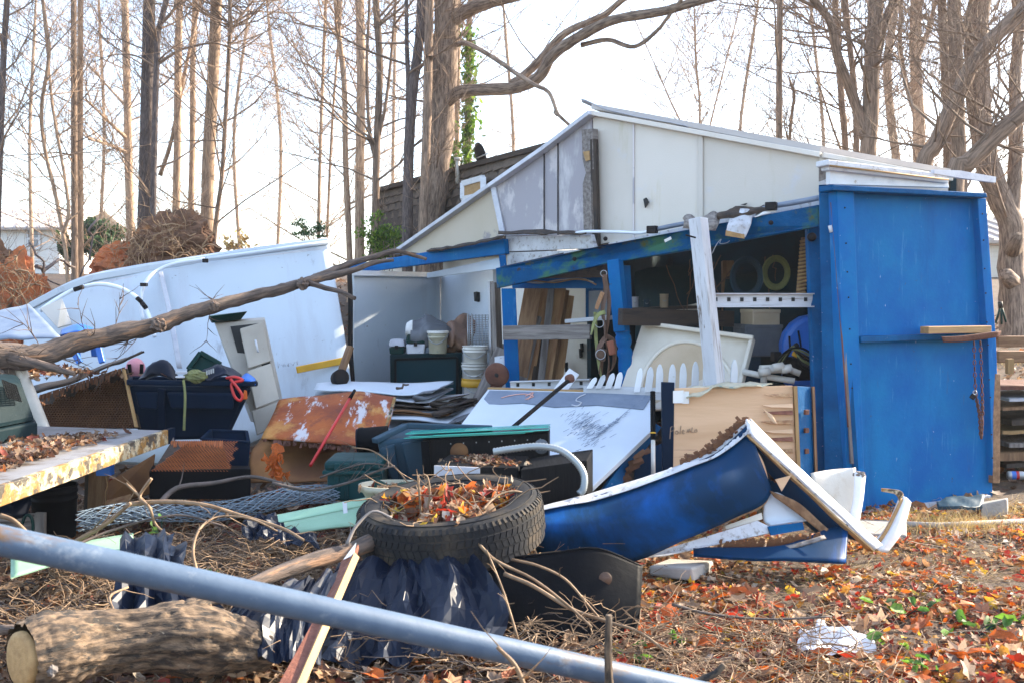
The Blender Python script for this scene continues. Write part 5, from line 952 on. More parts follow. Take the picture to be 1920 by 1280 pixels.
for k, (x, y, w_, h_, m, lab) in enumerate([(1420, 640, .30, .22, 'tarp_grey', 'dim grey box stacked behind the slotted rail in the right bay'), (1425, 600, .22, .12, 'tan', 'smaller tan box on the dim grey box in the right bay'), (1385, 690, .26, .3, 'bin', 'blue grey crate on the floor of the right bay')]):
    t = lbl('storage_box', lab, 'box', px(x, y, 7.7)); p = px(x, y, 7.7); part(MB().box(p, (w_, .25, h_), .15), 'carton', m, t, bev=.008); part(MB().box(p + Vector((0, 0, h_ / 2 + .008)), (w_ * 1.03, .26, .03), .15), 'lid', m, t, bev=.006)

# ============================================================ the heap in front
# navy tote with its contents
t = lbl('storage_tote', 'big navy plastic tote heaped with junk in front of the fallen white panel', 'tote', px(340, 830, 6.8))
z0 = px(300, 826, 6.8).z
part(MB().hexa(pp((262, 826, 6.75), (428, 822, 6.8), (420, 812, 7.15), (268, 814, 7.15)), pp((241, 722, 6.6), (474, 724, 6.7), (466, 716, 7.2), (246, 714, 7.2))), 'tub', 'tote', t, bev=.03)
mb = MB(); c = pp((238, 716, 6.57), (478, 719, 6.66), (470, 710, 7.22), (244, 709, 7.22))
for i in range(4): mb.bar(c[i], c[(i + 1) % 4], .04, .035)
part(mb, 'rim', 'tote', t, bev=.01)
for a, b in (((252, 735), (298, 736)), ((312, 736), (440, 738))):
    part(MB().slab([px(a[0], a[1], 6.60), px(b[0], b[1], 6.62), px(b[0] - 4, 768, 6.64), px(a[0] + 8, 766, 6.63)], .03), 'moulded_panel', 'tote', t, bev=.012)
for x in (303,): part(MB().bar(px(x, 728, 6.6), px(x, 818, 6.74), .05, .02, (0, 1, 0)), 'rib', 'tote', t, bev=.008)
one(MB().surf([pp((255, 714, 6.75), (288, 700, 6.9), (330, 714, 6.9)), pp((262, 705, 6.95), (300, 676, 7.0), (334, 706, 7.0)), pp((268, 712, 7.15), (300, 704, 7.15), (330, 712, 7.15))], 14, 10, .006, .03, 6), 'bin_bag', MT['tarp'], 'black bin bag humped over the left end of the navy tote', 'bag')
t = lbl('tray', 'dark green plastic tray standing tilted on the navy tote', 'tray', px(385, 700, 6.9))
part(MB().slab(pp((352, 692, 6.95), (376, 660, 7.0), (414, 682, 6.95), (400, 705, 6.9)), .012), 'base', 'green', t); mb = MB(); c = pp((352, 692, 6.93), (376, 660, 6.98), (414, 682, 6.93), (400, 705, 6.88))
for i in range(4): mb.bar(c[i], c[(i + 1) % 4], .03, .02, (0, 1, 0))
part(mb, 'rim', 'green', t, bev=.005)
one(MB().surf([pp((372, 708, 6.7), (400, 690, 6.8), (425, 690, 6.85), (452, 712, 6.8)), pp((370, 716, 6.6), (400, 706, 6.6), (428, 706, 6.62), (455, 718, 6.62))], 16, 8, .012, .05, 9), 'jacket', MT['tarp'], 'crumpled black jacket on the right half of the navy tote', 'jacket')
t = lbl('camo_bag', 'olive camouflage bag with grey clips hanging over the navy tote rim', 'bag', px(365, 722, 6.55))
bb = MB(); blob(bb, px(366, 705, 6.6), (.075, .05, .04), .4, 4, 16, 12); part(bb, 'body', 'strap', t); part(MB().box(px(340, 698, 6.56), (.075, .02, .018), .1), 'clip', 'flash', t, bev=.004); part(MB().box(px(338, 706, 6.56), (.06, .02, .014), .1), 'clip', 'flash', t, bev=.004)
part(MB().tube(smoothpts(pp((344, 712, 6.55), (347, 740, 6.53), (346, 780, 6.52), (345, 806, 6.52))), .009, 6), 'cord', 'strap', t)
for k in range(4): part(MB().box(px(388 + 4 * k, 698 - 1.2 * k, 6.58), (.008, .008, .03)), 'buckle', 'wire', t)
t = lbl('red_rope', 'loop of red rope hanging over the right corner of the navy tote', 'rope', px(445, 745, 6.55))
part(MB().tube(smoothpts(pp((425, 708, 6.6), (440, 706, 6.55), (455, 712, 6.55), (440, 716, 6.53), (434, 722, 6.53), (440, 742, 6.52), (450, 750, 6.52), (454, 740, 6.52), (442, 722, 6.52), (432, 710, 6.53))), .010, 7), 'strand', 'red', t)
one(MB().hexa(pp((454, 748, 6.62), (464, 748, 6.62), (464, 746, 6.72), (454, 746, 6.72)), pp((458, 730, 6.62), (463, 732, 6.62), (463, 732, 6.7), (458, 730, 6.7))), 'orange_clip', MT['orange'], 'small orange plastic clip beside the red rope', 'clip', bev=.004)
one(MB().surf([pp((450, 712, 6.75), (462, 700, 6.8), (478, 712, 6.75)), pp((448, 722, 6.66), (464, 716, 6.64), (478, 722, 6.66))], 8, 5, .01, .01, 8), 'blue_cloth', MT['skyblue'], 'bit of deep blue cloth at the right corner of the navy tote', 'cloth')
# broken hollow core door with honeycomb, behind the table
def hexgrid(mbx, o, ex, ey, n, W, H, s, d, inside=None, wt=.0012):
    ex, ey, n = ex.normalized(), ey.normalized(), n.normalized(); r = s / math.sqrt(3); j = 0; y = 0
    while y < H:
        x = (s / 2 if j % 2 else 0)
        while x < W:
            if inside is None or inside(x / W, y / H):
                c = [(x + r * math.cos(R(90 + 60 * k)), y + r * math.sin(R(90 + 60 * k))) for k in range(4)]
                for k in range(3):
                    a, b = c[k], c[k + 1]; A_ = o + ex * a[0] + ey * a[1]; B_ = o + ex * b[0] + ey * b[1]; w_ = (B_ - A_).cross(n).normalized() * wt
                    mbx.add([A_ - w_, B_ - w_, B_ + w_, A_ + w_, A_ - w_ + n * d, B_ - w_ + n * d, B_ + w_ + n * d, A_ + w_ + n * d], [(3, 2, 1, 0), (0, 1, 5, 4), (2, 3, 7, 6)])
            x += s
        y += r * 1.5; j += 1
t = lbl('hollow_core_door', 'torn hollow core door showing brown honeycomb standing behind the grey table', 'door', px(160, 800, 6.6))
o_, ox, oy = px(66, 796, 6.65), px(255, 796, 6.55), px(92, 700, 6.9)
part(MB().slab(pp((60, 800, 6.72), (262, 800, 6.62), (238, 690, 6.9), (62, 748, 6.95)), .02), 'back_skin', 'wood_dark', t)
mb = MB(); hexgrid(mb, px(62, 798, 6.66), ox - o_, px(70, 690, 6.92) - px(62, 798, 6.66), Vector((0, 1, .1)), .74, .42, .021, .03, lambda u, v: v < .36 + .64 * u + .05 * math.sin(u * 30) and u < 1 - .1 * v); h_ = part(mb, 'honeycomb_core', 'comb_d', t); h_['kind'] = 'stuff'
part(MB().surf([pp((60, 736, 6.62), (130, 716, 6.62), (190, 690, 6.62), (230, 676, 6.6), (270, 658, 6.6)), pp((62, 722, 6.95), (130, 706, 6.95), (190, 684, 6.95), (228, 672, 6.95), (266, 660, 6.8))], 20, 5, .012, .012, 5), 'torn_top_skin', 'wood_dark', t)
part(MB().bar(px(232, 692, 6.6), px(256, 800, 6.5), .012, .03, (0, 1, 0)), 'edge_strip', 'raw', t)
mb = MB()
for k in range(46): x = 75 + k * 3.5; y = 738 - (x - 75) * .33; mb.bar(px(x, y + 2, 6.64), px(x + random.uniform(-3, 3), y + random.uniform(8, 20), 6.6), .012, .003, (0, 1, 0))
part(mb, 'torn_core_strips', 'comb_d', t)
# table
t = lbl('work_table', 'grey topped table with flaking cream front edge carrying the grey equipment housing', 'table', px(182, 960, 6.0))
tz = px(312, 806, 6.0).z
ta, tb_, tc_, td = [px(312, 808, 6.0), px(-80, 940, 3.9), px(-150, 800, 6.2), px(78, 797, 6.2)]
for q in (ta, tb_, tc_, td): q.z = tz
part(MB().slab([ta, tb_, tc_, td], .03, (0, 0, -1)), 'top', 'tabletop', t, bev=.004)
d_ = (tb_ - ta).normalized(); nrm = Vector((d_.y, -d_.x, 0)); nrm = nrm if nrm.y < 0 else -nrm
part(MB().slab([ta + nrm * .012 + Vector((0, 0, .004)), tb_ + nrm * .012 + Vector((0, 0, .004)), tb_ + nrm * .012 + Vector((0, 0, -.085)), ta + nrm * .012 + Vector((0, 0, -.085))], .03, -nrm), 'front_apron', 'flaky', t, bev=.005)
part(MB().slab([ta + Vector((.012, 0, .004)), ta + Vector((.02, .1, .004)), ta + Vector((.02, .1, -.085)), ta + Vector((.012, 0, -.085))], .03, (-1, 0, 0)), 'end_apron', 'tote', t)
part(MB().bar(px(270, 838, 6.1), px(322, 822, 6.05), .05, .045), 'batten', 'wood_grey', t, bev=.003)
part(MB().bar(px(186, 876, 5.95), px(182, 963, 6.0), .10, .06, (0, 1, 0)), 'leg', 'wood', t, bev=.004); part(MB().bar(px(172, 860, 6.15), px(168, 960, 6.2), .05, .06, (0, 1, 0)), 'leg', 'wood_dark', t)
part(MB().box(px(197, 872, 5.75), (.085, .06, .11)), 'joist_end', 'skyblue', t, bev=.003); part(MB().tube(wob(px(199, 888, 5.75), px(198, 945, 5.7), 8, .01), .003, 5), 'string', 'raw', t)
# grey housing on the table
t = lbl('equipment_housing', 'grey plastic equipment housing with vent grille sitting on the left end of the table', 'machine', (px(20, 830, 5.4).x, 5.5, tz))
b_ = pp((-60, 850, 5.15), (70, 808, 5.75), (62, 800, 6.1), (-70, 830, 5.6)); 
for q in b_: q.z = tz
part(MB().hexa(b_, [q + Vector((0, 0, .085)) for q in b_]), 'base', 'greyp', t, bev=.015)
b1 = [q.lerp((b_[0] + b_[2]) / 2, .06) + Vector((0, 0, .085)) for q in b_]; t1 = pp((-60, 706, 5.3), (38, 716, 5.75), (34, 700, 6.0), (-66, 694, 5.6)); t2 = [(a + b) / 2 for a, b in zip(b1, t1)]
part(MB().hexa(b1, t1), 'shell', 'greyp', t, bev=.03)
mb = MB(); v0, v1, v2 = px(4, 712, 5.46), px(30, 722, 5.66), px(40, 752, 5.64)
for k in range(9): mb.bar(v0.lerp(px(14, 744, 5.44), k / 8), v1.lerp(v2, k / 8), .006, .006)
for k in range(7): mb.bar(v0.lerp(v1, k / 6), px(14, 744, 5.44).lerp(v2, k / 6), .004, .005)
part(mb, 'vent_grille', 'black', t)
one(MB().bar(px(58, 804, 6.3), px(5, 670, 6.25), .07, .05, (.8, -.6, 0)), 'metal_channel', MT['wood_grey'], 'rusty grey metal channel sticking up behind the grey housing', 'channel')
t = lbl('pvc_gutter', 'cut length of white plastic pipe leaning between the housing and the honeycomb door', 'pipe', px(85, 795, 6.3))
part(MB().tube([px(84, 806, 6.25), px(36, 686, 6.3)], .036, 16, False), 'tube', 'pvc', t); part(MB().tube([px(36.6, 687.5, 6.3), px(36, 686, 6.3)], .033, 16), 'mouth', 'wood_grey', t)
# under the table
bucket('black nursery bucket standing under the front of the table', 103, 908, 1006, 84, 5.45, 'black', None, None, handle=False)
bucket('white bucket standing behind the black bucket under the table', 122, 880, 960, 48, 5.9, 'bucket', None, None, handle=False)
t = lbl('pallet_crate', 'grey weathered wooden crate under the left end of the table', 'crate', px(30, 1010, 5.2))
for k in range(3): part(MB().bar(px(-40, 972 + 16 * k, 5.2), px(82, 968 + 16 * k, 5.3), .03, .04), 'slat', 'wood_grey', t, bev=.003)
for x in (-20, 30, 76): part(MB().bar(px(x, 960, 5.28), px(x, 1012, 5.28), .05, .03, (0, 1, 0)), 'post', 'wood_grey', t)
one(MB().tube(smoothpts(pp((40, 985, 5.1), (48, 966, 5.1), (58, 968, 5.1), (62, 985, 5.1), (60, 1008, 5.1))), .008, 6), 'green_hose', MT['green'], 'short loop of green hose over the grey wooden crate', 'hose')
hb = MB(); hb.surf([pp((-40, 920, 5.1), (20, 915, 5.2), (52, 925, 5.3)), pp((-40, 965, 5.0), (20, 962, 5.05), (50, 965, 5.15))], 12, 8, .02, .06, 6); one(hb, 'bin_bag', MT['tarp'], 'black bin bag slumped on the grey crate under the table', 'bag')
one(MB().slab(pp((200, 905, 6.2), (290, 850, 6.3), (280, 925, 6.2), (195, 945, 6.1)), .02), 'rusty_sheet', MT['rustin'], 'dark rusty metal sheet under the right end of the table', 'metal sheet')
one(MB().slab(pp((196, 938, 6.0), (245, 925, 6.05), (243, 940, 5.95), (196, 952, 5.9)), .02, (0, 0, -1)), 'board', MT['wood_light'], 'small brown board lying at the foot of the rusty sheet under the table', 'board')
# rusty honeycomb in a black case
t = lbl('honeycomb_panel', 'broken panel with rusty orange honeycomb resting in a black metal case', 'panel', px(370, 930, 5.75))
part(MB().hexa(pp((280, 935, 5.6), (470, 935, 5.65), (470, 925, 6.0), (285, 925, 6.0)), pp((280, 881, 5.6), (470, 878, 5.65), (468, 872, 6.0), (285, 872, 6.0))), 'case', 'black', t, bev=.006)
part(MB().slab(pp((286, 883, 5.62), (430, 883, 5.66), (418, 826, 5.98), (322, 826, 5.98)), .02), 'back_skin', 'wood_dark', t)
o_ = px(288, 881, 5.60); mb = MB(); hexgrid(mb, o_, px(430, 881, 5.64) - o_, px(318, 824, 5.96) - o_, px(330, 850, 6.0) - px(330, 850, 5.9), .43, .36, .018, .02, lambda u, v: u > .30 * v - .02 and u < 1 - .05 * v + .03 * math.sin(v * 20)); h_ = part(mb, 'honeycomb_core', 'comb', t); h_['kind'] = 'stuff'
mb = MB()
for k in range(24): x = 322 + k * 4.1; mb.bar(px(x, 826, 5.97), px(x + random.uniform(-1, 2), 836 + random.uniform(0, 5), 5.9), .012, .003, (0, 1, 0))
part(mb, 'torn_core_strips', 'comb', t)
t = lbl('open_box', 'dark open plastic box beside the rusty honeycomb panel', 'box', px(430, 880, 6.1))
mb = MB(); c = pp((378, 822, 6.05), (466, 828, 6.15), (462, 808, 6.5), (395, 806, 6.5)); cbm = pp((384, 890, 6.05), (460, 890, 6.15), (458, 875, 6.45), (398, 875, 6.45))
for i in range(4): mb.slab([c[i], c[(i + 1) % 4], cbm[(i + 1) % 4], cbm[i]], .012)
mb.slab(cbm, .01, (0, 0, -1)); part(mb, 'tub', 'tote', t); mb = MB()
for i in range(4): mb.bar(c[i], c[(i + 1) % 4], .02, .015)
part(mb, 'rim', 'tote', t, bev=.004)
# rusted folded sheet, red pole
t = lbl('rusted_sheet', 'large rusted orange sheet bent over in front of the fallen panel', 'metal sheet', px(600, 880, 6.3))
part(MB().surf([pp((524, 752, 6.95), (600, 742, 7.0), (670, 736, 7.0), (742, 744, 6.95)), pp((508, 785, 6.7), (590, 778, 6.7), (665, 782, 6.7), (732, 790, 6.65)), pp((490, 822, 6.45), (560, 826, 6.4), (640, 834, 6.4), (712, 842, 6.35))], 26, 16, .008, .016, 3), 'top_sheet', 'rustsheet', t)
part(MB().surf([pp((488, 824, 6.46), (560, 826, 6.5), (640, 834, 6.55)), pp((470, 850, 6.3), (540, 858, 6.5), (640, 850, 6.7)), pp((468, 905, 6.2), (540, 905, 6.25), (650, 905, 6.4))], 18, 12, .008, .02, 3), 'folded_underside', 'rustin', t)
mb = MB()
for k in range(90): x = random.uniform(494, 708); y = 823 + (x - 494) * .088; mb.bar(px(x, y, 6.42), px(x + random.uniform(-4, 4), y + random.uniform(2, 10), 6.38), .014, .004, (0, 1, 0))
part(mb, 'rusted_edge_flakes', 'rust', t)['kind'] = 'stuff'
part(MB().bar(px(740, 746, 6.92), px(712, 842, 6.33), .018, .015), 'edge_fold', 'flaky', t)
t = lbl('red_pole', 'thin red broom pole with black grip leaning on the rusted sheet', 'pole', px(583, 872, 6.0))
a_, b_ = px(582, 872, 6.05), px(665, 731, 6.75); part(MB().tube([a_, a_.lerp(b_, .88)], .010, 10), 'shaft', 'red', t); part(MB().tube([a_.lerp(b_, .875), a_.lerp(b_, 1)], [.013, .010], 10), 'grip', 'black', t)
# stack of folded sheets
cols = ['white', 'trim_dirty', 'wood_dark', 'tarp_grey', 'raw', 'white']
labs = ['topmost white folded sheet of the stack left of the leaning panel', 'grey folded sheet just under the topmost white one in the stack', 'dark folded sheet in the middle of the sheet stack', 'brown edged folded sheet low in the sheet stack', 'tan folded strip near the bottom of the sheet stack', 'bottom white sheet of the stack with a dark open fold']
def fold_sheet(k, xl, xr, yt, yb, Y, gap, m):
    th_ = .006
    rows = [pp((xl, yt + 6, Y), (lerp(xl, xr, .3), yt, Y), (lerp(xl, xr, .7), yt + 5, Y - .02), (xr, yt + 2, Y - .05)), pp((xl - 6, yb - 4, Y - .42), (lerp(xl, xr, .3), yb - 2, Y - .48), (lerp(xl, xr, .62), yb + 4, Y - .5), (xr - 40, yb + 2, Y - .55))]
    mb = MB(); mb.surf(rows, 20, 8, th_, .012, 2, seed=k); mb2 = MB()
    e = [px(xr - 40 - (xr - xl) * .12, yb + 3, Y - .54), px(xr - 40, yb - 4, Y - .55), px(xr, yt + 3, Y - .1)]
    lo = [q + Vector((0, -.0, -gap)) for q in e]; mid = [q + Vector((-.05, -.03, -gap / 2)) for q in e]
    mb2.surf([[q + Vector((0, 0, -.003)) for q in e[:2]] + [e[2]], [e[0] + Vector((-.02, -.02, -gap * .4)), e[1] + Vector((-.11, 0, -gap * .45)), e[2] + Vector((-.14, 0, -gap * .5))], lo], 10, 8, th_, .004, 4)
    t = lbl('folded_sheet', labs[k], 'sheet', px((xl + xr) / 2, yb, Y - .3), 'stack of folded sheets'); part(mb, 'top_leaf', m, t); part(mb2, 'fold', 'wood_dark' if m != 'white' else 'tarp_grey', t)
    lo2 = [[q + Vector((0, 0, -gap)) for q in r] for r in rows]; part(MB().surf(lo2, 14, 6, th_, .012, 2, seed=k + 5), 'bottom_leaf', m, t)
for k, a in enumerate([(594, 850, 714, 736, 7.9, .055, 'white'), (640, 880, 735, 750, 7.85, .04, 'trim_dirty'), (680, 895, 745, 762, 7.8, .03, 'wood_dark'), (690, 890, 752, 770, 7.75, .02, 'tarp_grey'), (700, 880, 758, 774, 7.7, .015, 'rustin'), (720, 905, 760, 790, 7.6, .08, 'white')]): fold_sheet(k, *a)
one(MB().tube(wob(px(744, 727, 7.35), px(766, 720, 7.45), 5, .02), [.012, .006], 6, rough=.4), 'bark_scrap', MT['deadwood'], 'scrap of bark on the topmost white folded sheet', 'bark')
# grey bin, drum, teal toolbox, planter
t = lbl('grey_bin', 'upturned grey plastic bin between the rusted sheet and the glass sheets', 'bin', px(780, 920, 5.75))
part(MB().hexa(pp((728, 925, 5.6), (905, 925, 5.6), (900, 900, 6.2), (740, 900, 6.2)), pp((705, 826, 5.6), (920, 802, 5.62), (900, 800, 6.2), (760, 794, 6.2))), 'tub', 'bin', t, bev=.02)
mb = MB(); c = pp((702, 826, 5.58), (762, 797, 5.75), (922, 802, 5.66)); mb.bar(c[0], c[1], .05, .03); mb.bar(c[1], c[2], .05, .03); part(mb, 'rim', 'bin', t, bev=.006)
part(MB().slab(pp((752, 830, 5.56), (800, 826, 5.56), (800, 905, 5.56), (770, 905, 5.56)), .03), 'moulded_panel', 'bin', t, bev=.01); part(MB().slab(pp((712, 840, 5.56), (740, 832, 5.56), (750, 905, 5.56), (735, 905, 5.56)), .03), 'moulded_panel', 'bin', t, bev=.01)
t = lbl('black_drum', 'small black plastic drum lying on its side against the grey bin', 'drum', px(690, 850, 6.0)); M4 = Matrix.Translation(px(672, 826, 6.0)) @ Matrix.Rotation(R(85), 4, 'Y') @ Matrix.Rotation(R(0), 4, 'X')
part(MB().lathe([(0, 0), (.074, 0), (.082, .012), (.082, .03), (.078, .04), (.078, .18), (0, .18)], M4, 26), 'body', 'black', t, bev=0); part(MB().lathe([(.07, -.004), (.074, -.006), (.074, .006), (.07, .004)], M4, 26), 'ring', 'tote', t)
t = lbl('toolbox', 'large teal plastic toolbox among the leaves left of the tyre', 'toolbox', px(660, 935, 5.35))
def quadbox(x0, x1, yb, yt, Y, dep): return pp((x0, yb, Y), (x1, yb, Y)) + [px(x1, yb, Y) + Vector((0, dep, 0)), px(x0, yb, Y) + Vector((0, dep, 0))], pp((x0, yt, Y), (x1, yt, Y)) + [px(x1, yt, Y) + Vector((0, dep, 0)), px(x0, yt, Y) + Vector((0, dep, 0))]
b_, t_ = quadbox(613, 716, 938, 884, 5.35, .3); part(MB().hexa(b_, t_), 'tub', 'teal', t, bev=.012); b_, t_ = quadbox(607, 717, 883, 864, 5.33, .33); part(MB().hexa(b_, t_), 'lid', 'teal', t, bev=.02)
b_, t_ = quadbox(604, 718, 889, 882, 5.32, .34); part(MB().hexa(b_, t_), 'rim', 'teal', t, bev=.004)
for x in (632, 650, 690): part(MB().bar(px(x, 868, 5.325), px(x, 882, 5.325), .03, .012, (0, 1, 0)), 'lid_rib', 'teal', t, bev=.004); part(MB().bar(px(x, 892, 5.35), px(x, 936, 5.35), .025, .014, (0, 1, 0)), 'rib', 'teal', t, bev=.004)
t = lbl('planter_bowl', 'dirty white plastic planter bowl with soil behind the tyre', 'planter', px(735, 940, 4.95))
c = px(735, 912, 4.95); M4 = Matrix.Translation(c) @ Matrix.Scale(.75, 4, (0, 1, 0)); part(MB().lathe([(0, -.11), (.11, -.11), (.125, -.06), (.15, -.02), (.165, -.015), (.168, .015), (.15, .015), (.14, -.02), (0, -.03)], M4, 32), 'bowl', 'bucket_y', t)
scatter('soil', [c + Vector((random.gauss(0, .06), random.gauss(0, .04), -.02 + random.uniform(0, .03))) for _ in range(80)], np.random.uniform(.02, .05, 80), LM['left'], LT, .8, parent=t, kind='stuff')
part(MB().surf([[c + Vector((-.09, -.05, -.01)), c + Vector((0, -.06, .0)), c + Vector((.08, -.04, -.01))], [c + Vector((-.08, 0, .05)), c + Vector((.0, 0, .02)), c + Vector((.07, .02, .01))]], 8, 6, .006, .02, 12), 'plastic_scrap', 'green', t)
# black cabinets, glass sheets
t = lbl('speaker_cabinet', 'black laminate cabinet with two round speaker holes under the stacked glass sheets', 'cabinet', px(900, 920, 5.5))
b_, t_ = pp((800, 935, 5.45), (1028, 925, 5.5)), pp((792, 824, 5.45), (1029, 811, 5.5)); dv = Vector((.02, .32, 0))
part(MB().hexa(b_ + [b_[1] + dv, b_[0] + dv], t_ + [t_[1] + dv, t_[0] + dv]), 'carcass', 'blackm', t, bev=.004)
part(MB().bar(px(797, 826, 5.43), px(804, 930, 5.43), .045, .02, (0, 1, 0)), 'end_panel', 'black', t)
for x, y, r, m in ((861, 846, 17, 'rustin'), (1015, 836, 14, 'tarp_grey')): part(MB().lathe([(0, 0), (r * 5.45 / FPX, 0), (r * 5.45 / FPX, .006), (0, .006)], Matrix.Translation(px(x, y, 5.46)) @ Matrix.Rotation(R(90), 4, 'X'), 28), 'speaker_cone', m, t)
for k in range(8): part(MB().box(px(845 + 24 * k, 831 - 1.2 * k, 5.45 + k * .006), (.006, .008, .006)), 'screw', 'wire', t)
t = lbl('black_cabinet', 'lower black laminate cabinet with grey left side covered in leaves', 'cabinet', px(900, 960, 5.05))
b_, t_ = pp((812, 985, 5.0), (972, 985, 5.05)), pp((812, 873, 5.0), (972, 876, 5.05)); dv = Vector((.06, .38, 0))
part(MB().hexa(b_ + [b_[1] + dv, b_[0] + dv], t_ + [t_[1] + dv, t_[0] + dv]), 'carcass', 'blackm', t, bev=.004); part(MB().slab(pp((814, 872, 4.985), (900, 876, 4.985), (900, 985, 4.985), (814, 985, 4.985)), .01), 'grey_panel', 'flash', t)
t = lbl('black_cabinet', 'right hand black laminate cabinet with the flexible conduit looped over it', 'cabinet', px(1040, 960, 5.05))
b_, t_ = pp((976, 985, 5.02), (1101, 985, 5.1)), pp((976, 880, 5.02), (1101, 862, 5.1)); part(MB().hexa(b_ + [b_[1] + dv, b_[0] + dv], t_ + [t_[1] + dv, t_[0] + dv]), 'carcass', 'blackm', t, bev=.004)
part(MB().box(px(972, 872, 5.2), (.12, .2, .03), .2), 'top_block', 'black', t, bev=.005)
gl = [(757, 985, 815, 822, .0), (768, 1000, 812, 818, .006), (812, 1028, 808, 812, .012), (760, 990, 818, 824, -.006), (820, 1028, 806, 810, .018)]
gk = ['lowest greenish glass sheet on the black speaker cabinet', 'second lowest long greenish glass sheet on the speaker cabinet', 'greenish glass sheet shifted right in the glass stack', 'greenish glass sheet jutting furthest left from the glass stack', 'topmost greenish glass sheet of the glass stack']
zb = px(900, 819, 5.5).z
for k, (x0, x1, y0, y1, dz) in enumerate(gl):
    z = zb + .014 + k * .008; a_ = px(x0, 820, 5.42); b_ = px(x1, 812, 5.46); a_.z = z - .006 + (.012 if k > 1 else 0) * 0; b_.z = z + .018
    one(MB().slab([a_, b_, b_ + Vector((.02, .20, -.01)), a_ + Vector((.02, .20, -.01))], .005, (0, 0, -1)), 'glass_sheet', MT['glass'], gk[k], 'glass', group='stacked glass sheets')
t = lbl('flexible_conduit', 'grey flexible metal conduit arching over the right black cabinet', 'conduit', px(1095, 930, 4.9))
P = smoothpts(pp((925, 846, 4.98), (965, 840, 4.97), (1010, 836, 4.95), (1050, 843, 4.93), (1080, 865, 4.9), (1095, 890, 4.88), (1094, 915, 4.86), (1086, 925, 4.85)), 14)
part(MB().tube(P, [.0155 + .004 * (i % 2) for i in range(len(P))], 12), 'armour', 'flexm', t)
# white panel leaning, long steel bar, dark posts, broken doors under it
t = lbl('tilted_sheet', 'large dirty white panel lying tilted in front of the picket fence', 'panel', px(1000, 920, 5.7))
part(MB().slab(pp((915, 729, 6.95), (1228, 737, 6.7), (1222, 806, 6.2), (1104, 918, 5.55), (780, 905, 5.6)), .035, (0, .6, -1)), 'skin', 'white', t, bev=.003)
s0, s1, s2 = pp((915, 729, 6.95), (1228, 737, 6.7), (1104, 918, 5.55)); SP = lambda x, y, o=.004: onplane(x, y, s0, s1, s2, o)
part(MB().slab([SP(*q, .008) for q in ((918, 731), (1224, 739), (1206, 766), (1120, 758), (1040, 762), (980, 754), (900, 758))], .006, (0, .6, -1)), 'primer_strip', 'conduit', t)
part(MB().bar(px(915, 727, 6.96), px(1229, 736, 6.71), .03, .012), 'edge_strip', 'raw', t)
def dash(x, y, n, sx, sy, m, lx, ly, L):
    mb = MB()
    for k in range(n):
        a = random.gauss(0, 1); b = random.gauss(0, 1); X = x + a * sx + b * lx; Yp = y + b * sy - a * ly; q = (Yp - 737) / 180; Yd = 6.72 - q * 1.12
        p = SP(X, Yp, .006); mb.bar(p, p + Vector((L * random.uniform(.3, 1), 0, L * .5 * random.uniform(.4, 1))), random.uniform(.0008, .004), .001, (0, -.5, 1))
    return mb
part(dash(1098, 800, 150, 14, 12, 'x', 10, 4, .05), 'scuff', 'conduit', t)['kind'] = 'stuff'; part(dash(1140, 800, 110, 10, 18, 'x', -22, 6, .03), 'scuff', 'conduit', t)['kind'] = 'stuff'
mb = MB()
for P in ([(940, 745), (960, 740), (985, 738), (1000, 742), (985, 748)], [(985, 730 + 12), (1000, 735), (990, 748)]): mb.tube(smoothpts([SP(x, y, .012) for x, y in P]), .0035, 4)
part(mb, 'chalk_mark', 'chalk', t)
mb = MB(); mb.tube(smoothpts([SP(x, y, .012) for x, y in ((1098, 738), (1085, 744), (1080, 750), (1090, 754), (1082, 760), (1072, 758))]), .004, 4); part(mb, 'ink_squiggle', 'flash', t)
t = lbl('steel_bar', 'dark steel bar with ball end leaning across the tilted white panel', 'bar', px(956, 806, 5.8))
a_, b_ = px(955, 806, 5.95), px(1068, 711, 6.5); part(MB().tube([a_, b_], .014, 10), 'shaft', 'iron', t); hb = MB(); blob(hb, px(1068, 709, 6.5), (.035, .03, .03), .15, 3, 14, 10); part(hb, 'ball_end', 'rust', t)
t = lbl('grip_pole', 'black and white pole with ribbed grip standing beside the tilted white panel', 'pole', px(1225, 905, 5.9))
a_, b_ = px(1225, 900, 5.85), px(1224, 733, 6.0); m_ = a_.lerp(b_, .45); part(MB().tube([a_, m_], .013, 12), 'lower_shaft', 'pvc', t); P = [m_.lerp(b_, k / 40) for k in range(41)]; part(MB().tube(P, [.0145 + .0025 * (k % 2) for k in range(41)], 12), 'grip', 'black', t); part(MB().tube([a_.lerp(b_, .52), a_.lerp(b_, .535)], .018, 8), 'collar', 'yellow', t)
one(MB().slab(pp((1241, 715, 5.95), (1265, 716, 5.95), (1262, 900, 5.9), (1243, 900, 5.9)), .04), 'dark_post', MT['tote'], 'flat dark blue post standing left of the plywood panel', 'post', bev=.004)
t = lbl('broken_door', 'broken blue hollow core door wedged under the tilted white panel', 'door', px(1170, 900, 6.1))
part(MB().slab(pp((1225, 790, 6.35), (1240, 800, 6.4), (1150, 930, 5.85), (1125, 925, 5.75)), .02), 'torn_skin', 'blue_old', t); part(MB().slab(pp((1215, 800, 6.4), (1225, 790, 6.45), (1160, 900, 6.1), (1105, 935, 5.8)), .03), 'frame', 'wood_dark', t)
o_ = px(1155, 925, 5.95); mb = MB()
for k in range(60): 
    q = random.random(); p = px(1150 + 55 * q, 915 - 70 * q, 6.0) + Vector((random.gauss(0, .015), random.gauss(0, .02), 0)); mb.bar(p, p + Vector((random.uniform(.02, .05), 0, random.uniform(.01, .03))), .02, .004, (0, -1, .4))
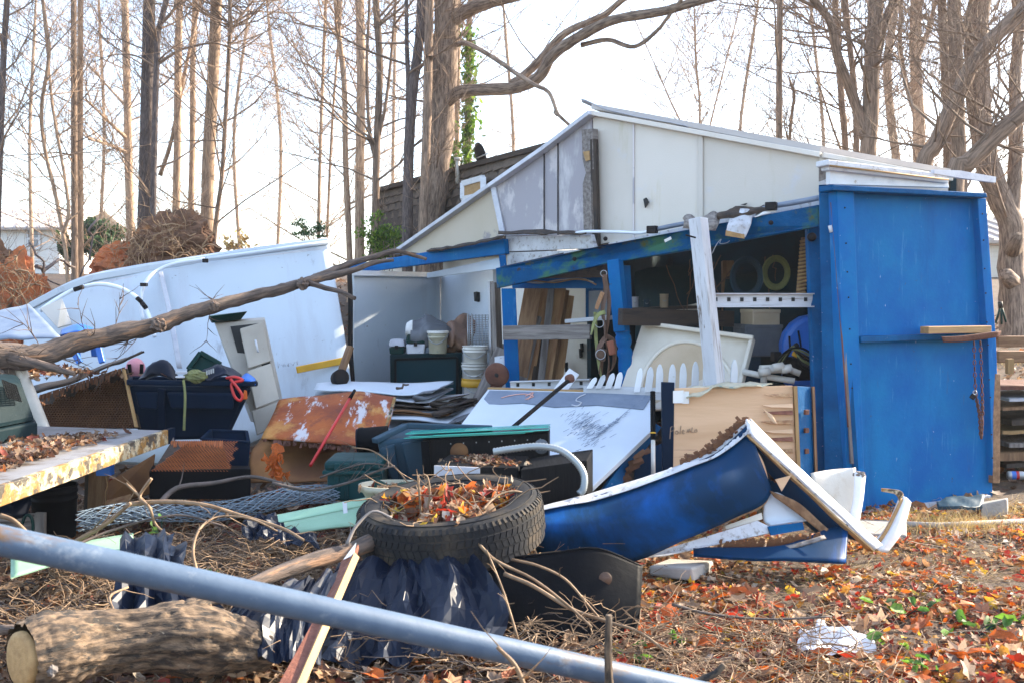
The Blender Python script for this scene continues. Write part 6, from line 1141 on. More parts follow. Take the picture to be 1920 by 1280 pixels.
part(mb, 'honeycomb_core', 'comb_d', t); part(MB().slab(pp((1190, 850, 6.2), (1242, 830, 6.25), (1245, 920, 6.1), (1190, 925, 6.05)), .03), 'back_skin', 'navy', t)
# plywood panel with blue edge and cloth, handwriting
t = lbl('plywood_panel', 'pale plywood panel with pencil handwriting and a blue edge standing by the door', 'panel', px(1385, 890, 6.1))
part(MB().slab(pp((1251, 727, 5.95), (1486, 722, 6.05), (1494, 900, 6.0), (1251, 900, 5.9)), .02), 'sheet', 'ply', t, bev=.002)
part(MB().bar(px(1490, 723, 6.05), px(1497, 890, 6.0), .02, .04, (0, 1, 0)), 'edge_batten', 'raw', t); part(MB().slab(pp((1495, 723, 6.07), (1527, 725, 6.2), (1532, 892, 6.15), (1500, 892, 6.02)), .03), 'blue_edge', 'blue_old', t, bev=.003); part(MB().bar(px(1524, 724, 6.17), px(1530, 890, 6.12), .015, .03, (0, 1, 0)), 'edge_batten', 'wood', t)
def strokes(S, Y, r, off=0): 
    mb = MB()
    for P in S: mb.tube(smoothpts([onplane(x, y, *pp((1251, 727, 5.95), (1486, 722, 6.05), (1251, 900, 5.9)), .004) for x, y in P], 4), r, 4)
    return mb
wr = [[(1256, 822), (1257, 808), (1258, 800), (1263, 799), (1264, 804), (1258, 808)], [(1269, 806), (1266, 810), (1269, 813), (1272, 810), (1269, 806)], [(1275, 813), (1276, 804), (1277, 797)], [(1279, 810), (1283, 808), (1281, 805), (1279, 809), (1281, 812), (1284, 811)], [(1288, 810), (1290, 804), (1291, 810), (1293, 803), (1295, 809)], [(1298, 800), (1297, 809), (1301, 810)], [(1304, 804), (1302, 809), (1307, 808), (1306, 803)]]
part(strokes(wr, 5.945, .0026), 'pencil_writing', 'pencil', t)
part(MB().slab(pp((1262, 732, 5.935), (1282, 731, 5.935), (1282, 755, 5.93), (1262, 755, 5.93)), .003), 'taped_paper', 'paper', t); part(MB().slab(pp((1283, 733, 5.937), (1292, 733, 5.937), (1292, 756, 5.935), (1279, 756, 5.935)), .003), 'taped_paper', 'paper', t)
for k in range(9):
    y = 738 + k * 17 + random.uniform(-5, 5); x = 1442 - random.uniform(0, 18); part(MB().slab(pp((x, y, 5.99), (1486, y - 3, 6.01), (1487, y + 5, 6.0), (x + 18, y + 4, 5.985)), .004), 'torn_veneer', ('wood_light', 'ply', 'wood_red')[k % 3], t)
part(MB().surf([pp((1430, 766, 5.98), (1448, 778, 5.95)), pp((1448, 790, 5.93), (1458, 795, 5.9))], 5, 8, .003, .004, 9), 'torn_veneer', 'ply', t)
for y in (772, 806, 845): part(MB().box(px(1512, y, 6.08), (.03, .02, .03), .4), 'hardware', 'rust', t, bev=.004)
one(MB().surf([pp((1285, 733, 6.05), (1330, 722, 6.1), (1400, 718, 6.1), (1448, 722, 6.1)), pp((1287, 744, 5.92), (1312, 742, 5.9), (1340, 728, 5.93), (1420, 724, 5.98))], 20, 8, .008, .02, 8), 'draped_cloth', MT['bucket_y'], 'dirty folded cloth draped over the top edge of the plywood panel', 'cloth')
# crumpled door
t = lbl('crumpled_door', 'crumpled dark blue hollow core door folded over on the leaves in front of the shed', 'door', px(1340, 1050, 5.0))
top = pp((1005, 962, 4.75), (1070, 944, 4.8), (1130, 928, 4.85), (1240, 893, 4.92), (1330, 856, 4.98), (1370, 826, 5.0), (1402, 796, 5.02))
md = pp((1005, 992, 4.62), (1075, 988, 4.64), (1140, 980, 4.66), (1245, 950, 4.72), (1335, 912, 4.8), (1385, 886, 4.86), (1425, 860, 4.92))
bt = pp((1005, 1036, 4.72), (1090, 1044, 4.74), (1188, 1047, 4.76), (1290, 1004, 4.82), (1380, 967, 4.88), (1430, 944, 4.92), (1446, 918, 4.96))
part(MB().surf([top, md, bt], 36, 14, .012, .014, 2.2), 'front_skin', 'navy', t)
def chip(u, v):
    k = .30 + .9 * noise.fractal(Vector((u * 5, 1, 1)), 1, 2, 2) * .5 + .35 * noise.noise(Vector((u * 31, v * 2, 4))) + .5 * max(0, u - .6)
    return .004 if v < k else -.03
part(MB().surf([[q + Vector((0, -.002, .001)) for q in top], [q.lerp(m_, .24) + Vector((0, -.004, 0)) for q, m_ in zip(top, md)]], 150, 9, .002, .014, 2.2, chip), 'chipped_edge', 'trim_dirty', t)
part(MB().surf([[q + Vector((.0, .004, .004)) for q in top], [q + Vector((.0, .05, .018)) for q in top]], 36, 3, .006, .006, 6), 'top_edge', 'trim_dirty', t)
part(MB().surf([[q + Vector((.0, .05, .0)) for q in bt], [q + Vector((0, -.004, -.012)) for q in bt]], 24, 3, .006, .002, 6), 'bottom_edge', 'wood', t)
part(MB().surf([[q + Vector((0, .055, .01)) for q in top], [q + Vector((0, .11, -.35)) for q in top]], 30, 6, .01, .01, 3), 'back_skin', 'wood_dark', t)
mb = MB()
for k in range(160):
    b_, d_ = at_poly(top[3:], random.uniform(.15, 1)); mb.bar(b_ + Vector((0, .04, -.01)), b_ + Vector((random.gauss(-.01, .015), .05 + random.gauss(0, .02), random.uniform(.01, .045))), .016, .004, (0, -1, 0))
part(mb, 'honeycomb_core', 'comb_d', t)
# folded right half: long white edge with gold flank
e0, e1_ = px(1396, 786, 5.0), px(1642, 1030, 4.95)
def ridge(a0, a1, b0, b1, m, nm, th=.01, amp=.004): return part(MB().surf([[px(*a0), px(*a0).lerp(px(*a1), .5), px(*a1)], [px(*b0), px(*b0).lerp(px(*b1), .5), px(*b1)]], 14, 4, th, amp, 5), nm, m, t)
ridge((1398, 786, 5.02), (1652, 1022, 4.98), (1402, 812, 4.95), (1640, 1030, 4.92), 'trim_dirty', 'edge_rail')
ridge((1404, 786, 5.1), (1600, 985, 5.12), (1410, 800, 5.03), (1604, 990, 5.03), 'cream', 'edge_rail')
ridge((1402, 813, 4.945), (1640, 1031, 4.915), (1408, 822, 4.965), (1628, 1031, 4.94), 'raw', 'edge_flank')
part(MB().surf([pp((1408, 822, 4.97), (1470, 880, 4.96), (1560, 968, 4.95), (1608, 1012, 4.95)), pp((1432, 862, 5.02), (1482, 920, 5.02), (1548, 985, 5.0), (1578, 1002, 5.0)), pp((1445, 920, 5.06), (1490, 958, 5.06), (1530, 995, 5.05), (1560, 1008, 5.04)) ], 20, 10, .01, .008, 3), 'folded_skin', 'navy', t)
part(MB().surf([pp((1442, 918, 4.95), (1495, 940, 4.95), (1535, 975, 4.94), (1552, 990, 4.93)), pp((1450, 930, 4.95), (1490, 958, 4.95), (1528, 988, 4.94), (1545, 1002, 4.93))], 14, 4, .014, .003, 5), 'torn_edge', 'wood', t)
part(MB().slab(pp((1454, 898, 4.93), (1484, 890, 4.93), (1466, 920, 4.92)), .012), 'splinter', 'ply', t)
mb = MB()
for k in range(50): p = px(1440 + random.uniform(0, 40), 866 + random.uniform(0, 28), 5.03); mb.bar(p, p + Vector((random.gauss(.02, .01), 0, random.gauss(-.02, .015))), .014, .004, (0, -1, 0))
part(mb, 'honeycomb_core', 'comb_d', t)
# lower blue skin with brown core strip
part(MB().surf([pp((1300, 1030, 4.85), (1400, 1030, 4.82), (1470, 1024, 4.82), (1530, 1002, 4.9), (1572, 985, 4.98), (1590, 985, 4.98)), pp((1300, 1044, 4.78), (1400, 1050, 4.74), (1480, 1052, 4.72), (1560, 1056, 4.72), (1584, 1056, 4.75))], 24, 8, .014, .008, 3), 'lower_skin', 'navy', t)
part(MB().surf([pp((1330, 1028, 4.86), (1400, 1028, 4.83), (1470, 1024, 4.81), (1545, 1003, 4.82)), pp((1332, 1033, 4.84), (1402, 1035, 4.81), (1474, 1030, 4.79), (1550, 1010, 4.8))], 20, 3, .006, .002, 6), 'torn_edge', 'wood_grey', t)
mb = MB()
for k in range(110): q = random.random(); p = px(1345 + 195 * q, 1027 - 14 * q * q, 4.86); mb.bar(p, p + Vector((random.gauss(.006, .006), -.01, random.uniform(.02, .05))), .012, .003, (0, -1, 0))
part(mb, 'honeycomb_core', 'comb_d', t)
# white slats inside
part(MB().slab(pp((1190, 1046, 4.8), (1420, 975, 4.92), (1442, 985, 4.92), (1444, 998, 4.9), (1250, 1040, 4.8)), .012), 'white_slat', 'trim_dirty', t, bev=.002)
part(MB().surf([pp((1430, 945, 4.98), (1450, 922, 5.0), (1480, 935, 5.0)), pp((1432, 975, 4.97), (1470, 970, 4.97), (1515, 972, 4.98)), pp((1444, 985, 4.93), (1480, 980, 4.95), (1520, 974, 4.96))], 10, 10, .01, .008, 5), 'white_liner', 'white', t)
part(MB().slab(pp((1440, 986, 4.89), (1505, 978, 4.92), (1508, 992, 4.91), (1446, 1003, 4.88)), .012), 'blue_slat', 'blue_old', t); part(MB().slab(pp((1360, 985, 4.93), (1428, 960, 4.95), (1430, 972, 4.94), (1362, 992, 4.92)), .012), 'white_slat', 'cream', t)
one(MB().surf([pp((1520, 886, 5.35), (1560, 880, 5.4), (1604, 876, 5.4)), pp((1530, 940, 5.3), (1570, 945, 5.3), (1606, 950, 5.3)), pp((1560, 985, 5.2), (1590, 1000, 5.2), (1602, 1005, 5.2))], 14, 12, .012, .012, 3), 'white_sheet', MT['cream'], 'curled off white sheet standing behind the folded blue door', 'sheet')
t = lbl('bent_trim', 'white moulded trim strip curled behind the folded blue door', 'trim', px(1600, 1010, 5.2))
part(MB().surf([pp((1604, 882, 5.28), (1612, 890, 5.26), (1620, 892, 5.28)), pp((1600, 940, 5.22), (1608, 945, 5.2), (1614, 946, 5.22)), pp((1584, 1000, 5.15), (1594, 1004, 5.13), (1602, 1004, 5.15))], 6, 14, .01, .003, 6), 'strip', 'trim', t); hb = MB(); blob(hb, px(1612, 889, 5.27), (.03, .025, .02), .5, 2, 12, 9); part(hb, 'clod', 'wood_grey', t)
t = lbl('trim_curl', 'white vinyl trim piece bent at the top lying on the grass before the blue door', 'trim', px(1655, 1035, 5.3))
part(MB().surf([pp((1690, 928, 5.4), (1698, 932, 5.36), (1706, 940, 5.4)), pp((1664, 985, 5.33), (1676, 990, 5.29), (1690, 995, 5.33)), pp((1636, 1020, 5.28), (1648, 1032, 5.24), (1662, 1034, 5.28)) ], 8, 16, .008, .002, 6), 'strip', 'trim', t)
part(MB().surf([pp((1652, 914, 5.36), (1675, 916, 5.35), (1690, 920, 5.36), (1692, 934, 5.38)), pp((1652, 920, 5.36), (1674, 924, 5.35), (1682, 930, 5.36), (1686, 940, 5.38))], 14, 3, .01, .002, 6), 'bent_end', 'flaky', t); part(MB().surf([pp((1690, 932, 5.35), (1664, 985, 5.28), (1640, 1022, 5.24)), pp((1694, 936, 5.35), (1668, 990, 5.28), (1645, 1026, 5.24))], 14, 3, .006), 'edge', 'raw', t)
t = lbl('concrete_block', 'grey concrete block under the left end of the crumpled blue door', 'block', px(1280, 1078, 4.75)); part(MB().hexa(pp((1218, 1078, 4.72), (1300, 1090, 4.62), (1340, 1074, 4.9), (1255, 1066, 5.0)), pp((1216, 1060, 4.72), (1298, 1064, 4.62), (1338, 1050, 4.9), (1253, 1046, 5.0))), 'block', 'concrete', t, bev=.01)
# door sill things
one(MB().hexa(pp((1838, 978, 6.3), (1890, 974, 6.3), (1892, 966, 6.5), (1840, 968, 6.5)), pp((1840, 944, 6.3), (1888, 934, 6.3), (1890, 932, 6.5), (1842, 940, 6.5))), 'concrete_stub', MT['concrete'], 'broken concrete stub at the right foot of the blue door', 'concrete', bev=.01)
one(MB().surf([pp((1756, 944, 6.35), (1790, 936, 6.4), (1846, 933, 6.45)), pp((1758, 956, 6.25), (1795, 958, 6.2), (1842, 950, 6.3))], 14, 8, .02, .03, 6), 'wet_sack', MT['bin'], 'blue grey sack lying at the foot of the blue door', 'sack')
one(MB().tube(pp((1600, 978, 6.1), (1760, 984, 6.0), (1930, 976, 6.1)), .018, 8, rough=.1), 'threshold_pipe', MT['concrete'], 'pale grey pipe lying on the ground along the foot of the blue door', 'pipe')
one(MB().hexa(pp((1600, 1006, 5.75), (1700, 1012, 5.7), (1700, 985, 6.0), (1600, 980, 6.05)), pp((1600, 998, 5.75), (1700, 1002, 5.7), (1700, 978, 6.0), (1600, 973, 6.05))), 'slab_step', MT['concrete'], 'low concrete slab under the left foot of the blue door', 'slab', bev=.01)
# right edge: lumber pile, can, steps, tripod
pl = [(728, 'rust', .0, .03, 'dark mesh roll on top of the scrap pile right of the door'), (748, 'flash', .1, .02, 'grey blue sheet second from the top of the scrap pile'), (768, 'wood', .05, .02, 'brown warped board in the scrap pile right of the door'), (790, 'wood_dark', .12, .04, 'dark curled felt roll in the middle of the scrap pile'), (812, 'raw', .05, .025, 'pale yellow board in the scrap pile right of the door'), (833, 'wood_grey', .1, .03, 'grey board under the pale yellow board of the scrap pile'), (852, 'wood', .02, .06, 'thick brown beam near the bottom of the scrap pile'), (872, 'wood_dark', .08, .03, 'dark bottom board of the scrap pile right of the door')]
for k, (y, m, dx, th_, lab) in enumerate(pl):
    a_ = px(1868, y, 7.6); c = MB(); c.surf([[a_ + Vector((dx, .0, .01)), a_ + Vector((.5, 0, .02)), a_ + Vector((1.2, .1, .0))], [a_ + Vector((dx, .8, .01)), a_ + Vector((.5, .8, .01)), a_ + Vector((1.2, .9, .02))]], 12, 6, th_, .02, 3, seed=k)
    one(c, 'scrap_board', MT[m], lab, 'board', group='scrap pile right of the blue door')
t = lbl('drink_can', 'blue, white and red drink can lying below the scrap pile', 'can', px(1898, 895, 7.3))
M4 = Matrix.Translation(px(1888, 890, 7.3)) @ Matrix.Rotation(R(88), 4, 'Y') @ Matrix.Rotation(R(15), 4, 'X')
part(MB().lathe([(0, 0), (.024, 0), (.031, .012), (.031, .03)], M4, 18), 'bottom', 'wire', t); part(MB().lathe([(.0311, .03), (.0311, .06)], M4, 18), 'blue_band', 'skyblue', t); part(MB().lathe([(.0312, .06), (.0312, .08)], M4, 18), 'red_band', 'red', t); part(MB().lathe([(.031, .08), (.031, .105), (.026, .118), (0, .116)], M4, 18), 'top', 'wire', t)
t = lbl('timber_steps', 'low timber retaining steps on the slope right of the blue door', 'steps', px(1900, 660, 11))
for y, Y in ((668, 10.2), (640, 11.2)): part(MB().bar(px(1866, y, Y), px(1990, y, Y), .14, .12), 'tread', 'wood', t, bev=.01)
part(MB().bar(px(1893, 700, 9.9), px(1893, 672, 9.9), .06, .06, (0, 1, 0)), 'stake', 'raw', t); part(MB().bar(px(1872, 720, 9), px(1888, 755, 9), .05, .05), 'stake', 'wood_red', t)
t = lbl('garden_tripod', 'small green tripod stand by the foot of the big right tree', 'tripod', px(1876, 605, 13.2))
for a in ((1867, 606), (1886, 604), (1878, 608)): part(MB().tube([px(1877, 572, 13.2), px(*a, 13.2)], .015, 5), 'leg', 'green', t)
part(MB().tube([px(1877, 578, 13.2), px(1875, 566, 13.2)], .03, 6), 'head', 'iron', t)
one(MB().bar(px(1856, 632, 11.2), px(1915, 636, 11.2), .1, .05), 'bench_rail', MT['wood_red'], 'red brown rail on the slope below the big right tree', 'rail')

# ============================================================ foreground
t = lbl('old_tyre', 'worn black car tyre lying on the debris and filled with dead leaves', 'tyre', px(845, 1010, 4.4))
TR = .412; prof = []
Mt = Matrix.Translation(px(846, 978, 4.38)) @ Matrix.Rotation(R(-5), 4, 'Y') @ Matrix.Rotation(R(6), 4, 'X')
half = .10; pr = [(.262, -.07), (.275, -.09), (.31, -.105), (.355, -.112), (.385, -.103), (.403, -.088), (.410, -.05), (.412, 0), (.410, .05), (.403, .088), (.385, .103), (.355, .112), (.31, .105), (.275, .09), (.262, .07), (.268, .06), (.29, .07), (.34, .085), (.38, .07), (.39, 0), (.38, -.07), (.34, -.085), (.29, -.07), (.268, -.06)]
part(MB().lathe(pr, Mt, 84, True), 'carcass', 'rubber', t)
mb = MB()
for row, (z0, z1, sh_) in enumerate([(-.083, -.055, 0), (-.048, -.018, .5), (-.011, .019, 0), (.026, .052, .5), (.058, .084, 0)]):
    n = 84
    for k in range(n):
        a0 = 2 * math.pi * (k + sh_) / n; a1 = a0 + 2 * math.pi / n * .8; sk = .02 * (1 if row % 2 else -1)
        r0 = .409 - .006 * (abs((z0 + z1) / 2) > .05); r1 = r0 + .007
        f = lambda a, r, z: Mt @ Vector((r * math.cos(a), r * math.sin(a), z))
        mb.hexa([f(a0, r0, z0), f(a1, r0, z0), f(a1 + sk, r0, z1), f(a0 + sk, r0, z1)], [f(a0, r1, z0), f(a1, r1, z0), f(a1 + sk, r1, z1), f(a0 + sk, r1, z1)])
tr = part(mb, 'tread', 'rubber', t)
mb = MB()
for k in range(90): a = 2 * math.pi * k / 90; mb.bar(Mt @ Vector((.392 * math.cos(a), .392 * math.sin(a), .101)), Mt @ Vector((.407 * math.cos(a), .407 * math.sin(a), .083)), .012, .008, Mt.to_3x3() @ Vector((math.cos(a), math.sin(a), 1)))
part(mb, 'shoulder_lugs', 'rubber', t)
mb = MB(); [mb.tube([Mt @ Vector((r * math.cos(a), r * math.sin(a), z)) for a in np.linspace(0, 2 * math.pi, 73)], .0025, 5, False) for r, z in ((.30, .1035), (.37, .110))]; part(mb, 'sidewall_ring', 'rubber', t)
n = 420; pos = []
for k in range(n): a = random.uniform(0, 6.28); r = .34 * math.sqrt(random.random()); pos.append(Mt @ Vector((r * math.cos(a), r * math.sin(a) - .03, .035 + .075 * math.exp(-((r - .0) / .22) ** 2) + random.uniform(-.02, .025) + .03 * math.sin(3 * a))))
sset(scatter('leaf_pile', pos, np.random.uniform(.05, .095, n), LM['right'], LT, .7), 'heap of brown, red and yellow dead leaves filling the old tyre', 'leaves')
hb = MB(); hb.lathe([(0, .06), (.2, .055), (.36, .03), (.38, -.08), (0, -.1)], Mt, 40); one(hb, 'leaf_mould', MT['ground'], 'dark leaf mould packed inside the old tyre', 'soil')
# galvanised pole across the front
t = lbl('steel_pole', 'galvanised steel pole running diagonally across the front of the picture', 'pole', px(650, 1130, 2.3))
a_, b_ = px(-260, 955, 1.86), px(1460, 1330, 2.62); a_ = a_ + (a_ - b_).normalized() * 1.6; b_ = b_ + (b_ - a_).normalized() * .5; part(MB().tube([a_.lerp(b_, k / 30) for k in range(31)], .0305, 24, rough=.02), 'tube', 'galv', t)
# log
t = lbl('cut_log', 'cut log with rough grey bark lying in the bottom left corner', 'log', px(240, 1275, 3.3))
P = smoothpts(pp((40, 1236, 3.05), (100, 1222, 3.13), (180, 1208, 3.25), (300, 1195, 3.35), (400, 1200, 3.45), (492, 1214, 3.5)), 8); n = len(P)
P2 = smoothpts(P, 4); m2 = len(P2); nn_ = 56; vs, ts, fs = [], [], []; L = 0; _, sa, sb = frame(P2[1] - P2[0])
for i in range(m2):
    if i: L += (P2[i] - P2[i - 1]).length
    q = i / (m2 - 1); rr = .10 + .010 * math.sin(q * 9) + .024 * math.exp(-((q - .68) / .12) ** 2) - .035 * max(0, (q - .78) / .22)
    for k in range(nn_):
        an = 6.2832 * k / nn_; cx_, sx_ = math.cos(an), math.sin(an)
        f1 = noise.fractal(Vector((cx_ * 1.1, sx_ * 1.1, L * 3)), 1, 2, 3) * .10
        f2 = abs(noise.noise(Vector((cx_ * 4 + .8 * noise.noise(Vector((L * 7, cx_, sx_))), sx_ * 5, L * 5)))) * .26
        f3 = abs(noise.noise(Vector((cx_ * 13, sx_ * 13, L * 22)))) * .12
        r = rr * (1 + f1 + f2 + f3); vs.append(P2[i] + (sa * cx_ + sb * sx_) * r); ts.append((cx_ * rr, sx_ * rr, L))
for i in range(m2 - 1):
    for k in range(nn_): fs.append((i * nn_ + k, i * nn_ + (k + 1) % nn_, (i + 1) * nn_ + (k + 1) % nn_, (i + 1) * nn_ + k))
fs.append(tuple((m2 - 1) * nn_ + k for k in range(nn_)))
mb = MB(); mb.add(vs, fs, ts, True); part(mb, 'trunk', 'bark_log', t)
d_ = (P[0] - P[1]).normalized(); part(MB().lathe([(0, .012), (.07, .012), (.086, .006), (.088, -.01)], Matrix.Translation(P[0]) @ d_.to_track_quat('Z', 'Y').to_matrix().to_4x4(), 26), 'cut_face', 'raw', t)
part(MB().tube(smoothpts([px(325, 1160, 3.38), px(365, 1142, 3.42), px(388, 1130, 3.46)]), [.05, .04, .028], 14, rough=.35), 'branch_stub', 'bark_log', t); hb = MB(); blob(hb, px(96, 1254, 3.02), (.02, .02, .022), .3, 2, 14, 10); part(hb, 'knot', 'wood_grey', t)
one(MB().tube(smoothpts(pp((348, 1138, 3.5), (440, 1108, 3.65), (520, 1074, 3.8), (600, 1046, 3.95), (660, 1030, 4.05), (704, 1012, 4.15)), 5), [.022 + .016 * i / 25 for i in range(26)], 14, rough=.3), 'dead_limb', MT['deadwood'], 'tan barkless limb running from the cut log up to the tyre', 'limb')
t = lbl('broken_board', 'red brown board with splintered top standing upright through the leaves under the pole', 'board', px(550, 1290, 3.1))
part(MB().slab(pp((514, 1295, 2.9), (552, 1300, 2.9), (662, 1052, 3.6), (672, 1018, 3.68), (652, 1040, 3.66), (640, 1050, 3.62), (628, 1088, 3.5)), .02, (.3, 1, -.3)), 'plank', 'wood_red', t, bev=.002); part(MB().bar(px(556, 1300, 2.9), px(668, 1040, 3.63), .008, .026, (-.5, -1, .2)), 'split_edge', 'raw', t); part(MB().slab(pp((644, 1048, 3.6), (668, 1016, 3.64), (664, 1040, 3.62)), .008), 'splinter', 'paper', t)
# black plastic sheeting and black bumper
def crumple(nm, rows, lab, m='tarp', nu=30, nv=9, amp=.02, sc=6, cat='plastic sheet', seed=0):
    def fold(u, v): return .055 * noise.noise(Vector((u * 8 + v * 1.5 + seed, v * 1.1, 2))) + .028 * noise.noise(Vector((u * 19 - v * 4 + seed, v * 3, 7)))
    return one(MB().surf(rows, nu, nv, .002, amp, sc, fold, seed=seed, smooth=False), nm, MT[m], lab, cat)
crumple('plastic_sheeting', [pp((636, 1058, 4.05), (740, 1046, 4.05), (800, 1040, 4.02), (885, 1034, 4.0)), pp((610, 1110, 3.88), (720, 1104, 3.86), (820, 1100, 3.84), (925, 1095, 3.84)), pp((570, 1180, 3.72), (700, 1185, 3.7), (820, 1170, 3.7), (955, 1150, 3.74)), pp((560, 1240, 3.6), (700, 1246, 3.56), (800, 1228, 3.58), (935, 1212, 3.66))], 'crinkled black plastic sheeting draped below the tyre', seed=1)
crumple('plastic_sheeting', [pp((225, 1010, 3.95), (300, 1000, 4.0), (345, 1030, 4.0)), pp((222, 1060, 3.75), (300, 1055, 3.75), (350, 1075, 3.8)), pp((210, 1160, 3.55), (320, 1150, 3.6), (460, 1180, 3.6))], 'black plastic sheeting bunched up behind the pole left of the dead limb', seed=2, nu=13, nv=9)
crumple('plastic_sheeting', [pp((440, 1120, 3.75), (560, 1085, 3.8), (640, 1070, 3.9)), pp((400, 1180, 3.6), (520, 1160, 3.55), (610, 1150, 3.6)), pp((400, 1225, 3.5), (520, 1240, 3.4), (600, 1240, 3.4))], 'flat black plastic sheeting between the dead limb and the red brown board', seed=3, amp=.02)
t = lbl('bumper_shell', 'black moulded plastic panel standing on edge below the crumpled door', 'panel', px(1050, 1200, 3.9))
part(MB().surf([pp((885, 1045, 4.1), (960, 1046, 4.1), (1040, 1038, 4.1), (1120, 1030, 4.12), (1202, 1062, 4.15)), pp((890, 1120, 4.0), (960, 1122, 3.98), (1040, 1120, 3.98), (1120, 1115, 4.0), (1200, 1118, 4.05)), pp((895, 1215, 3.9), (960, 1220, 3.88), (1040, 1220, 3.88), (1120, 1215, 3.9), (1192, 1200, 3.95))], 30, 16, .014, .004, 3), 'shell', 'black', t)
part(MB().tube(smoothpts(pp((885, 1043, 4.09), (960, 1044, 4.09), (1040, 1036, 4.09), (1120, 1028, 4.11), (1202, 1060, 4.14))), .006, 6), 'top_bead', 'black', t); part(MB().tube([px(902, 1090, 3.985) + Vector((.045 * math.cos(a), 0, .045 * math.sin(a))) for a in np.linspace(0, 6.283, 25)], .005, 5, False), 'moulded_ring', 'black', t)
part(MB().lathe([(0, 0), (.027, 0), (.027, .004), (0, .004)], Matrix.Translation(px(1135, 1084, 4.03)) @ Matrix.Rotation(R(80), 4, 'X'), 22), 'hole', 'leather', t)
crumple('plastic_sheeting', [pp((455, 985, 4.7), (500, 960, 4.75), (540, 985, 4.7), (590, 1010, 4.6)), pp((455, 1010, 4.6), (500, 1010, 4.6), (540, 1015, 4.55), (600, 1025, 4.5))], 'torn black plastic scrap between the chainlink roll and the green siding', seed=6, nu=20, nv=10, amp=.02)
# vinyl siding
t = lbl('vinyl_siding', 'pale green vinyl siding strip lying between the chainlink roll and the tyre', 'siding', px(600, 985, 4.85), 'pale green vinyl siding')
part(MB().surf([pp((500, 970, 4.95), (600, 950, 4.98), (702, 930, 5.0)), pp((505, 985, 4.88), (600, 966, 4.9), (700, 944, 4.93))], 16, 4, .006, .003, 5), 'upper_course', 'seafoam', t); part(MB().surf([pp((508, 986, 4.86), (600, 967, 4.88), (700, 945, 4.91)), pp((560, 1000, 4.78), (620, 990, 4.78), (690, 985, 4.8))], 16, 4, .006, .003, 5), 'lower_course', 'seafoam', t)
part(MB().slab(pp((642, 940, 4.9), (650, 940, 4.9), (652, 962, 4.87), (644, 962, 4.87)), .006), 'tape', 'trim', t); part(MB().box(px(703, 938, 4.97), (.05, .12, .03), .3), 'end_cap', 'flash', t)
t = lbl('vinyl_siding', 'pale green vinyl siding strip crossing behind the pole on the left', 'siding', px(150, 1040, 4.4), 'pale green vinyl siding')
part(MB().surf([pp((20, 1045, 4.3), (140, 1020, 4.5), (250, 1000, 4.65)), pp((20, 1085, 4.1), (140, 1050, 4.3), (250, 1035, 4.4))], 16, 6, .006, .004, 4), 'course', 'seafoam', t)
# chainlink roll
t = lbl('chainlink_roll', 'unrolled bundle of galvanised chainlink mesh lying behind the green siding', 'wire mesh', px(430, 990, 5.2))
a_, b_ = px(150, 995, 4.9), px(630, 945, 5.35); ax, s_, u_ = frame(b_ - a_); L = (b_ - a_).length; mb = MB()
for lay in range(2):
    rr = .085 - .04 * lay; n = 11
    for sg in (1, -1):
        for k in range(n):
            c0 = k / n * 6.283; pts = []
            for j in range(25): q = j / 24; an = c0 + sg * q * L / .085 * .8; fl = .55; pts.append(a_ + ax * (q * L + random.gauss(0, .01)) + s_ * (math.cos(an) * rr * 1.25) + u_ * (math.sin(an) * rr * fl + .05 + .02 * math.sin(q * 9)))
            mb.tube(pts, .0026, 3, False)
part(mb, 'mesh', 'chain', t)
# plastic bag
mb = MB(); c = px(1555, 1195, 3.95); c.z = hz(c.x, c.y)
mb.surf([[c + Vector((-.16, -.13, .02)), c + Vector((-.05, -.16, .03)), c + Vector((.06, -.14, .03)), c + Vector((.15, -.10, .02))], [c + Vector((-.15, -.04, .05)), c + Vector((-.05, -.03, .10)), c + Vector((.04, -.04, .08)), c + Vector((.14, -.02, .05))], [c + Vector((-.1, .06, .04)), c + Vector((-.03, .07, .09)), c + Vector((.04, .06, .06)), c + Vector((.1, .06, .03))], [c + Vector((-.09, .12, .02)), c + Vector((-.02, .13, .03)), c + Vector((.05, .12, .02)), c + Vector((.08, .1, .02))]], 30, 24, .001, .05, 11, smooth=False)
one(mb, 'plastic_bag', MT['bagw'], 'crumpled white plastic bag lying on the autumn leaves at right', 'bag')

# ============================================================ leaves, sticks, vines, grass
def gpts(n, xr, yr, dz=(0, .03), keep=None):
    out = []
    while len(out) < n:
        x, y = random.uniform(*xr), random.uniform(*yr)
        if keep and random.random() > keep(x, y): continue
        out.append((x, y, hz(x, y) + random.uniform(*dz)))
    return out
edge = lambda x, y: min(1, max(0, (x - .1 + .25 * noise.noise(Vector((x * 2, y * 2, 5)))) / .5))
clump = lambda x, y: edge(x, y) * (1 if y < 4.7 else .55) * min(1, max(.12, .55 + 1.3 * noise.noise(Vector((x * 2.6, y * 2.6, 1)))))
n = 20000; P = gpts(n, (-.3, 4.4), (3.0, 6.6), (0, .03), clump); sz = np.random.uniform(.022, .06, n) * np.random.choice([.7, 1, 1.5], n, p=[.4, .45, .15])
sset(scatter('leaf_litter', P, sz, LM['right'], LT, .45), 'red, orange and tan autumn leaves covering the ground on the right', 'leaves')
n = 24000; P = gpts(n, (-5.2, 1.0), (2.6, 6.9), (0, .035), lambda x, y: 1 - edge(x, y) * .9); sset(scatter('leaf_litter', P, np.random.uniform(.03, .085, n), LM['left'], LT, .5), 'brown dead leaves covering the ground under the debris on the left', 'leaves')
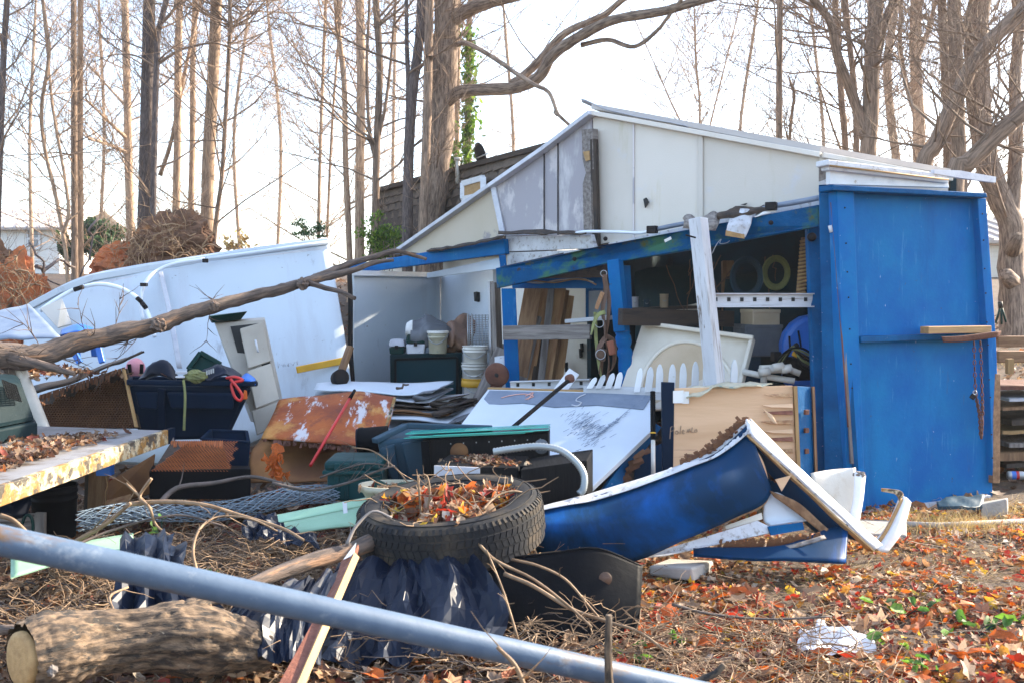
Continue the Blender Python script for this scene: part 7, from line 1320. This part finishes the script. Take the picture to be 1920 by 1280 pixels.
n = 9000; P = gpts(n, (-7, 8), (6.5, 24), (0, .03), lambda x, y: (6.5 / y) ** 1.3); sset(scatter('leaf_litter', P, np.random.uniform(.06, .13, n), LM['left'], LT, .4), 'thin brown leaf litter on the slope behind the shed', 'leaves')
n = 7500; P = gpts(n, (-3.6, 4.2), (2.9, 6.6), (.005, .05)); sset(scatter('stick_litter', P, np.random.uniform(.06, .30, n), LM['stick'], ST, .2, thick=.42), 'thin dry sticks and stems strewn over the ground', 'sticks')
n = 4200; P = gpts(n, (.5, 3.8), (4.3, 6.4), (.005, .035)); sset(scatter('straw_litter', P, np.random.uniform(.06, .22, n), LM['straw'], ST, .12, thick=.3), 'pale straw bits on the ground before the blue door', 'straw')
# the biggest leaves, one by one
lv = []
for k in range(10):
    v, f = leaf_tpl(k + 20); me_ = MB(); me_.add([Vector(q) for q in v], f, None, False)
    src = LM['right' if k % 3 else 'left']; o = me_.build('leaf', src, ground, local=True); o.location = (0, 0, -50); a = o.data.attributes.new('rnd', 'FLOAT', 'POINT'); a.data.foreach_set('value', [(.35, .6, .7, .8, .5, .15, .9, .3, .62, .46)[k]] * len(v)); lv.append(o)
tot = 0
for k in range(300):
    x = random.uniform(-1.6, 2.2); y = random.uniform(3.1, 4.5); s_ = lv[k % 10]; o = s_ if k < 10 else s_.copy()
    if k >= 10: COL.objects.link(o); o.parent = ground
    q = random.uniform(.07, .115); o.scale = (q, q, q); o.location = (x, y, hz(x, y) + .03 + random.uniform(0, .02)); o.rotation_euler = (random.gauss(0, .35), random.gauss(0, .35), random.uniform(0, 6.28))
# leaves on the table, on the black cabinets, by the rusted sheet
def pile(lab, cen, n, sx, sy, h, mt='left', sz=(.03, .07)):
    pos = []
    for k in range(n):
        a, b = random.gauss(0, 1), random.gauss(0, 1); pos.append((cen.x + a * sx, cen.y + b * sy, cen.z + h * math.exp(-(a * a + b * b) / 2) * random.uniform(.3, 1) + .005))
    return sset(scatter('leaf_pile', pos, np.random.uniform(*sz, n), LM[mt], LT, .5), lab, 'leaves')
c = px(95, 850, 5.2); c.z = tz; 
pos = []
for k in range(900):
    q = random.random() ** .8; p = ta.lerp(tb_, .15 + .8 * q) + Vector((-.16 - abs(random.gauss(0, .28)) , random.gauss(.12, .1), .0)); p.z = tz + .006 + random.uniform(0, .035) * math.exp(-((q - .5) / .3) ** 2); pos.append(p)
sset(scatter('leaf_pile', pos, np.random.uniform(.025, .075, 900), LM['left'], LT, .45), 'dead leaves and bark crumbs spread over the grey table', 'leaves')
c = px(900, 868, 5.2); pile('crumbled brown leaves on the lower black cabinet', c + Vector((0, 0, .0)), 260, .09, .08, .04, sz=(.02, .045))
c = px(545, 905, 5.9); c.z = .02; pile('heap of orange brown leaves at the foot of the rusted sheet', c, 900, .28, .2, .26, 'left', (.05, .1))
c = px(660, 890, 5.85); c.z = .02; pile('orange brown leaves drifted behind the teal toolbox', c, 300, .2, .12, .25, 'left', (.05, .1))
c = px(60, 700, 6.6); c.z = px(60, 705, 6.6).z; pile('dark leaves and bark caught under the fallen branch', c, 500, .25, .12, .08, 'left', (.03, .07))
# hanging dry leaves on a stem by the red pole
mb_t = lbl('dry_seedling', 'dry stem with curled orange leaves before the red pole', 'plant', px(530, 900, 5.7)); part(MB().tube(wob(px(540, 910, 5.7), px(510, 845, 5.7), 8, .03), .004, 5), 'stem', 'twig', mb_t)
scatter('foliage', [px(510 + random.gauss(8, 9), 868 + random.gauss(0, 20), 5.7 + random.gauss(0, .04)) for _ in range(26)], np.random.uniform(.05, .1, 26), LM['right'], LT, 1.0, kind=None, parent=mb_t, rnd=np.full(26, .6))
# vines and long sticks, each an object
def stick(lab, pts, r0, r1, m='twig', side=3, cat='stick', nm='long_stick', grp=None):
    P = smoothpts(pp(*pts), 5); k = len(P); mb = MB(); mb.tube(P, [r0 + (r1 - r0) * i / (k - 1) for i in range(k)], 7, rough=.15)
    for q in range(side):
        b, d = at_poly(P, random.uniform(.15, .95)); grow(mb, b, d + Vector((random.gauss(0, .7), random.gauss(0, .6), random.gauss(.2, .6))), random.uniform(.05, .16), r1 * .6, 2, 2, 0)
    return one(mb, nm, MT[m], lab, cat, grp)
VG = 'dry vines over the debris'
stick('thick brown vine rising from the black bucket towards the chainlink roll', [(140, 1015, 4.5), (200, 980, 4.5), (245, 942, 4.5)], .011, .008, grp=VG)
stick('long brown vine crossing the chainlink roll from left to right', [(240, 945, 4.6), (300, 940, 4.6), (380, 945, 4.5), (450, 965, 4.5), (530, 990, 4.4), (570, 1012, 4.3)], .012, .006, grp=VG)
stick('pale curled vine arching up in front of the honeycomb panel', [(285, 955, 4.6), (262, 930, 4.6), (236, 905, 4.6)], .007, .006, grp=VG); stick('bent grey vine above the chainlink roll with a cut end', [(284, 896, 4.6), (262, 930, 4.6), (280, 950, 4.5), (294, 985, 4.5), (330, 1010, 4.4)], .008, .005, grp=VG)
stick('looping tan vine in front of the chainlink roll', [(370, 1075, 4.0), (362, 1030, 4.1), (375, 990, 4.2), (410, 968, 4.3), (470, 972, 4.3), (520, 995, 4.3)], .007, .004, grp=VG); stick('dark vine lying low over the chainlink roll', [(140, 1022, 4.4), (220, 990, 4.5), (330, 965, 4.5), (420, 985, 4.4)], .007, .004, 'deadwood', grp=VG)
stick('dark blue grey branch lying before the honeycomb panel', [(290, 955, 5.0), (330, 915, 5.2), (400, 905, 5.3), (470, 893, 5.4), (530, 905, 5.3)], .016, .008, 'twig_dark', grp=VG); stick('dark thin branch arching over the teal toolbox', [(510, 905, 5.0), (580, 918, 5.0), (650, 905, 4.9), (700, 885, 4.9), (740, 872, 4.9)], .009, .004, 'twig_dark', 14, grp=VG); stick('second dark thin branch over the lid of the teal toolbox', [(600, 895, 5.1), (640, 880, 5.1), (690, 868, 5.0), (745, 876, 5.0)], .006, .003, 'twig_dark', 12, grp=VG)
stick('tan vine curving down behind the pole at the left edge', [(0, 965, 3.6), (25, 975, 3.6), (48, 995, 3.6), (64, 1012, 3.6)], .009, .006, grp=VG); stick('curled tan vine lying above the cut log', [(150, 1170, 3.3), (190, 1158, 3.3), (226, 1170, 3.3), (205, 1120, 3.4), (240, 1100, 3.5)], .006, .004, grp=VG)
stick('grey root lying on the leaves left above the cut log', [(0, 1180, 3.4), (60, 1178, 3.4), (130, 1172, 3.4), (175, 1162, 3.5)], .018, .008, 'deadwood', 2, grp=VG); stick('pale bramble stem arching from the tyre to the panel', [(945, 1075, 3.9), (1000, 1098, 3.85), (1070, 1140, 3.8), (1140, 1165, 3.75), (1200, 1185, 3.7), (1260, 1230, 3.6)], .009, .005, grp=VG)
stick('bramble cane crossing the black panel from upper left', [(895, 1016, 4.0), (930, 1050, 3.95), (1000, 1085, 3.9), (1060, 1130, 3.8), (1110, 1175, 3.7)], .007, .005, grp=VG); stick('thin bramble over the top of the black panel', [(960, 1048, 4.0), (1010, 1060, 3.95), (1060, 1085, 3.9), (1100, 1130, 3.85), (1130, 1165, 3.8)], .006, .004, grp=VG); stick('upright dry stalk standing before the black panel', [(972, 1200, 3.6), (948, 1120, 3.65), (925, 1060, 3.7), (912, 1030, 3.7)], .005, .003, grp=VG)
stick('short cut brown stake standing in front right of the pole', [(1143, 1300, 2.35), (1140, 1220, 2.35), (1142, 1152, 2.35)], .011, .008, 'bark_log', 0, grp=VG); stick('tan stick bent over in front of the pole', [(985, 1290, 2.2), (965, 1245, 2.2), (932, 1212, 2.2)], .006, .004, grp=VG); stick('dark twig lying among the bright leaves right of centre', [(1260, 1132, 3.9), (1330, 1150, 3.9), (1440, 1160, 3.9), (1560, 1155, 3.9)], .007, .004, 'twig_dark', 5, grp=VG)
stick('curved dry vine inside the tyre rim', [(905, 955, 4.2), (930, 930, 4.3), (960, 920, 4.35), (990, 925, 4.4)], .006, .005, grp=VG); stick('dark vine looped over the left side of the tyre', [(650, 1020, 4.0), (668, 985, 4.05), (700, 958, 4.1), (735, 970, 4.1)], .008, .005, 'wood_grey', 2, grp=VG); stick('upright forked stem rising from the tyre leaves', [(790, 965, 4.3), (786, 920, 4.3), (784, 890, 4.3)], .006, .005, grp=VG); stick('curved stem with hooked tip rising from the tyre leaves', [(800, 960, 4.3), (806, 925, 4.3), (802, 895, 4.3), (794, 888, 4.3)], .005, .004, grp=VG)
stick('thin tall stem before the grey bin', [(766, 905, 5.0), (740, 875, 5.0), (700, 845, 5.05), (660, 838, 5.1)], .004, .003, grp=VG); stick('thick bent twig at the bottom right end of the pole', [(1290, 1285, 2.6), (1340, 1262, 2.6), (1358, 1245, 2.6)], .010, .008, 'bark_log', 0, grp=VG)
mb = MB()
for k in range(1300):
    x, y = random.uniform(-2.1, .2), random.uniform(3.6, 4.9); z = hz(x, y); p = Vector((x, y, z + random.uniform(0, .10))); a = random.uniform(0, 6.28); q = random.uniform(.12, .5)
    mb.tube(wob(p, p + Vector((math.cos(a) * q, math.sin(a) * q * .7, random.uniform(-.02, .14))), 6, .07), [random.uniform(.0014, .0042), .001], 4, False)
sset(mb.build('vine_tangle', MT['twig'], kind='stuff'), 'tangle of thin dry vines over the debris left of the tyre', 'vines')
mb = MB()
for k in range(380):
    x, y = random.uniform(.1, 1.3), random.uniform(3.3, 4.1); p = Vector((x, y, hz(x, y) + random.uniform(0, .10))); a = random.uniform(0, 6.28); q = random.uniform(.12, .45)
    mb.tube(wob(p, p + Vector((math.cos(a) * q, math.sin(a) * q * .6, random.uniform(-.02, .16))), 6, .06), [random.uniform(.0013, .0036), .001], 4, False)
sset(mb.build('vine_tangle', MT['twig'], kind='stuff'), 'tangle of thin bramble stems below the black panel', 'vines')
mb = MB()
for k in range(40):
    a = random.uniform(0, 6.28); r = .3 * math.sqrt(random.random()); p = Mt @ Vector((r * math.cos(a), r * math.sin(a), .09)); a = random.uniform(0, 6.28); q = random.uniform(.08, .28)
    mb.tube(wob(p, p + Vector((math.cos(a) * q, math.sin(a) * q, random.uniform(.0, .12))), 5, .03), [.0035, .002], 4, False)
sset(mb.build('vine_tangle', MT['twig'], kind='stuff'), 'broken straw stems sticking out of the leaves in the tyre', 'stems')
# grass tufts
def tuft(lab, x, y, Y, n, sx, h, mt='straw'):
    c = px(x, y, Y); rs = np.random.RandomState(int(x)); me_ = []
    P = np.stack([c.x + rs.normal(0, sx, n), Y + rs.normal(0, .12, n), np.zeros(n)], 1); P[:, 2] = [hz(p[0], p[1]) for p in P]
    tpl = []
    for k in range(5):
        l = rs.uniform(-.5, .9, 2); vs = []; 
        for i in range(4): q = i / 3; w_ = .012 * (1 - q * .9); vs += [(l[0] * q * q - w_, l[1] * q * q * .6, q * (1 - .25 * q)), (l[0] * q * q + w_, l[1] * q * q * .6, q * (1 - .25 * q))]
        tpl.append((np.array(vs), [(2 * i, 2 * i + 1, 2 * i + 3, 2 * i + 2) for i in range(3)]))
    return sset(scatter('grass_tuft', P, rs.uniform(.5, 1.1, n) * h, LM[mt], tpl, .22), lab, 'grass')
tuft('straw coloured dry grass tuft at the foot of the blue door', 1812, 985, 6.0, 700, .17, .16); tuft('thin dry grass along the door sill left of the tuft', 1740, 970, 6.15, 200, .16, .12); tuft('sparse dry grass right of the concrete stub', 1900, 965, 6.4, 260, .14, .15); tuft('sparse low straw on the ground before the door', 1760, 1040, 5.3, 240, .3, .07)
tuft('sunny pale grass on the bank beside the big right tree', 1885, 640, 12.5, 900, .6, .18); tuft('pale sunlit grass on the bank between the root balls', 130, 520, 17, 700, 1.0, .3)
def seedling(lab, x, y, Y, n, sx, sz=(.05, .09), cat='plant', up=.05):
    c = px(x, y, Y); c.z = hz(c.x, c.y); t = lbl('green_seedling', lab, cat, c); mb = MB(); pos = []
    for k in range(n):
        p = c + Vector((random.gauss(0, sx), random.gauss(0, sx * .6), random.uniform(.03, .03 + up))); pos.append(p); mb.tube([c, (c + p) / 2 + Vector((0, 0, .015)), p], .002, 4, False)
    part(mb, 'stem', 'green', t); scatter('foliage', pos, np.random.uniform(*sz, n), LM['greenleaf'], [leaf_tpl(40), leaf_tpl(42), leaf_tpl(44)], .45, kind=None, parent=t)
seedling('bright green plant with broad leaves on the autumn leaves at right', 1830, 1155, 4.1, 8, .10, (.06, .10)); seedling('green leaves poking through the litter left of the broad leaved plant', 1690, 1128, 4.3, 8, .11, (.05, .09)); seedling('small green sprout right of the cut brown stake', 1190, 1200, 3.75, 5, .04, (.05, .07)); seedling('tiny green sprout at the right end of the pole', 1262, 1172, 3.9, 4, .03, (.04, .06)); seedling('small green sprout beside the pale bent vine under the table', 296, 930, 4.7, 4, .03, (.05, .08), up=.25); seedling('tiny green sprout right of the white plastic bag', 1640, 1178, 3.9, 5, .05, (.04, .07)); seedling('tiny yellow green sprout in the bottom right leaves', 1730, 1215, 3.6, 5, .05, (.04, .07)); seedling('green sprout by the left siding strip behind the pole', 345, 985, 4.5, 5, .05, (.04, .07))
o = scatter('yellow_leaf', [px(1415, 1152, 3.95)], [.11], LM['right'], [leaf_tpl(3)], .2, kind=None, rnd=[.86]); sset(o, 'single bright yellow leaf lying left of the white plastic bag', 'leaf')

# ============================================================ the air: thin haze added round everything to imitate veiling glare
hm = bpy.data.materials.new('glare_haze'); hm.use_nodes = True; hn = hm.node_tree.nodes; hn.remove(hn['Principled BSDF'])
pv = hn.new('ShaderNodeVolumePrincipled'); pv.inputs['Color'].default_value = (.96, .97, 1, 1); pv.inputs['Density'].default_value = HAZE; pv.inputs['Anisotropy'].default_value = .25
hm.node_tree.links.new(pv.outputs[0], hn['Material Output'].inputs['Volume'])
hb = MB(); hb.box((0, 280, 10.0), (840, 680, 26)); one(hb, 'haze', hm, 'thin pale haze added over the whole yard and wood to imitate glare', 'haze', kind='stuff')

mb = MB()
for k in range(520):
    x, y = random.uniform(-2.2, .3), random.uniform(3.5, 5.2); p = Vector((x, y, hz(x, y) + random.uniform(0, .09))); q = random.uniform(.12, .5); z = random.uniform(0, 6.28)
    mb.tube(wob(p, p + Vector((math.cos(z) * q, math.sin(z) * q * .7, random.uniform(-.02, .12))), 6, .06), [random.uniform(.0016, .005), .001], 4, False)
sset(mb.build('brush_tangle', MT['twig_dark'], kind='stuff'), 'dark dead brush under the pale vines left of the tyre', 'brush')
